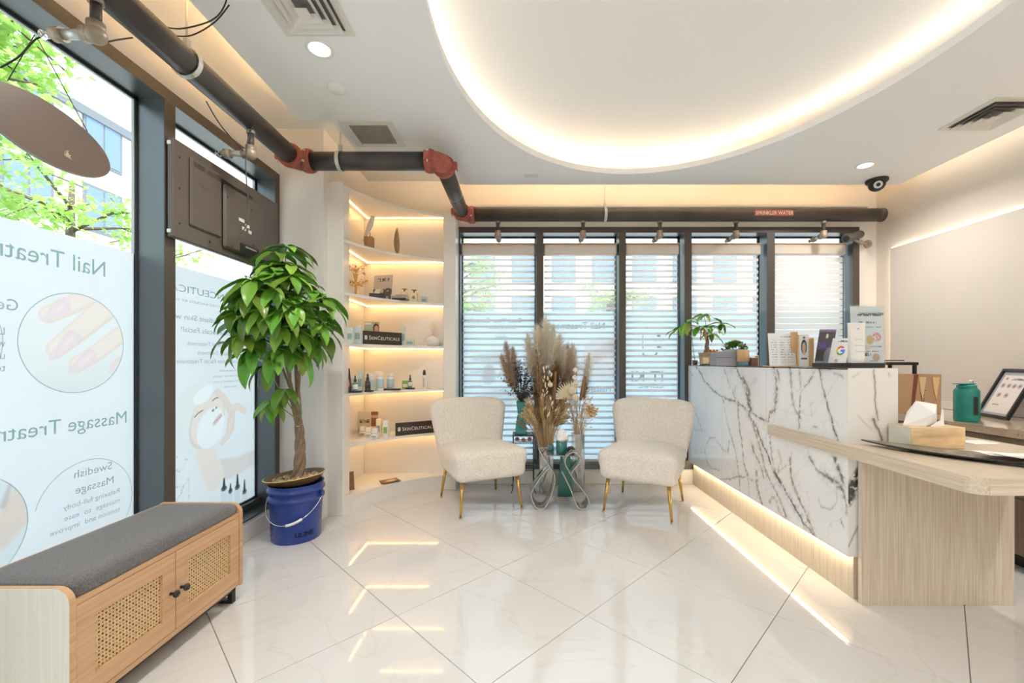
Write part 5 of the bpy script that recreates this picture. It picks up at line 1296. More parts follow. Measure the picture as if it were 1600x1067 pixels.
# leaf-shaped tray
def tray_():
    z0 = ZT + .001; P = [(1346, 690), (1395, 706), (1470, 722), (1560, 734), (1640, 738), (1700, 735)]
    pts = []
    for x, y in P: d = F * (H - z0 - .012) / (y - VY); pts.append(Vector(((x - VX) / F * d, d, 0)))
    A, B = Vector((pts[0].x, pts[0].y + .0, 0)), Vector((pts[-1].x + .0, pts[-1].y - .0, 0))
    mat('slate', (.24, .21, .17), .35, var=.4, scale=14, bump=.3, bscale=40); mat('slate_edge', (.025, .022, .02), .4)
    L = (B - A).length; ang = math.atan2(B.y - A.y, B.x - A.x); t = root('slate_tray', 'long pointed dark slate tray with a leaf outline on the wood table wing', 'tray', A.lerp(B, .5) + Vector((0, 0, z0)))
    T = Matrix.Translation(A + Vector((0, 0, z0))) @ Matrix.Rotation(ang, 4, 'Z'); n = 24; vs = []; rows = 6
    for k in range(n + 1):
        s = k / n; wv = .078 * math.sin(PI * s) ** .8 + .0005; rise = .018 * (2 * abs(s - .5)) ** 2.2
        for j in range(rows + 1):
            q = 2 * j / rows - 1; vs.append(T @ Vector((s * L, q * wv, .006 + rise + .012 * q * q * math.sin(PI * s))))
    fs = [(k * 7 + j, k * 7 + j + 1, (k + 1) * 7 + j + 1, (k + 1) * 7 + j) for k in range(n) for j in range(rows)]
    o = MB().add(vs, fs, True).build('tray_dish', ['slate', 'slate_edge'], t); md = o.modifiers.new('thick', 'SOLIDIFY'); md.thickness = .006; md.offset = -1; md.material_offset_rim = 1; md.material_offset = 1
    # papers lying on it
    for k, (x, y, a_) in enumerate(((1560, 712, -.25), (1590, 716, .12))):
        d = F * (H - z0 - .02) / (y - VY); c = Vector(((x - VX) / F * d, d, z0 + .026 + k * .003))
        tt = root('letter', ['folded white letter on the slate tray', 'white envelope lying over the folded letter on the slate tray'][k], 'paper', c); T2 = Matrix.Translation(c) @ Matrix.Rotation(a_, 4, 'Z') @ Matrix.Rotation(R(3), 4, 'Y')
        MB().box(-.06, .12, -.05, .05, 0, .0015, T2).build('sheet', 'tissue', tt); MB().box(-.05, .05, -.055, -.015, .002, .0028, T2).build('flap', 'ceramic', tt)
tray_()
p = px(1520, 690, 1); d = F * (H - ZT) / (692 - VY); c = Vector(((1525 - VX) / F * d, d, ZT + .001)); MB().box(c.x - .05, c.x + .08, c.y - .04, c.y + .06, c.z, c.z + .002).build('paper_sheet', 'tissue', loc=c, label='blank white paper sheet behind the tissue box', cat='paper')
# teal jug
def jug():
    zt = .7885; d = F * (H - zt) / (661 - VY); c = Vector(((1510 - VX) / F * d, d, zt)); r = 20.5 / F * d; h = (661 - 604) / F * d
    mat('teal_plastic', (.0, .26, .22), .25, coat=.4); glassmat('teal_clear', (.10, .62, .55), .4)
    mat('teal_body', (.005, .30, .26), .12, coat=.6, trans=.35, ior=1.3)
    c = Vector((2.850, 2.705, zt)); r = .062; t = root('water_jug', 'teal plastic water jug with lid on the back counter', 'jug', c)
    MB().lathe([(0, 0), (r * .95, 0), (r, .01), (r, h * .16), (r * .98, h * .18), (r, h * .22), (r, h * .86), (r * .8, h * .95), (r * .72, h * .96)], c, 28).build('body', 'teal_body', t)
    MB().lathe([(r * .74, h * .955), (r * .76, h * .96), (r * .76, h * 1.02), (r * .5, h * 1.05), (0, h * 1.05)], c, 24).build('lid', 'teal_plastic', t)
    MB().bbox(c.x - r * 1.2, c.x + r * .5, c.y - r * .5, c.y + r * .3, c.z + h * 1.05, c.z + h * 1.075, .002).build('spout_flap', 'teal_plastic', t)
    MB().bbox(c.x - r * .30, c.x + r * .15, c.y - r * 1.04, c.y - r * .9, c.z + h * .2, c.z + h * .72, .004).build('grip_strip', 'tv_dark', t)
    b = MB(); b.tube([c + Vector((r * .35, 0, h * 1.03)), c + Vector((r * .35, 0, h * 1.15)), c + Vector((r * .7, 0, h * 1.15)), c + Vector((r * .7, 0, h * .98))], .005, n=6); b.build('carry_loop', 'galvanised', t)
jug()
def frame_(A, B, up, label):
    A = Vector(A); B = Vector(B); u = (B - A).normalized(); wd = (B - A).length; up = Vector(up); v = (up - u * up.dot(u)); ht = v.length; v.normalize(); nrm = u.cross(v).normalized()
    t = root('picture_frame', label, 'picture frame', A)
    Tm = Matrix((u, v, nrm)).transposed().to_4x4(); Tm.translation = A + Vector((0, 0, .004)); f = .018
    b = MB()
    for q in ((0, wd, 0, f), (0, wd, ht - f, ht), (0, f, f, ht - f), (wd - f, wd, f, ht - f)): b.bbox(q[0], q[1], q[2], q[3], -.012, .010, .002, Tm)
    b.build('frame', 'black_plastic', t); MB().box(f * .9, wd - f * .9, f * .9, ht - f * .9, -.008, -.004, Tm).build('backing', 'brown_card', t)
    return t, Tm.translation.copy(), u, v, wd, ht, f, Tm
t, A, u, v, wd, ht, f, Tm = frame_((3.25, 3.02, .789), (3.135, 2.726, .789), (.185, .06, .325), 'black framed certificate with small round pictures leaning on the back counter')
def cert(U, V):
    W_ = U.max(); H_ = V.max(); a = U / W_; b_ = V / H_; C = np.tile(lin(170, 176, 184), (len(U), 1)); C = blend(C, ((a > .08) & (a < .9) & (b_ > .06) & (b_ < .92)).astype(float), lin(232, 226, 222))
    for cx, cy in ((.22, .68), (.42, .68), (.6, .68), (.78, .68), (.27, .46), (.52, .46)): C = blend(C, ell(a, b_, cx, cy, .075, .055), lin(196, 180, 184)); C = blend(C, ell(a, b_, cx, cy, .03, .024), lin(110, 90, 100))
    C = blend(C, ((np.abs(b_ - .83) < .02) & (a > .38) & (a < .8) & (vnoise(U, V * .3, 170, 2, 2) > .4)).astype(float), lin(110, 105, 110)); C = blend(C, ell(a, b_, .22, .84, .04, .03), lin(150, 130, 80))
    for k in range(4): C = blend(C, ell(a, b_, .26 + .06 * k, .24, .02, .014), lin(90, 80, 80))
    return C
paint('certificate_print', Tm @ Vector((f, f, -.0035)), u, v, wd - 2 * f, ht - 2 * f, .0035, cert, 'print_sheet', t)
t, A, u, v, wd, ht, f, Tm = frame_((3.235, 2.70, .789), (3.12, 2.42, .789), (.185, .06, .325), 'second black picture frame cut by the right edge of the photo')
paint('certificate_print', Tm @ Vector((f, f, -.0035)), u, v, wd - 2 * f, ht - 2 * f, .0035, lambda U, V: np.tile(lin(120, 122, 126), (len(U), 1)), 'print_sheet', t)
# ================================================================== armchairs
def boucle():
    m, n, b = newmat('boucle')
    t = n.nodes.new('ShaderNodeTexCoord'); v = n.nodes.new('ShaderNodeTexVoronoi'); v.inputs['Scale'].default_value = 95; v.inputs['Randomness'].default_value = 1
    nz = n.nodes.new('ShaderNodeTexNoise'); nz.inputs['Scale'].default_value = 70; nz.inputs['Detail'].default_value = 4
    n.links.new(t.outputs['Object'], nz.inputs[0]); n.links.new(t.outputs['Object'], v.inputs['Vector'])
    r = n.nodes.new('ShaderNodeValToRGB'); r.color_ramp.elements[0].position = .0; r.color_ramp.elements[1].position = .75
    r.color_ramp.elements[0].color = (.93, .89, .83, 1); r.color_ramp.elements[1].color = (.77, .71, .63, 1)
    mx = n.nodes.new('ShaderNodeMath'); mx.operation = 'MULTIPLY_ADD'; mx.inputs[1].default_value = .8
    n.links.new(v.outputs['Distance'], mx.inputs[0]); n.links.new(nz.outputs[0], mx.inputs[2]); mx2 = n.nodes.new('ShaderNodeMath'); mx2.operation = 'SUBTRACT'; mx2.inputs[1].default_value = .42
    n.links.new(mx.outputs[0], mx2.inputs[0]); n.links.new(mx2.outputs[0], r.inputs[0]); n.links.new(r.outputs[0], b.inputs['Base Color'])
    bp = n.nodes.new('ShaderNodeBump'); bp.invert = True; bp.inputs['Strength'].default_value = .8; bp.inputs['Distance'].default_value = .006
    n.links.new(mx.outputs[0], bp.inputs['Height']); n.links.new(bp.outputs[0], b.inputs['Normal'])
    b.inputs['Roughness'].default_value = .95; b.inputs['Sheen Weight'].default_value = .4; b.inputs['Specular IOR Level'].default_value = .1
boucle()
mat('gold_leg', (.62, .40, .13), .22, metal=1.0)
def round_box(hx, hy, hz, r, n, deform=None):
    bm = bmesh.new(); bmesh.ops.create_cube(bm, size=2); bmesh.ops.subdivide_edges(bm, edges=bm.edges[:], cuts=n, use_grid_fill=True)
    for v in bm.verts:
        c = v.co; c = Vector([math.copysign(abs(x) ** .75, x) for x in c]); p = Vector((c.x * hx, c.y * hy, c.z * hz))
        q = Vector((max(-hx + r, min(hx - r, p.x)), max(-hy + min(r, hy * .98), min(hy - min(r, hy * .98), p.y)), max(-hz + r, min(hz - r, p.z))))
        d = p - q; v.co = q + (d.normalized() * r if d.length > 1e-9 else d)
        if hy < r: v.co.y = q.y + (d.normalized().y if d.length else 0) * hy
        if deform: v.co = deform(v.co)
    return bm
def armchair(label):
    t = root('armchair', label, 'chair', group='white boucle armchairs either side of the dried flowers')
    def ds(c):
        k = c.z / .10; f = (c.y + .31) / .62
        z = c.z + (.022 * (1 - (c.x / .31) ** 2) * (1 - ((c.y) / .33) ** 2) if c.z > 0 else 0) + (.010 if c.z > 0 else 0)
        w_ = 1.0 - .05 * f + (.02 if c.z > 0 else -.03)
        return Vector((c.x * w_, c.y, z + .365 - (.018 * (f - .5) if c.z > 0 else 0)))
    MB().bm(round_box(.298, .305, .105, .055, 12, ds), smooth=True).build('seat', 'boucle', t)
    def db(c):
        v_ = (c.z + .29) / .58                                    # 0 bottom 1 top
        wv = .88 + .36 * v_ - .05 * v_ ** 3
        x = c.x * wv; y = c.y * (1 - .25 * v_)
        y = y + .235 + .13 * v_ - (x / .36) ** 2 * .065 * (.4 + .6 * v_)
        z = c.z + .560 - .045 * (abs(c.x) / .30) ** 5 * max(0, v_ - .5) * 2
        return Vector((x, y, z))
    MB().bm(round_box(.30, .065, .29, .060, 12, db), smooth=True).build('backrest', 'boucle', t)
    for sx, sy in ((-1, -1), (1, -1), (-1, 1), (1, 1)):
        top = Vector((sx * .225, sy * .235, .272)); bot = Vector((sx * .254, sy * .272 + (.0 if sy < 0 else .01), .004))
        b = MB(); b.cyl(bot, top, .0085, .016, n=14); b.cyl(bot - Vector((0, 0, .0035)), bot + Vector((0, 0, .006)), .0095, n=14); b.build('leg', 'gold_leg', t)
    return t
A1 = armchair('white boucle armchair on gold legs at left, in front of the lit corner shelf')
A1.location = (-.344, 3.50, 0.0005); A1.rotation_euler = (0, 0, R(25.5))
A2 = copy_tree(A1); A2['label'] = 'white boucle armchair on gold legs at right, beside the marble desk'
A2.location = (.992, 3.41, 0.0005); A2.rotation_euler = (0, 0, R(-28.5))

# ================================================================== dried flowers
mat('pampas_cream', (.90, .80, .62), .9); mat('pampas_tan', (.66, .50, .33), .9); mat('pampas_brown', (.42, .27, .16), .9); mat('pampas_grey', (.58, .48, .39), .9)
mat('straw', (.70, .50, .27), .75, objvar=.25); mat('straw_dark', (.42, .26, .12), .8, objvar=.25); mat('dark_bloom', (.06, .045, .075), .8); mat('stem_dark', (.10, .11, .06), .7)
mat('cotton', (.85, .82, .77), .95, bump=.6, bscale=60); mat('palm_pale', (.72, .62, .44), .7); mat('pod', (.70, .60, .48), .8, bump=.4, bscale=40); mat('orange_bloom', (.62, .36, .14), .8, var=.3, scale=40)
for nm_, c1_, c2_ in (('cream', (.96, .90, .77), (1.0, .93, .78)), ('tan', (.78, .64, .46), (.84, .68, .48)), ('brown', (.42, .27, .16), (.50, .32, .18)), ('grey', (.68, .58, .48), (.72, .60, .50))):
    bpy.data.materials.remove(M['pampas_' + nm_]); leafmat('pampas_' + nm_, c1_, c2_, .5)
def plume_mesh(name, m, L=.26, W_=.078, n=1000, seed=1, droop=.3):
    rnd = random.Random(seed); b = MB()
    for k in range(n):
        s = rnd.random() ** .9; base = Vector((0, 0, s * L * .9)); a = rnd.uniform(0, 2 * PI); w_ = W_ * math.sin(PI * min(1, .16 + s * .80)) ** .7 * rnd.uniform(.35, 1.25)
        up = L * rnd.uniform(.08, .30); o = Vector((math.cos(a), math.sin(a), 0)); sd = Vector((-math.sin(a), math.cos(a), 0)) * rnd.uniform(.0006, .0013)
        p1 = base + o * w_ * .55 + Vector((0, 0, up * .6)); p2 = base + o * w_ * 1.05 + Vector((0, 0, up * (.95 - droop * .4)))
        b.add([base - sd, base + sd, p1 + sd, p1 - sd, p2], [(0, 1, 2, 3), (3, 2, 4)])
    return b.mesh(name, m)
PL = {k: plume_mesh('plume', 'pampas_' + k, seed=i + 2) for i, k in enumerate(('cream', 'tan', 'brown', 'grey'))}
def aim(p, d, s=1.0, parent=None, sx=1.0, roll=0.0):
    q = Vector(d).normalized().to_track_quat('Z', 'Y').to_matrix().to_4x4(); m_ = Matrix.Translation(Vector(p) - world_of(parent).translation) @ q @ Matrix.Rotation(roll, 4, 'Z') @ Matrix.Diagonal((s * sx, s * sx, s, 1)); return m_
def stemline(a, c, e_, r, m, parent, name='stem'):
    a, c, e_ = Vector(a), Vector(c), Vector(e_)
    MB().tube([(1 - t) ** 2 * a + 2 * t * (1 - t) * c + t * t * e_ for t in [k / 6 for k in range(7)]], r, n=5).build(name, m, parent)
# wheat head mesh
b = MB(); rnd = random.Random(9)
for k in range(16):
    z = k * .0045; a = k * 2.4; o = Vector((math.cos(a), math.sin(a), 0)); p = Vector((0, 0, z)) + o * .003
    b.cyl(p, p + o * .004 + Vector((0, 0, .012)), .0028, .0006, n=5, caps=False); b.add([p + Vector((0, 0, .01)), p + Vector((.0006, 0, .01)), p + o * .012 + Vector((0, 0, .045))], [(0, 1, 2)])
WHEAT = b.mesh('wheat_head', 'straw'); WHEAT2 = WHEAT.copy(); WHEAT2.materials[0] = M['straw_dark']
b = MB(); b.sph((0, 0, .012), .006, 8, 6, (1, 1, 2.2)); BUNNY = b.mesh('bunny_tail', 'palm_pale')

SD = 3.86; sx0, sx1 = (801 - VX) / F * SD, (834.5 - VX) / F * SD; scx = (sx0 + sx1) / 2; hw = (sx1 - sx0) / 2; sy0 = SD - hw; zs = H + (VY - 677) / F * SD
ps = root('plant_stand', 'black wrought metal plant stand with round medallions beside the left armchair', 'stand', (scx, SD, 0))
b = MB(); 
MB().bbox(scx - hw, scx + hw, SD - hw, SD + hw, zs - .010, zs, .002).build('top_plate', 'black_metal', ps)
for ax in (-1, 1):
    for ay in (-1, 1):
        x, y = scx + ax * hw * .95, SD + ay * hw * .95; b = MB(); b.tube([(x, y, zs - .01), (x, y, .06), (x + ax * .006, y + ay * .006, .02), (x + ax * .018, y + ay * .018, .0045)], .004, n=6); b.build('leg', 'black_metal', ps)
b = MB()
for z in (zs - .075, .20):
    P = [(scx + a * hw * .95, SD + c * hw * .95, z) for a, c in ((-1, -1), (1, -1), (1, 1), (-1, 1))]; b.tube(P + [P[0]], .0035, n=6)
b.build('rail', 'black_metal', ps)
for k in range(3):
    c = Vector((scx + (-.055 + .055 * k), SD - hw * .97, zs - .035 - .008 * (k == 1)))
    MB().cyl(c - Vector((0, .003, 0)), c + Vector((0, .003, 0)), .019, n=18).build('medallion', 'brown_card', ps)
for k in range(2):
    c = Vector((scx - .028 + .056 * k, SD - hw * .96, zs - .055)); MB().tube([c + Vector((math.cos(a) * .016 * (1 - a / 9), 0, math.sin(a) * .016 * (1 - a / 9))) for a in [q * .5 for q in range(14)]], .002, n=5).build('scroll', 'black_metal', ps)
mat('teal_glass', (.01, .30, .27), .05, trans=.75, ior=1.3, coat=.5)
mat('teal_pane', (.01, .36, .34), .08, alpha=.6, coat=.6)
vc = Vector(((814 - VX) / F * 3.86, 3.85, zs + .0005))
tv_ = root('flower_vase', 'waisted teal glass vase of dark dried flowers on the black plant stand', 'vase', vc)
hv = 50 / F * SD
def sq(w0, z): return [(vc.x + a * w0, vc.y + c * w0, vc.z + z) for a, c in ((-1, -1), (1, -1), (1, 1), (-1, 1))]
lv = [(.052, 0), (.048, .05), (.034, .14), (.028, .18), (.030, .22), (.040, hv)]
b = MB(); vs = []
for w0, z in lv: vs += sq(w0, z)
vs += sq(.036, hv); vs += sq(.026, .2); vs += sq(.044, .01); n_ = len(lv) + 3
b.add(vs, [(k * 4 + i, k * 4 + (i + 1) % 4, (k + 1) * 4 + (i + 1) % 4, (k + 1) * 4 + i) for k in range(n_ - 1) for i in range(4)] + [(0, 3, 2, 1)]); b.build('vase_body', 'teal_pane', tv_)
b = MB(); b.tube(sq(.040, hv) + [sq(.040, hv)[0]], .002, n=5); b.tube(sq(.052, .002) + [sq(.052, .002)[0]], .003, n=5)
for i in range(4): b.tube([sq(w0, z)[i] for w0, z in lv], .0022, n=5)
b.build('thick_edges', 'teal_glass', tv_)
rnd = random.Random(31)
bq = root('dried_bouquet', 'bouquet of brown pampas and dark purple twiggy blooms in the teal vase', 'flowers', vc + Vector((0, 0, .02)))
for k in range(9):
    e_ = px(rnd.uniform(800, 832), rnd.uniform(575, 600), 3.86 + rnd.uniform(-.06, .06)); stemline(vc + Vector((rnd.uniform(-.02, .02), rnd.uniform(-.02, .02), .02)), vc + Vector((0, 0, hv)), e_, .002, 'stem_dark', bq)
for (x, y, s, kx) in ((803, 600, 1.45, 'grey'), (799, 606, 1.2, 'tan'), (808, 604, 1.35, 'grey'), (805, 612, 1.1, 'tan')):
    e_ = px(x, y, 3.87); stemline(vc + Vector((0, 0, .02)), vc + Vector((0, 0, hv)), e_, .002, 'straw', bq); d = e_ - (vc + Vector((0, 0, hv - .15))); inst(PL[kx], 'plume', bq, aim(e_, d, s, bq, 1.0, rnd.uniform(0, 6)))
b = MB(); sb = MB()
for k in range(70):
    s0 = vc + Vector((rnd.uniform(-.01, .01), rnd.uniform(-.01, .01), hv - .02)); e_ = px(rnd.gauss(819, 14), rnd.uniform(562, 622), 3.86 + rnd.uniform(-.07, .05))
    e_.x += .4 * (e_.x - vc.x) * (rnd.random() < .3); md = s0.lerp(e_, .5) + Vector((0, 0, .02)); sb.tube([s0, md, e_], .0012, n=4)
    for q in range(16):
        c = md.lerp(e_, rnd.uniform(-.1, 1.1)) + Vector((rnd.gauss(0, .011), rnd.gauss(0, .011), rnd.gauss(0, .011))); r_ = rnd.uniform(.004, .0075)
        b.add([c + Vector((r_, 0, 0)), c + Vector((0, r_, 0)), c + Vector((-r_, 0, 0)), c + Vector((0, -r_, 0)), c + Vector((0, 0, r_)), c + Vector((0, 0, -r_))], [(0, 1, 4), (1, 2, 4), (2, 3, 4), (3, 0, 4), (1, 0, 5), (2, 1, 5), (3, 2, 5), (0, 3, 5)])
o = b.build('tiny_blooms', 'dark_bloom', bq); o['kind'] = 'stuff'; o = sb.build('twigs', 'stem_dark', bq); o['kind'] = 'stuff'
# --- clear floor vases with the two big bouquets
glassmat('clear_glass', (.93, .95, .945), .9); mat('glass_edge', (.62, .66, .64), .12, alpha=.75, coat=.5)
def floor_vase(xa, xb, ytop, d, label):
    x0, x1 = (xa - VX) / F * d, (xb - VX) / F * d; z1 = H + (VY - ytop) / F * d; cx = (x0 + x1) / 2; hw_ = (x1 - x0) / 2
    t = root('floor_vase', label, 'vase', (cx, d, 0)); T_ = .004
    b = MB(); b.box(x0, x1, d - hw_, d - hw_ + T_, .001, z1); b.box(x0, x1, d + hw_ - T_, d + hw_, .001, z1); b.box(x0, x0 + T_, d - hw_, d + hw_, .001, z1); b.box(x1 - T_, x1, d - hw_, d + hw_, .001, z1); b.box(x0, x1, d - hw_, d + hw_, .001, .012); b.build('glass_body', 'clear_glass', t)
    b = MB()
    P = [(x0, d - hw_), (x1, d - hw_), (x1, d + hw_), (x0, d + hw_)]
    for q in P: b.tube([(q[0], q[1], .003), (q[0], q[1], z1)], .0016, n=5)
    b.tube([(q[0], q[1], z1) for q in P + [P[0]]], .002, n=5); b.tube([(q[0], q[1], .004) for q in P + [P[0]]], .002, n=5); b.build('polished_edges', 'glass_edge', t)
    return Vector((cx, d, 0)), z1, hw_
v1, zt1, hw1 = floor_vase(843, 863.5, 697, 3.80, 'tall clear glass floor vase holding the wheat and cream pampas')
v2, zt2, hw2 = floor_vase(894, 912, 677, 3.84, 'tall clear glass floor vase holding the palm and cotton bouquet')
rnd = random.Random(77)
bq1 = root('dried_bouquet', 'tall bouquet of wheat and cream pampas in the left clear floor vase', 'flowers', v1)
for k in range(130):
    e_ = px(rnd.uniform(824, 880), rnd.uniform(642, 672), 3.80 + rnd.uniform(-.10, .10)); e_.z += .05 * (1 - abs(e_.x - v1.x) / .18)
    s0 = v1 + Vector((rnd.uniform(-1, 1) * hw1 * .7, rnd.uniform(-1, 1) * hw1 * .7, .02)); cpt = v1 + Vector(((e_.x - v1.x) * .08, (e_.y - v1.y) * .1, zt1 + .02))
    stemline(s0, cpt, e_, .0016, 'straw', bq1); inst(WHEAT if rnd.random() < .45 else WHEAT2, 'wheat_head', bq1, aim(e_, e_ - cpt, rnd.uniform(1.1, 1.7), bq1, 1.5))
for (x, y, s, kx) in ((830, 588, 1.5, 'cream'), (842, 580, 1.6, 'cream'), (853, 572, 1.7, 'cream'), (862, 580, 1.6, 'cream'), (871, 588, 1.5, 'cream'), (878, 592, 1.2, 'cream'), (848, 590, 1.6, 'cream'), (866, 600, 1.3, 'tan'), (838, 600, 1.3, 'tan'), (845, 618, 1.3, 'tan'), (861, 622, 1.4, 'brown'), (868, 618, 1.3, 'brown'), (852, 625, 1.2, 'tan'), (882, 612, 1.3, 'tan'), (887, 608, 1.1, 'grey'), (840, 640, 1.1, 'brown'), (873, 640, 1.1, 'tan'), (858, 640, 1.1, 'brown')):
    e_ = px(x, y, 3.82 + rnd.uniform(-.05, .08)); cpt = v1 + Vector((0, 0, zt1 + .08)); stemline(v1 + Vector((0, 0, .02)), cpt, e_, .002, 'straw', bq1)
    d = e_ - cpt; d.x *= .35; d.y *= .4
    inst(PL[kx], 'plume', bq1, aim(e_, d, s * .95, bq1, 1.05, rnd.uniform(0, 6)))
e_ = px(841, 600, 3.74); stemline(v1 + Vector((0, 0, .3)), v1 + Vector((0, 0, .6)), e_, .002, 'straw_dark', bq1)
mat('cattail', (.22, .12, .06), .9, bump=.5, bscale=120)
MB().tube([px(841, 612, 3.73), px(840, 575, 3.73), px(838, 545, 3.73)], .01, n=8, rs=[.010, .012, .007]).build('cattail', 'cattail', bq1); MB().tube([px(865, 640, 3.72), px(866, 610, 3.72), px(868, 580, 3.72)], .01, n=8, rs=[.012, .019, .010]).build('cattail', 'cattail', bq1)
for k in range(26):
    x = 847 + rnd.gauss(3, 5) + (k % 13) * .6; y = 578 + (k % 13) * 6 + rnd.uniform(-2, 2); inst(BUNNY, 'bunny_tail', bq1, aim(px(x, y, 3.70 + rnd.uniform(-.02, .02)), (rnd.uniform(-.5, .5), 0, 1), rnd.uniform(1.1, 1.7), bq1))
MB().sph(px(859.5, 601, 3.68), .024, 16, 12).build('pod', 'palm_pale', bq1)
bq2 = root('dried_bouquet', 'bouquet with cotton bolls, palm fan and orange bloom in the right clear floor vase', 'flowers', v2)
for k in range(60):
    e_ = px(rnd.uniform(888, 926), rnd.uniform(620, 668), 3.84 + rnd.uniform(-.08, .08)); s0 = v2 + Vector((rnd.uniform(-1, 1) * hw2 * .7, rnd.uniform(-1, 1) * hw2 * .7, .02)); cpt = v2 + Vector(((e_.x - v2.x) * .05, 0, zt2 + .05))
    stemline(s0, cpt, e_, .0015, 'straw', bq2); inst(rnd.choice([BUNNY, BUNNY, WHEAT]), 'seed_head', bq2, aim(e_, e_ - cpt, rnd.uniform(.6, 1.0), bq2))
for (x, y, s, kx) in ((886, 618, 1.4, 'grey'), (893, 605, 1.5, 'grey'), (898, 595, 1.3, 'cream'), (916, 600, 1.1, 'cream'), (912, 625, 1.1, 'brown')):
    e_ = px(x, y, 3.90); cpt = v2 + Vector((0, 0, zt2 + .08)); stemline(v2 + Vector((0, 0, .02)), cpt, e_, .002, 'straw', bq2); d = e_ - cpt; d.x *= .5; inst(PL[kx], 'plume', bq2, aim(e_, d, s, bq2, 1, rnd.uniform(0, 6)))
MB().tube([px(907, 625, 3.76), px(911, 605, 3.76), px(914, 588, 3.76)], .01, n=8, rs=[.013, .018, .012]).build('cattail', 'pampas_brown', bq2)
for (x, y) in ((899, 578), (898, 590), (900, 599)):
    b = MB(); c = px(x, y, 3.74)
    for k in range(4): a = k * PI / 2; b.sph(c + Vector((math.cos(a) * .011, 0, math.sin(a) * .011)), .014, 8, 6)
    b.build('cotton_boll', 'cotton', bq2)
MB().tube([px(901, 572, 3.75), px(901, 600, 3.75), px(902, 650, 3.79)], .003, n=6).build('stem', 'stem_dark', bq2)
for (x, y, r_) in ((894, 610, .034), (899, 621, .032)): MB().sph(px(x, y, 3.72), r_, 14, 10, (1, .5, 1.05)).build('pod', 'pod', bq2)
c = px(892, 622, 3.74)
for k in range(14):
    a = R(62 + k * 9); tip = c + Vector((math.cos(a) * .16, -.03, math.sin(a) * .16)); sd_ = Vector((-math.sin(a), 0, math.cos(a))) * .009
    MB().add([c - sd_ * .3, c + sd_ * .3, c.lerp(tip, .7) + sd_ + Vector((0, -.006, 0)), tip, c.lerp(tip, .7) - sd_ + Vector((0, .0, 0))], [(0, 1, 2, 3, 4)]).build('palm_blade', 'palm_pale', bq2)
b = MB()
for k in range(260):
    q = px(rnd.gauss(900, 8), rnd.gauss(632, 7), 3.76 + rnd.uniform(-.05, .05)); d = Vector((rnd.uniform(-1, 1), rnd.uniform(-1, 1), rnd.uniform(-.4, 1))) * .018; b.tube([q, q + d * .5 + Vector((0, 0, .003)), q + d], .0013, n=3)
o = b.build('bleached_fern', 'palm_pale', bq2); o['kind'] = 'stuff'
b = MB(); c = px(924, 641, 3.74)
for k in range(90):
    a = rnd.uniform(0, 2 * PI); r_ = rnd.uniform(.2, 1) * .058; q = c + Vector((math.cos(a) * r_, rnd.uniform(-.03, .03), math.sin(a) * r_)); mt = Matrix.Translation(q) @ Matrix.Rotation(rnd.uniform(0, 6), 4, 'Y') @ Matrix.Rotation(rnd.uniform(-1, 1), 4, 'X'); b.add([mt @ Vector(v) for v in ((-.012, 0, 0), (0, -.004, .010), (.012, 0, 0), (0, .004, -.010))], [(0, 1, 2, 3)])
b.build('orange_bloom', 'orange_bloom', bq2)
for k in range(24):
    a = rnd.uniform(0, 2 * PI); r_ = rnd.uniform(.3, 1) * .05; inst(BUNNY, 'small_petal', bq2, aim(c + Vector((-.025 + math.cos(a) * r_, -.045, math.sin(a) * r_ + .01)), (math.cos(a), -.5, math.sin(a)), 1.0, bq2))
# --- acrylic side table
glassmat('acrylic_thick', (.90, .89, .86), 1.4)
at = root('acrylic_table', 'clear acrylic side table on looping ribbon legs between the armchairs', 'table', (.31, 3.5, 0))
dT = 3.56; zt_ = H + (VY - 706) / F * dT; x0, x1 = (853 - VX) / F * dT, (902 - VX) / F * dT
MB().bbox(x0, x1, 3.42, 3.70, zt_ - .008, zt_, .002).build('table_top', 'acrylic_thick', at)
b = MB(); P = [(x0, 3.42), (x1, 3.42), (x1, 3.70), (x0, 3.70)]; b.tube([(q[0], q[1], zt_ - .004) for q in P + [P[0]]], .003, n=5); b.build('polished_edge', 'glass_edge', at)
def ribbon(pts, d, wd, nm='ribbon_leg'):
    P = [px(x, y, d) for x, y in pts]; out = []
    for i in range(len(P) - 1):
        p0 = P[max(i - 1, 0)]; p1 = P[i]; p2 = P[i + 1]; p3 = P[min(i + 2, len(P) - 1)]
        for k in range(5):
            t = k / 5; out.append(.5 * ((2 * p1) + (-p0 + p2) * t + (2 * p0 - 5 * p1 + 4 * p2 - p3) * t * t + (-p0 + 3 * p1 - 3 * p2 + p3) * t ** 3))
    out.append(P[-1]); vs = []; th = .004
    for i, p in enumerate(out):
        d_ = (out[min(i + 1, len(out) - 1)] - out[max(i - 1, 0)]).normalized(); nr = Vector((-d_.z, 0, d_.x)) * th
        for (s, yy) in ((-1, 0), (1, 0), (1, wd), (-1, wd)): vs.append(p + nr * s + Vector((0, yy, 0)))
    o = MB().add(vs, [(k * 4 + j, k * 4 + (j + 1) % 4, (k + 1) * 4 + (j + 1) % 4, (k + 1) * 4 + j) for k in range(len(out) - 1) for j in range(4)], True).build(nm, 'acrylic_thick', at)
    b = MB()
    for off in (0, wd): b.tube([p + Vector((0, off, 0)) for p in out], .0032, n=6)
    b.build('polished_edge', 'glass_edge', at)
ribbon([(841, 700), (850, 717), (866, 742), (865, 762), (858, 782), (851, 794), (842, 796), (834, 788), (830, 772), (838, 756), (849, 741), (858, 731)], 3.34, .17)
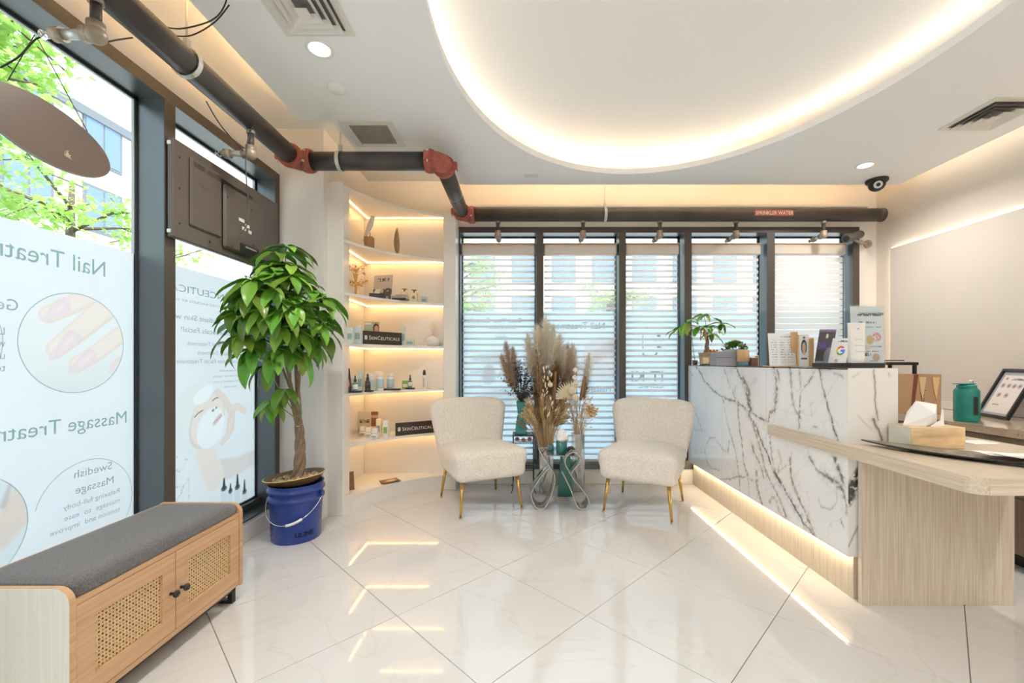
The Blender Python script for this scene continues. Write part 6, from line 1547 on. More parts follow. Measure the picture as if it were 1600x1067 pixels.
ribbon([(878, 737), (885, 751), (893, 768), (899, 785), (905, 795), (914, 796), (920, 789), (919, 779), (908, 763), (897, 750), (889, 736), (883, 724), (886, 713), (896, 707), (905, 713), (905, 723), (896, 735), (891, 742)], 3.32, .17)
# teal tall vase under the table, candle cup, tissue, small dark cup
c = Vector(((883 - VX) / F * 3.70, 3.70, 0)); b = MB(); h = zt_ - .012
vs = [(c.x + a * w0, c.y + q * w0 * .7, z) for w0, z in ((.070, .001), (.040, h)) for a, q in ((-1, -1), (1, -1), (1, 1), (-1, 1))]
mat('teal_solid', (.005, .16, .14), .12, coat=.5)
b.add(vs, [(0, 3, 2, 1), (4, 5, 6, 7)] + [(i, (i + 1) % 4, 4 + (i + 1) % 4, 4 + i) for i in range(4)]); b.build('pyramid_vase', 'teal_solid', loc=c, label='tapering dark teal glass vase under the acrylic table', cat='vase', bevel=.004)
c = Vector(((877.5 - VX) / F * 3.52, 3.52, zt_ + .0005)); t = root('candle_cup', 'teal glass candle cup on the acrylic table', 'candle', c)
MB().lathe([(0, 0), (.044, 0), (.046, .004), (.046, .105), (.042, .105), (.042, .012), (0, .012)], c, 24).build('cup', 'teal_solid', t)
t2 = root('tissue', 'crumpled white tissue tucked in the teal candle cup', 'tissue', c + Vector((0, 0, .1)))
b = MB(); n = 14; rnd = random.Random(2); vs = []
for k, (r_, z) in enumerate(((.038, .095), (.052, .112), (.044, .15), (.030, .185), (.014, .198))):
    for i in range(n): a = 2 * PI * i / n; q = r_ * (1 + .22 * math.sin(3 * a + k) + rnd.uniform(-.08, .08)); vs.append((c.x + q * math.cos(a), c.y + q * math.sin(a), c.z + z + rnd.uniform(-.008, .008)))
b.add(vs, [(k * n + i, k * n + (i + 1) % n, (k + 1) * n + (i + 1) % n, (k + 1) * n + i) for k in range(4) for i in range(n)] + [tuple(4 * n + i for i in range(n))]); b.build('sheet', 'tissue', t2)
c = Vector(((892 - VX) / F * 3.5, 3.50, zt_ + .0005)); MB().lathe([(0, 0), (.028, 0), (.033, .01), (.033, .04), (.022, .055), (0, .06)], c, 18).build('lidded_jar', 'book_dark', loc=c, label='small black lidded jar right of the candle cup on the acrylic table', cat='jar')
c = Vector(((861 - VX) / F * 3.58, 3.60, zt_ + .0005)); MB().lathe([(0, 0), (.024, 0), (.026, .004), (.026, .05), (.022, .052), (0, .052)], c, 18).build('tealight_cup', 'glass_blue', loc=c, label='small blue glass tealight cup left of the candle cup on the acrylic table', cat='candle')
# ================================================================== big money tree in bucket
mat('bucket_blue', (.012, .045, .27), .32, coat=.25, var=.12, scale=3); mat('print_navy', (.005, .008, .04), .5); mat('dish_brown', (.16, .10, .055), .35, coat=.3); mat('dish_rim', (.72, .55, .18), .35, metal=.4)
mat('gravel_a', (.50, .38, .24), .8, objvar=.35); mat('handle_white', (.85, .84, .80), .35)
BC = Vector((-1.508, 2.83, 0.0)); BH = .368
bk = root('bucket', 'royal blue plastic pail with wire handle and dark ULINE lettering standing by the column', 'bucket', BC)
MB().lathe([(0, .002), (.138, .002), (.146, .0005), (.149, .006), (.160, .255), (.1605, .262), (.171, .266), (.1715, .280), (.162, .284), (.163, .318), (.174, .322), (.1745, .336), (.165, .340), (.166, BH - .008), (.170, BH), (.164, BH), (.158, .30), (.145, .02), (0, .02)], BC, 48).build('pail', 'bucket_blue', bk)
b = MB(); P = []
for k in range(25):
    a = R(180 + 180 * k / 24) ; e_ = R(-78); yy = -.195 * math.sin(PI * k / 24)
    P.append(BC + Vector((.178 * math.cos(PI - PI * k / 24), -.178 * math.sin(PI * k / 24) * .98, .29 - .155 * math.sin(PI * k / 24))))
b.tube(P, .0028, n=6); b.build('handle', 'chrome', bk)
MB().tube(P[13:18], .0085, n=12).build('hand_grip', 'handle_white', bk)
for s in (-1, 1): MB().cyl(BC + Vector((s * .160, 0, .29)), BC + Vector((s * .180, 0, .29)), .018, n=14).build('handle_lug', 'bucket_blue', bk)
def wraptext(s, size, ang0, z, rr, vertical=False):
    o = text(s, size, (0, 0, 0), (1, 0, 0), (0, 0, 1), 'print_navy', bk, bold=.0012, space=1.05); 
    inv = world_of(bk).inverted()
    for v in o.data.vertices:
        w_ = world_of(bk) @ v.co; a = (w_.z if vertical else w_.x); h_ = (w_.x if vertical else w_.z)
        th = ang0 + (-(a) if vertical else a) / rr; v.co = Vector((rr * math.cos(th), rr * math.sin(th), z + h_))
    return o
wraptext('ULINE', .042, R(-66), .045, .1545)
wraptext('ULINE', .055, R(-127), .045, .1560, True)
# oval dish tray on top with soil pebbles
dz = BH - .02; DT = Matrix.Translation(BC + Vector((-.008, 0, BH + .012))) @ Matrix.Rotation(R(-6), 4, 'Y')
ds = root('plant_dish', 'brown oval dish with gold rim full of pebbles set on top of the blue pail', 'dish', BC + Vector((0, 0, BH)))
MB().lathe([(0, -.030), (.115, -.030), (.150, -.012), (.182, .026), (.188, .030), (.184, .034), (.176, .029), (.145, -.004), (0, -.012)], (0, 0, 0), 44, DT, sx=1.02, sy=.92).build('dish', 'dish_brown', ds)
MB().lathe([(.181, .027), (.190, .030), (.190, .034), (.183, .0345)], (0, 0, 0), 44, DT, sx=1.02, sy=.92).build('gold_rim', 'dish_rim', ds)
MB().lathe([(0, .012), (.10, .010), (.150, .004)], (0, 0, 0), 30, DT, sx=1, sy=.9).build('soil', 'soil', ds)
rnd = random.Random(6); b = MB(); b.sph((0, 0, 0), .009, 6, 4, (1.2, .9, .6)); PB = b.mesh('pebble', 'gravel_a')
for k in range(230):
    r_ = .145 * math.sqrt(rnd.random()); a = rnd.uniform(0, 2 * PI); p = DT @ Vector((r_ * math.cos(a), r_ * math.sin(a) * .9, .014 + rnd.uniform(0, .006)))
    inst(PB, 'pebble', ds, Matrix.Translation(p - world_of(ds).translation) @ Matrix.Rotation(rnd.uniform(0, 6), 4, 'Z') @ Matrix.Rotation(rnd.uniform(-.5, .5), 4, 'X') @ Matrix.Scale(rnd.uniform(.6, 1.3), 4))
mt_ = root('money_tree', 'tall braided-trunk money tree with drooping glossy green leaves in the blue pail', 'tree', BC + Vector((-.0, 0, BH + .02)))
base = BC + Vector((.0, 0, BH + .01)); 
def bz(s): return base + Vector((.012 + .012 * math.sin(s * 3), 0, 0)) + Vector((0, 0, s * .40))
for j in range(4):
    P = []; 
    for k in range(25):
        s = k / 24; a = j * PI / 2 + s * 6.2; r_ = .022 * (1 - .35 * s) + .018 * max(0, .12 - s) / .12; P.append(bz(s) + Vector((math.cos(a) * r_, math.sin(a) * r_, 0)))
    MB().tube(P, .015, n=9, rs=[.021 - .008 * (k / 24) for k in range(25)]).build('braided_stem', 'bark_plant', mt_)
MB().tube([bz(.93) + Vector((.024 * math.cos(a), .024 * math.sin(a), .01 * math.sin(a))) for a in [k * PI / 6 for k in range(13)]], .003, n=5).build('tie', 'palm_pale', mt_)
tops = []
for (x, y, d) in ((447, 590, 2.80), (462, 585, 2.86), (452, 560, 2.74), (470, 555, 2.82), (440, 540, 2.72), (466, 600, 2.9)):
    e_ = px(x, y, d); s = bz(1.0) + Vector((rnd.uniform(-.015, .015), rnd.uniform(-.015, .015), -.02)); md = s.lerp(e_, .5) + Vector((rnd.uniform(-.02, .02), 0, -.02)); MB().tube([s, md, e_, e_ + (e_ - md) * .9], .009, n=8, rs=[.011, .009, .008, .004]).build('branch', 'bark_plant', mt_); tops.append(e_)
LM = [leaf_mesh('leaf', .26, .045, .9, 'leaf_green', 10), leaf_mesh('leaf', .235, .045, 1.3, 'leaf_green', 10), leaf_mesh('leaf', .27, .046, .75, 'leaf_green', 10), leaf_mesh('leaf', .21, .043, .9, 'leaf_bright', 10)]
CL = [(340, 470, 2.55), (362, 452, 2.45), (352, 500, 2.5), (385, 470, 2.45), (372, 520, 2.55), (398, 500, 2.5), (412, 465, 2.55), (430, 440, 2.6), (418, 410, 2.72), (436, 400, 2.8), (455, 430, 2.7), (470, 460, 2.75), (488, 470, 2.8), (498, 500, 2.85), (478, 500, 2.7), (450, 480, 2.55), (425, 500, 2.5), (440, 525, 2.55), (462, 530, 2.65), (485, 540, 2.8), (502, 540, 2.9), (405, 540, 2.6), (428, 440, 2.9), (448, 455, 2.95), (470, 490, 2.95), (400, 450, 2.8), (380, 495, 2.75), (455, 555, 2.7), (435, 478, 2.75), (460, 505, 2.85), (412, 520, 2.8), (395, 430, 2.65)]
CL += [(375, 540, 2.5), (392, 560, 2.55), (350, 475, 2.6), (500, 520, 2.7), (490, 555, 2.8), (470, 565, 2.7), (430, 560, 2.6), (410, 500, 2.45), (445, 500, 2.48), (430, 465, 2.5), (465, 495, 2.52), (505, 480, 2.75), (390, 520, 2.7), (455, 445, 2.6), (440, 425, 2.75)]
NB = len(CL)
CL += [(415, 585, 2.62), (445, 622, 2.70), (425, 640, 2.66)]
rnd = random.Random(14)
cen = px(440, 500, 2.78)
for i, (x, y, d) in enumerate(CL):
    e_ = px(x, y - 14, d); e_.x = max(e_.x, -1.70 if y > 470 else -1.56)
    src = min(tops, key=lambda q: (q - e_).length) if i < NB else bz(1.0)
    md = src.lerp(e_, .55) + Vector((0, 0, .05 if i < NB else .0)); MB().tube([src, md, e_], .003, n=6).build('petiole', 'stem_green', mt_)
    dirv = (e_ - cen) * .8 + Vector((0, 0, .25)); palmate(e_, dirv, mt_, LM, rnd, 6 if i % 3 else 7, .86 if i < NB else .75, .85)

# ================================================================== shoe bench
woodmat('oak', (.52, .31, .16), (.66, .43, .25), 60, .45, 'y', dist=6); woodmat('oak_pale', (.66, .65, .56), (.76, .75, .67), 40, .5, 'z', dist=8)
def feltmat():
    mat('felt_top', (.135, .135, .145), .95, var=.45, scale=260, bump=.5, bscale=400, sheen=.3)
feltmat(); mat('rattan', (.66, .46, .24), .6, var=.15, scale=80); mat('rattan_back', (.035, .022, .012), .9)
XF = -1.386; XBk = -1.775; Y0 = 1.29; Y1 = 2.095; ZB = .475
be = root('shoe_bench', 'oak shoe bench with grey felt seat pad and two rattan doors under the left window', 'bench', ((XF + XBk) / 2, (Y0 + Y1) / 2, 0))
def end_panel(y0, y1, m, nm):
    r_ = .05; x0, x1 = XBk, XF + .004; z0, z1 = .072, ZB
    P = [(x0, z0), (x1, z0), (x1, z1 - r_)] + [(x1 - r_ + r_ * math.cos(a), z1 - r_ + r_ * math.sin(a)) for a in [R(q) for q in (15, 30, 45, 60, 75, 90)]] + [(x0, z1)]
    MB().prism(P, y0, y1, 'y').build(nm, m, be, bevel=.0015)
end_panel(Y0 + .002, Y0 + .022, 'oak', 'end_panel'); end_panel(Y0, Y0 + .0015, 'oak_pale', 'outer_veneer'); end_panel(Y1 - .022, Y1, 'oak', 'end_panel')
MB().box(XBk, XF - .004, Y0 + .022, Y1 - .022, .40, .418).build('top_board', 'oak', be)
MB().box(XBk, XF - .002, Y0 + .022, Y1 - .022, .075, .095).build('bottom_board', 'oak', be)
MB().box(XBk, XBk + .01, Y0 + .022, Y1 - .022, .095, ZB - .005).build('back_board', 'oak', be)
MB().box(XF - .02, XF - .001, Y0 + .022, Y1 - .022, .412, .428).build('front_rail', 'oak', be)
def dc_(c):
    return Vector((c.x, c.y, c.z + (.006 * (1 - (c.x / .2) ** 2) if c.z > 0 else 0)))
MB().bm(round_box(.187, (Y1 - Y0) / 2 - .024, .030, .022, 10, dc_), Matrix.Translation(((XF + XBk) / 2 + .004, (Y0 + Y1) / 2, .450)), smooth=True).build('seat_pad', 'felt_top', be)
ym = (Y0 + Y1) / 2
for a, c in ((Y0 + .025, ym - .0015), (ym + .0015, Y1 - .025)):
    z0, z1 = .098, .409; w_ = c - a; fy = .060; fz = .062
    dr = MB()
    for q in ((a, c, z0, z0 + fz), (a, c, z1 - fz, z1), (a, a + fy, z0 + fz, z1 - fz), (c - fy, c, z0 + fz, z1 - fz)): dr.box(XF - .018, XF, q[0], q[1], q[2], q[3])
    door = dr.build('door', 'oak', be)
    ya, yb, za, zb = a + fy, c - fy, z0 + fz, z1 - fz
    MB().box(XF - .018, XF - .016, ya, yb, za, zb).build('dark_backing', 'rattan_back', door)
    cell = .0118; ny = int((yb - ya) / cell); nz = int((zb - za) / cell); cy = (yb - ya) / ny; cz = (zb - za) / nz; b = MB(); xx = XF - .0085
    for i in range(ny):
        for j in range(nz):
            oy = ya + (i + .5) * cy; oz = za + (j + .5) * cz
            out = [(oy + cy / 2 * p, oz + cz / 2 * q) for p, q in ((-1, -1), (0, -1), (1, -1), (1, 0), (1, 1), (0, 1), (-1, 1), (-1, 0))]
            if (i + j) % 2 == 0: inn = [(oy + .0034 * math.cos(R(225 + 45 * k)), oz + .0034 * math.sin(R(225 + 45 * k))) for k in range(8)]
            else: inn = [(oy + .0022 * math.cos(R(225 + 45 * k)), oz + .0022 * math.sin(R(225 + 45 * k))) for k in range(8)]
            b.add([(xx, p, q) for p, q in out] + [(xx + .0006, p, q) for p, q in inn], [(k, (k + 1) % 8, 8 + (k + 1) % 8, 8 + k) for k in range(8)])
    o = b.build('rattan_panel', 'rattan', door); o['kind'] = 'stuff'
    ky = c - .024 if a < ym - .1 else a + .024
    kz = (z0 + z1) / 2
    MB().lathe([(.0, 0), (.006, 0), (.0055, .016), (.013, .020), (.0145, .026), (.010, .032), (0, .033)], (0, 0, 0), 18, Matrix.Translation((XF, ky, kz)) @ Matrix.Rotation(R(90), 4, 'Y')).build('knob', 'black_metal', door)
for yy in (Y0 + .03, Y1 - .055):
    b = MB(); b.box(XF - .035, XF - .012, yy, yy + .024, .0005, .0745); b.box(XBk + .012, XBk + .035, yy, yy + .024, .0005, .0745); b.box(XF - .035, XBk + .035, yy, yy + .024, .0005, .018); b.build('leg_frame', 'black_metal', be)
MB().box(XF - .03, XF - .012, Y0 + .03, Y1 - .03, .058, .0745).build('rail', 'black_metal', be)
# ================================================================== window films with mirrored print
filmmat('film', (.80, .90, .92), .82, attr='Col')
mat('film_text', (.20, .36, .33), .7); mat('film_text_grey', (.30, .36, .38), .7)
filmmat('film_ink', (.36, .54, .50), .7); filmmat('film_ink_grey', (.42, .50, .52), .7); filmmat('film_line', (.42, .54, .54), .7)
ZF = 1.709; FB = np.array([.85, .895, .925])
xf = -1.937
def LP(x, y): d = -xf * F / (VX - x); return (d, H + (VY - y) / F * d)   # photo point -> (Y, Z) on the left film
def film_left(y0, y1, fn, label, nm='window_film'):
    t = root(nm, label, 'window film', (xf, y0, .2)); 
    paint('film_sheet', (xf, y0, ZSL + .075), (0, 1, 0), (0, 0, 1), y1 - y0, ZF - ZSL - .075, .0045, lambda U, V: fn(U, V) * np.array([.885, .84, .875]), 'film', t); return t
SK = lin(243, 233, 224); SK2 = lin(230, 214, 203); NL = lin(238, 224, 226)
cN = LP(119, 536); rN = .215
def limb(U, V, pts, r0, r1, soft=.004):
    m_ = np.zeros_like(U)
    tot = len(pts) - 1
    for i, (a, c) in enumerate(zip(pts[:-1], pts[1:])):
        d, t = seg_dist(U, V, a, c); r_ = r0 + (r1 - r0) * (i + t) / tot; m_ = np.maximum(m_, np.clip((r_ - d) / soft + .5, 0, 1))
    return m_
cNy, cNz = cN
def fnA(U, V):
    Y = U + .91; Z = V + ZSL + .075; C = np.tile(FB, (len(U), 1)); C = C * (1 - .03 * vnoise(U, V, 6, 4))[:, None]
    # nail photo in circle
    inside = np.hypot(Y - cNy, Z - cNz) < rN
    C2 = np.tile(lin(236, 240, 240), (len(U), 1)); C2 = blend(C2, np.clip((cNz - Z) / .3, 0, 1) * .5, lin(205, 216, 212))
    def f(pts): return [LP(*p) for p in pts]
    fingers = [(f([(75, 492), (115, 475), (165, 448), (190, 440)]), .030, .046), (f([(88, 545), (125, 515), (170, 478), (215, 440)]), .034, .058), (f([(120, 570), (150, 552), (190, 522), (215, 500)]), .030, .040), (f([(180, 572), (195, 562), (215, 548)]), .022, .034)]
    for pts, r0, r1 in fingers:
        C2 = blend(C2, limb(Y, Z, pts, r0 * 1.12, r1 * 1.1, .006) * .9, SK2); C2 = blend(C2, limb(Y, Z, [(a, c_ + .004) for a, c_ in pts], r0, r1, .02), SK)
    for (pts, r0, r1) in ((f([(70, 500), (84, 488), (98, 478)]), .008, .030), (f([(80, 560), (97, 545), (113, 528)]), .008, .032), (f([(110, 580), (124, 570), (141, 556)]), .008, .028), (f([(171, 582), (180, 574), (188, 566)]), .006, .022)):
        C2 = blend(C2, limb(Y, Z, pts, r0 + .002, r1 + .003, .004) * .5, SK2); C2 = blend(C2, limb(Y, Z, pts, r0, r1, .004), NL); C2 = blend(C2, limb(Y, Z, pts[1:], .004, .008, .012) * .6, lin(245, 234, 236))
    m_ = inside.astype(float); C = C * (1 - m_[:, None]) + C2 * m_[:, None]
    # back massage photo circle lower left
    cB = (1.44, .56); rB = .215
    ins = (np.hypot(Y - cB[0], Z - cB[1]) < rB).astype(float); C3 = np.tile(lin(222, 232, 234), (len(U), 1)); C3 = blend(C3, limb(Y, Z, [LP(-20, 722), LP(25, 728), LP(52, 745), LP(30, 800), LP(-10, 840)], .045, .06, .02), lin(228, 216, 206)); C3 = blend(C3, limb(Y, Z, [LP(20, 745), LP(5, 790)], .004, .012, .012) * .6, lin(196, 178, 170))
    C = C * (1 - ins[:, None]) + C3 * ins[:, None]
    return C
fa = film_left(.91, 2.113, fnA, 'frosted film with mirrored nail and massage adverts on the big left window')
def ring_line(c, r0, t, parent, m='film_line', a0=0, a1=360, x=None):
    n = 72; b = MB(); P = [((xf + .0022) if x is None else x, c[0] + r0 * math.cos(R(a0 + (a1 - a0) * k / n)), c[1] + r0 * math.sin(R(a0 + (a1 - a0) * k / n))) for k in range(n + 1)]
    vs = []
    for p in P:
        d = Vector((0, p[1] - c[0], p[2] - c[1])).normalized() * t; vs += [Vector(p) - d, Vector(p) + d]
    b.add(vs, [(2 * k, 2 * k + 1, 2 * k + 3, 2 * k + 2) for k in range(n)]); b.build('ring_line', m, parent)
ring_line(cN, rN, .0016, fa); ring_line((1.44, .56), .215, .0016, fa)
cS = LP(140, 790); ring_line((1.885, .52), .212, .0015, fa, a0=-90, a1=165); ring_line((1.36, 1.245), .215, .0015, fa, a0=-75, a1=62)
def ltext(s, x, y, cap, m='film_ink', sxx=1.0, parent=fa):
    """mirrored line of text on the left film whose reading start (right end in view) is at photo x,y baseline"""
    Y, Z = LP(x, y); return text(s, cap * 1.37, (xf + .002, Y, Z), (0, -1, 0), (0, 0, 1), m, parent, sxx=sxx)
ltext('Nail Treatments', 166, 433, .074, sxx=.92)
ltext('Massage Treatments', 199, 660, .062, sxx=.98)
ltext('Swedish', 175, 732, .036, 'film_ink_grey', 1.08); ltext('Massage', 178, 754, .036, 'film_ink_grey', 1.08)
ltext('Relaxing full-body', 187, 769, .023, 'film_ink_grey', 1.12); ltext('massage  to  ease', 187, 784, .023, 'film_ink_grey', 1.12); ltext('tension and  improve', 187, 798, .023, 'film_ink_grey', 1.12)
ltext('Gel', 29, 486, .045, 'film_ink_grey', .95)
for k, s_ in enumerate(('Long', 'with', 'use', 'to')): ltext(s_, 8, 523 + k * 19, .030, 'film_ink_grey', .92)
# film in the narrow window below the television
def fnB(U, V):
    Y = U + 2.205; Z = V + ZSL + .075; C = np.tile(FB * .97, (len(U), 1))
    f = lambda pts: [LP(*p) for p in pts]
    skin = lin(240, 231, 223); sh = lin(224, 211, 201); wh = lin(243, 248, 249)
    # shoulder / neck
    C = blend(C, limb(Y, Z, f([(395, 715), (370, 728), (345, 735)]), .05, .075, .02), lin(228, 222, 218)); C = blend(C, limb(Y, Z, f([(318, 700), (335, 745)]), .075, .085, .02), skin)
    # towel wrap
    C = blend(C, ell(Y, Z, *LP(302, 655), .150, .215, -.25, .08), lin(232, 238, 238))
    # face
    c1 = LP(325, 655); C = blend(C, ell(Y, Z, c1[0], c1[1], .125, .185, -.62, .10), sh); C = blend(C, ell(Y, Z, c1[0] + .004, c1[1] + .004, .118, .176, -.62, .12), skin)
    # mask
    C = blend(C, ell(Y, Z, *LP(330, 668), .105, .135, -.62, .08), wh); C = blend(C, ell(Y, Z, *LP(318, 617), .09, .045, .5, .2), wh); C = blend(C, ell(Y, Z, *LP(308, 640), .042, .020, .5, .3), skin); C = blend(C, ell(Y, Z, *LP(335, 620), .040, .018, .6, .3), skin)
    # eyes, nose, lips
    C = blend(C, limb(Y, Z, f([(304, 652), (310, 645), (317, 641)]), .003, .003, .004), lin(110, 92, 90)); C = blend(C, limb(Y, Z, f([(332, 626), (337, 622), (341, 621)]), .003, .003, .004), lin(110, 92, 90))
    C = blend(C, ell(Y, Z, *LP(333, 641), .012, .008, .6, .4), lin(160, 130, 125)); C = blend(C, ell(Y, Z, *LP(338, 637), .008, .006, .6, .4), lin(140, 110, 108)); C = blend(C, ell(Y, Z, *LP(340, 655), .050, .016, .72, .3), lin(228, 204, 202)); C = blend(C, limb(Y, Z, f([(333, 661), (347, 649)]), .0018, .0018, .003), lin(170, 130, 130))
    # hand
    for pts, r0, r1 in ((f([(340, 612), (352, 625), (362, 645), (360, 670)]), .018, .030), (f([(360, 640), (372, 635), (383, 642)]), .024, .016), (f([(362, 655), (356, 680), (347, 692)]), .026, .014)):
        C = blend(C, limb(Y, Z, pts, r0 * 1.15, r1 * 1.15, .008) * .8, lin(226, 206, 196)); C = blend(C, limb(Y, Z, pts, r0, r1, .012), lin(238, 224, 216))
    # dots and lines lower left
    rng = np.random.RandomState(5); P = [(2.215 + a * .25, .22 + c * .42) for a, c in rng.rand(34, 2)]
    for i, p in enumerate(P):
        C = blend(C, np.clip(1.3 - np.hypot(Y - p[0], Z - p[1]) / .005, 0, 1) * .6, lin(120, 135, 140)); q = P[(i * 7 + 3) % 34]
        if math.hypot(p[0] - q[0], p[1] - q[1]) < .16: C = blend(C, np.clip(1.2 - seg_dist(Y, Z, p, q)[0] / .0022, 0, 1) * .35, lin(140, 155, 160))
    # serum bottles
    for (x, y0, y1, w_) in ((350, 748, 778, .030), (360, 756, 778, .022), (371, 742, 780, .030), (382, 750, 786, .026)):
        a = LP(x, y1); c_ = LP(x, y0); m_ = (np.abs(Y - a[0]) < w_) & (Z > a[1] - .04) & (Z < a[1] + (c_[1] - a[1]) * .45); C = blend(C, m_.astype(float) * .8, lin(214, 228, 230)); C = blend(C, ell(Y, Z, a[0], a[1] + (c_[1] - a[1]) * .50, w_ * .9, .018) * .9, lin(84, 100, 98)); C = blend(C, limb(Y, Z, [(a[0], a[1] + (c_[1] - a[1]) * .55), (a[0], c_[1])], w_ * .5, w_ * .22, .004), lin(70, 78, 84))
    return C
fb = film_left(2.205, 3.068, fnB, 'frosted film with mirrored facial treatment advert in the narrow window below the television')
def lt2(s_, Ys, Ye, z, cap):
    return text(s_, cap * 1.37, (xf + .002, Ys, z), (0, -1, 0), (0, 0, 1), 'film_ink_grey', fb, fit=Ys - Ye)
lt2('SKINCEUTICALS', 2.87, 2.24, 1.568, .042); lt2('SKINCARE BACKED BY SCIENCE', 2.80, 2.24, 1.515, .013)
lt2('Radiant Skin with', 2.72, 2.30, 1.413, .032); lt2('SkinCeuticals Facial!', 2.874, 2.40, 1.341, .032)
lt2('Firming Facial Treatment', 2.88, 2.444, 1.266, .026); lt2('Clear Facial Treatment', 2.90, 2.521, 1.212, .026); lt2('Discoloration Facial Treatment', 2.94, 2.367, 1.160, .026)
for k, (s_, a_, b_) in enumerate((('Reveal luminous, youthful-', 2.96, 2.70), ('looking skin with our expertly', 2.975, 2.65), ('crafted facial tailored to your', 2.975, 2.65), ('unique needs.', 2.88, 2.74))): lt2(s_, a_, b_, 1.105 - k * .035, .015)
# films on the back windows
yf = 4.193
def BPt(x, y): return ((x - VX) / F * yf, H + (VY - y) / F * yf)
fl = []
for k in range(5):
    a = MBAY[k][1]; c_ = MBAY[k + 1][0]; zb = ZS + .065
    nm = ['leftmost', 'second', 'middle', 'fourth', 'rightmost'][k]
    t = root('window_film', 'frosted film behind the ' + nm + ' blind of the back windows', 'window film', (a, yf, zb)); fl.append(t)
    def fn(U, V, a=a, k=k):
        X = U + a; Z = V + zb; C = np.tile(np.array([.66, .80, .88]), (len(U), 1))
        if k == 0:
            C = blend(C, ell(X, Z, *BPt(770, 560), .22, .05, 0, .3) * .5, lin(150, 160, 160)); C = blend(C, ell(X, Z, *BPt(762, 585), .07, .10, 0, .3) * .6, lin(150, 130, 128)); C = blend(C, ell(X, Z, *BPt(775, 625), .25, .12, .3, .4) * .4, lin(150, 150, 150))
        if k == 1:
            C = blend(C, ell(X, Z, *BPt(940, 560), .21, .22, 0, .05) * .5, lin(196, 190, 190)); C = blend(C, limb(X, Z, [BPt(900, 580), BPt(955, 540)], .04, .06, .02) * .5, lin(190, 160, 150))
        return C
    paint('film_sheet', (a + .01, yf, zb), (1, 0, 0), (0, 0, 1), c_ - a - .02, 1.667 - zb, .012, fn, 'film', t)
mat('film_ink_back', (.05, .12, .14), .7)
def btext(s, xr, y, cap, k, m='film_ink_back', sxx=1.0):
    X, Z = BPt(xr, y); return text(s, cap * 1.37, (X, yf - .002, Z), (-1, 0, 0), (0, 0, 1), m, fl[k], sxx=sxx)
btext('Book Your Consultation', 815, 504, .05, 0, sxx=.95); btext('SKIN & BODY', 806, 514, .04, 0, sxx=.9); btext('clinic', 793, 530, .045, 0, sxx=.95)
for y in (559, 583, 605): btext('Hours', 752, y, .03, 0)
btext('Nail Treatments', 946, 514, .07, 1, sxx=.95); btext('Massage', 955, 612, .06, 1, sxx=.9)
btext('Swedish', 955, 655, .035, 1, sxx=.9)
b = MB(); X, Z = BPt(1015, 553)
b.tube([(X + .075 * math.cos(a), yf - .003, Z + .03 + .06 * math.sin(a)) for a in [R(q) for q in range(200, 345, 12)]], .008, n=4); b.box(X + .075, X + .105, yf - .004, yf - .002, Z + .17, Z + .20); b.box(X - .072, X - .064, yf - .004, yf - .002, Z + .05, Z + .22); b.add([(X + .07, yf - .003, Z + .06), (X + .12, yf - .003, Z + .06), (X + .085, yf - .003, Z + .09)], [(0, 1, 2)]); b.tube([(X + .05, yf - .003, Z + .13), (X + .08, yf - .003, Z + .145), (X + .11, yf - .003, Z + .13)], .004, n=4)
b.build('logo_mark', 'film_ink_back', fl[2])
btext('IT KI', 1038, 596, .11, 2, sxx=1.1); btext('CLINIC', 1038, 606, .05, 2, sxx=1.2)

# ================================================================== zebra blinds
filmmat('band_fabric', (.93, .91, .89), .55); filmmat('sheer_fabric', (.9, .9, .9), .6, clear=.80); mat('rail_tan', (.62, .44, .27), .5); mat('cassette', (.78, .70, .62), .4)
zt_ = 2.318; zcb = 2.205
LBL = ['leftmost striped blind behind the left armchair and dried flowers', 'second striped blind behind the tall pampas', 'middle striped blind left of the marble desk', 'fourth striped blind above the small money tree', 'rightmost, nearly closed white blind above the reception desk']
for k in range(5):
    a = MBAY[k][1] + .006; c_ = MBAY[k + 1][0] - (.006 if k < 2 else .03); zb = ZS + .055
    t = root('zebra_blind', LBL[k], 'blind', ((a + c_) / 2, 4.13, zb), group='striped roller blinds on the back windows')
    MB().bbox(a, c_, 4.085, 4.165, zcb, zt_ - .012, .012).build('cassette', 'cassette', t); MB().bbox(a - .003, c_ + .003, 4.082, 4.168, zt_ - .012, zt_, .002).build('top_rail', 'rail_tan', t)
    pitch = .0592 if k != 2 else .0555; bh = [.021, .020, .023, .027, .053][k]; a2, c2 = a + .008, c_ - .008; me = None
    n = int((zcb - zb - .03) / pitch); L = c2 - a2
    me = MB().box(-L / 2, L / 2, -.0007, .0007, -bh / 2, bh / 2).mesh('fabric_band', 'band_fabric')
    for i in range(n + 1):
        z = zcb - .012 - i * pitch - pitch / 2
        inst(me, 'fabric_band', t, Matrix.Translation((0, -.006, z - zb)))
        if k >= 2: 
            pass
    MB().box(a2, c2, 4.136, 4.1366, zb + .02, zcb).build('sheer_sheet', 'sheer_fabric', t)
    b = MB(); b.box(a2, c2, 4.120, 4.142, zb + .002, zb + .022); b.build('bottom_rail', 'cassette', t)
    if k in (2, 3, 4):
        b = MB(); xx = c_ - .0005; b.tube([(xx, 4.11, zcb), (xx, 4.11, zb + .25)], .0016, n=5); b.build('bead_chain', 'galvanised', t)
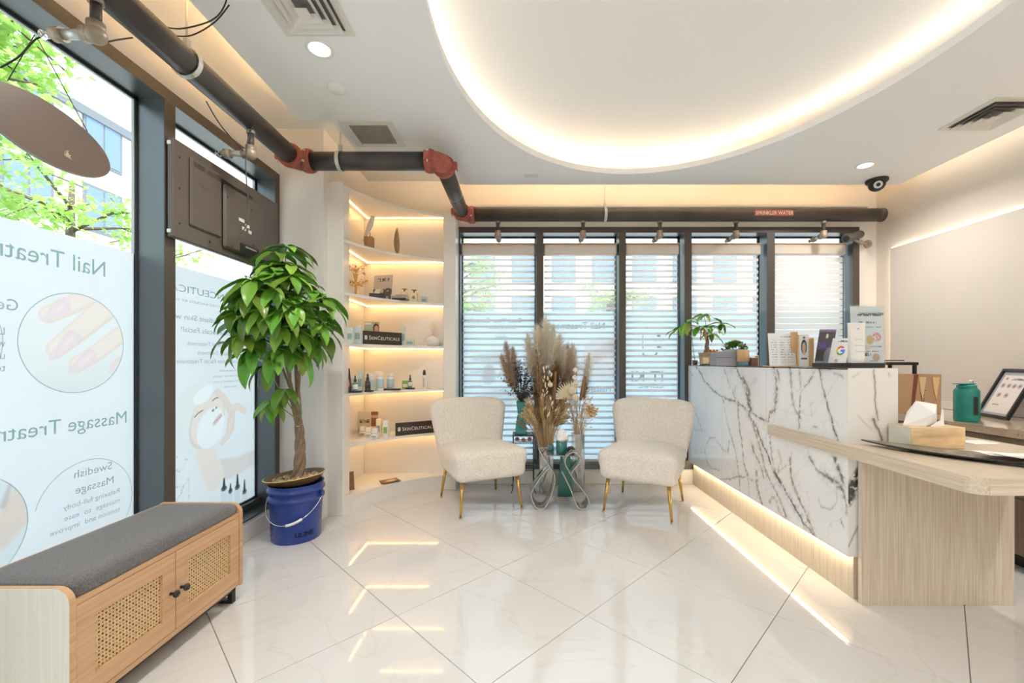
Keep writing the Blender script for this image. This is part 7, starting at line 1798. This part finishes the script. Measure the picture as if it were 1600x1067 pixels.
# ================================================================== outside
mat('pavement', (0.62, 0.60, 0.58), 0.8, var=.1, scale=2)
mat('bark', (0.14, 0.10, 0.075), 0.9, var=.3, scale=12, bump=.5, bscale=40)
leafmat('tree_leaf', (0.34, 0.56, 0.14), (0.56, 0.80, 0.22)); leafmat('tree_leaf_light', (0.42, 0.62, 0.20), (0.62, 0.85, 0.28))
MB().box(-40, 40, -30, 45, -.30, -.12).build('pavement', 'pavement', kind='structure')
def tree(x, y, h, sprd, label, seed, nleaf=2600, z0=1.9, sz=.075):
    rnd = random.Random(seed)
    t = root('street_tree', label, 'tree', (x, y, -.12))
    b = MB(); top = Vector((x, y, h * .75)); trunk = [Vector((x, y, -.12)), Vector((x + .05, y - .03, 1.2)), Vector((x - .05, y, 2.2)), top]
    b.tube(trunk, .1, n=8, rs=[.12, .10, .08, .03]); b.build('trunk', 'bark', t)
    tips = []
    for k in range(22):
        s = trunk[1].lerp(top, rnd.uniform(.25, .95)); a = rnd.uniform(0, 2 * PI); L = rnd.uniform(.5, 1) * sprd
        e_ = s + Vector((math.cos(a) * L, math.sin(a) * L, rnd.uniform(-.1, .5) * L)); md = s.lerp(e_, .5) + Vector((rnd.uniform(-.1, .1), rnd.uniform(-.1, .1), .12))
        b = MB(); b.tube([s, md, e_], .02, n=5, rs=[.028, .018, .006])
        for q in range(4):
            s2 = md.lerp(e_, q / 4); e2 = s2 + Vector((rnd.uniform(-.5, .5), rnd.uniform(-.5, .5), rnd.uniform(-.3, .4))) * .8
            b.tube([s2, e2], .008, n=4); tips.append((s2, e2))
        b.build('branch', 'bark', t); tips.append((md, e_))
    b = MB()
    for k in range(nleaf):
        s, e_ = rnd.choice(tips); p = s.lerp(e_, rnd.random()) + Vector((rnd.gauss(0, .12), rnd.gauss(0, .12), rnd.gauss(0, .10)))
        if p.z < z0 - .4: continue
        q = Matrix.Rotation(rnd.uniform(0, 2 * PI), 3, 'Z') @ Matrix.Rotation(rnd.uniform(-.9, .9), 3, 'X') @ Matrix.Rotation(rnd.uniform(-.6, .6), 3, 'Y'); s_ = sz * rnd.uniform(.6, 1.3)
        b.mi(0 if rnd.random() < .5 else 1)
        b.add([p + q @ Vector(v) * s_ for v in ((0, -.8, 0), (.5, -.1, .08), (.22, .15, .0), (0, .9, -.1), (-.22, .15, 0), (-.5, -.1, .08))], [(0, 1, 2, 3, 4, 5)])
    o = b.build('foliage', ['tree_leaf', 'tree_leaf_light'], t); o['kind'] = 'stuff'
tree(-4.9, 2.5, 5.6, 1.9, 'leafy street tree close outside the large left window', 11, 13000, sz=.06)
tree(-6.6, 6.2, 5.0, 1.7, 'leafy street tree outside beyond the television', 12, 4000)
tree(-6.6, -1.6, 5.6, 1.6, 'leafy street tree outside at the far left edge of the window', 13, 2500)
tree(-1.6, 9.6, 4.6, 1.3, 'blurry green tree outside the leftmost back window', 14, 3000)
tree(2.6, 12.6, 4.2, 1.1, 'green tree outside the middle of the back windows', 15, 2000)
mat('facade', (0.80, 0.81, 0.84), 0.8); mat('facade_glass', (0.22, 0.32, 0.44), 0.1, metal=.3); mat('facade_dark', (.2, .22, .24), .6)
def building(x0, x1, y0, y1, h, label, face):
    t = root('building', label, 'building', ((x0 + x1) / 2, (y0 + y1) / 2, -.12))
    MB().box(x0, x1, y0, y1, -.12, h).build('wall', 'facade', t)
    MB().box(x0 - .1, x1 + .1, y0 - .1, y1 + .1, h, h + .25).build('parapet', 'facade_dark', t)
    a0, a1 = (y0, y1) if face == 'x' else (x0, x1)
    n = int((a1 - a0) / 2.0)
    for f_ in range(int(h / 2.1)):
        for k in range(n):
            a = a0 + .5 + k * 2.0; z = .9 + f_ * 2.1
            b = MB()
            if face == 'x': b.box(x1, x1 + .05, a, a + 1.2, z, z + 1.4)
            else: b.box(a, a + 1.2, y0 - .05, y0, z, z + 1.4)
            wn = b.build('window', 'facade_dark', t); b = MB()
            for s in (0, 1):
                q = a + .06 + s * .56
                if face == 'x': b.box(x1 + .05, x1 + .06, q, q + .5, z + .08, z + 1.32)
                else: b.box(q, q + .5, y0 - .06, y0 - .05, z + .08, z + 1.32)
            b.build('glass', 'facade_glass', wn)
building(-17, -13, -2, 16, 8.5, 'pale office block with rows of windows seen through the left windows', 'x')
building(-7, 14, 21, 25, 7.5, 'pale building across the street behind the back blinds', 'y')
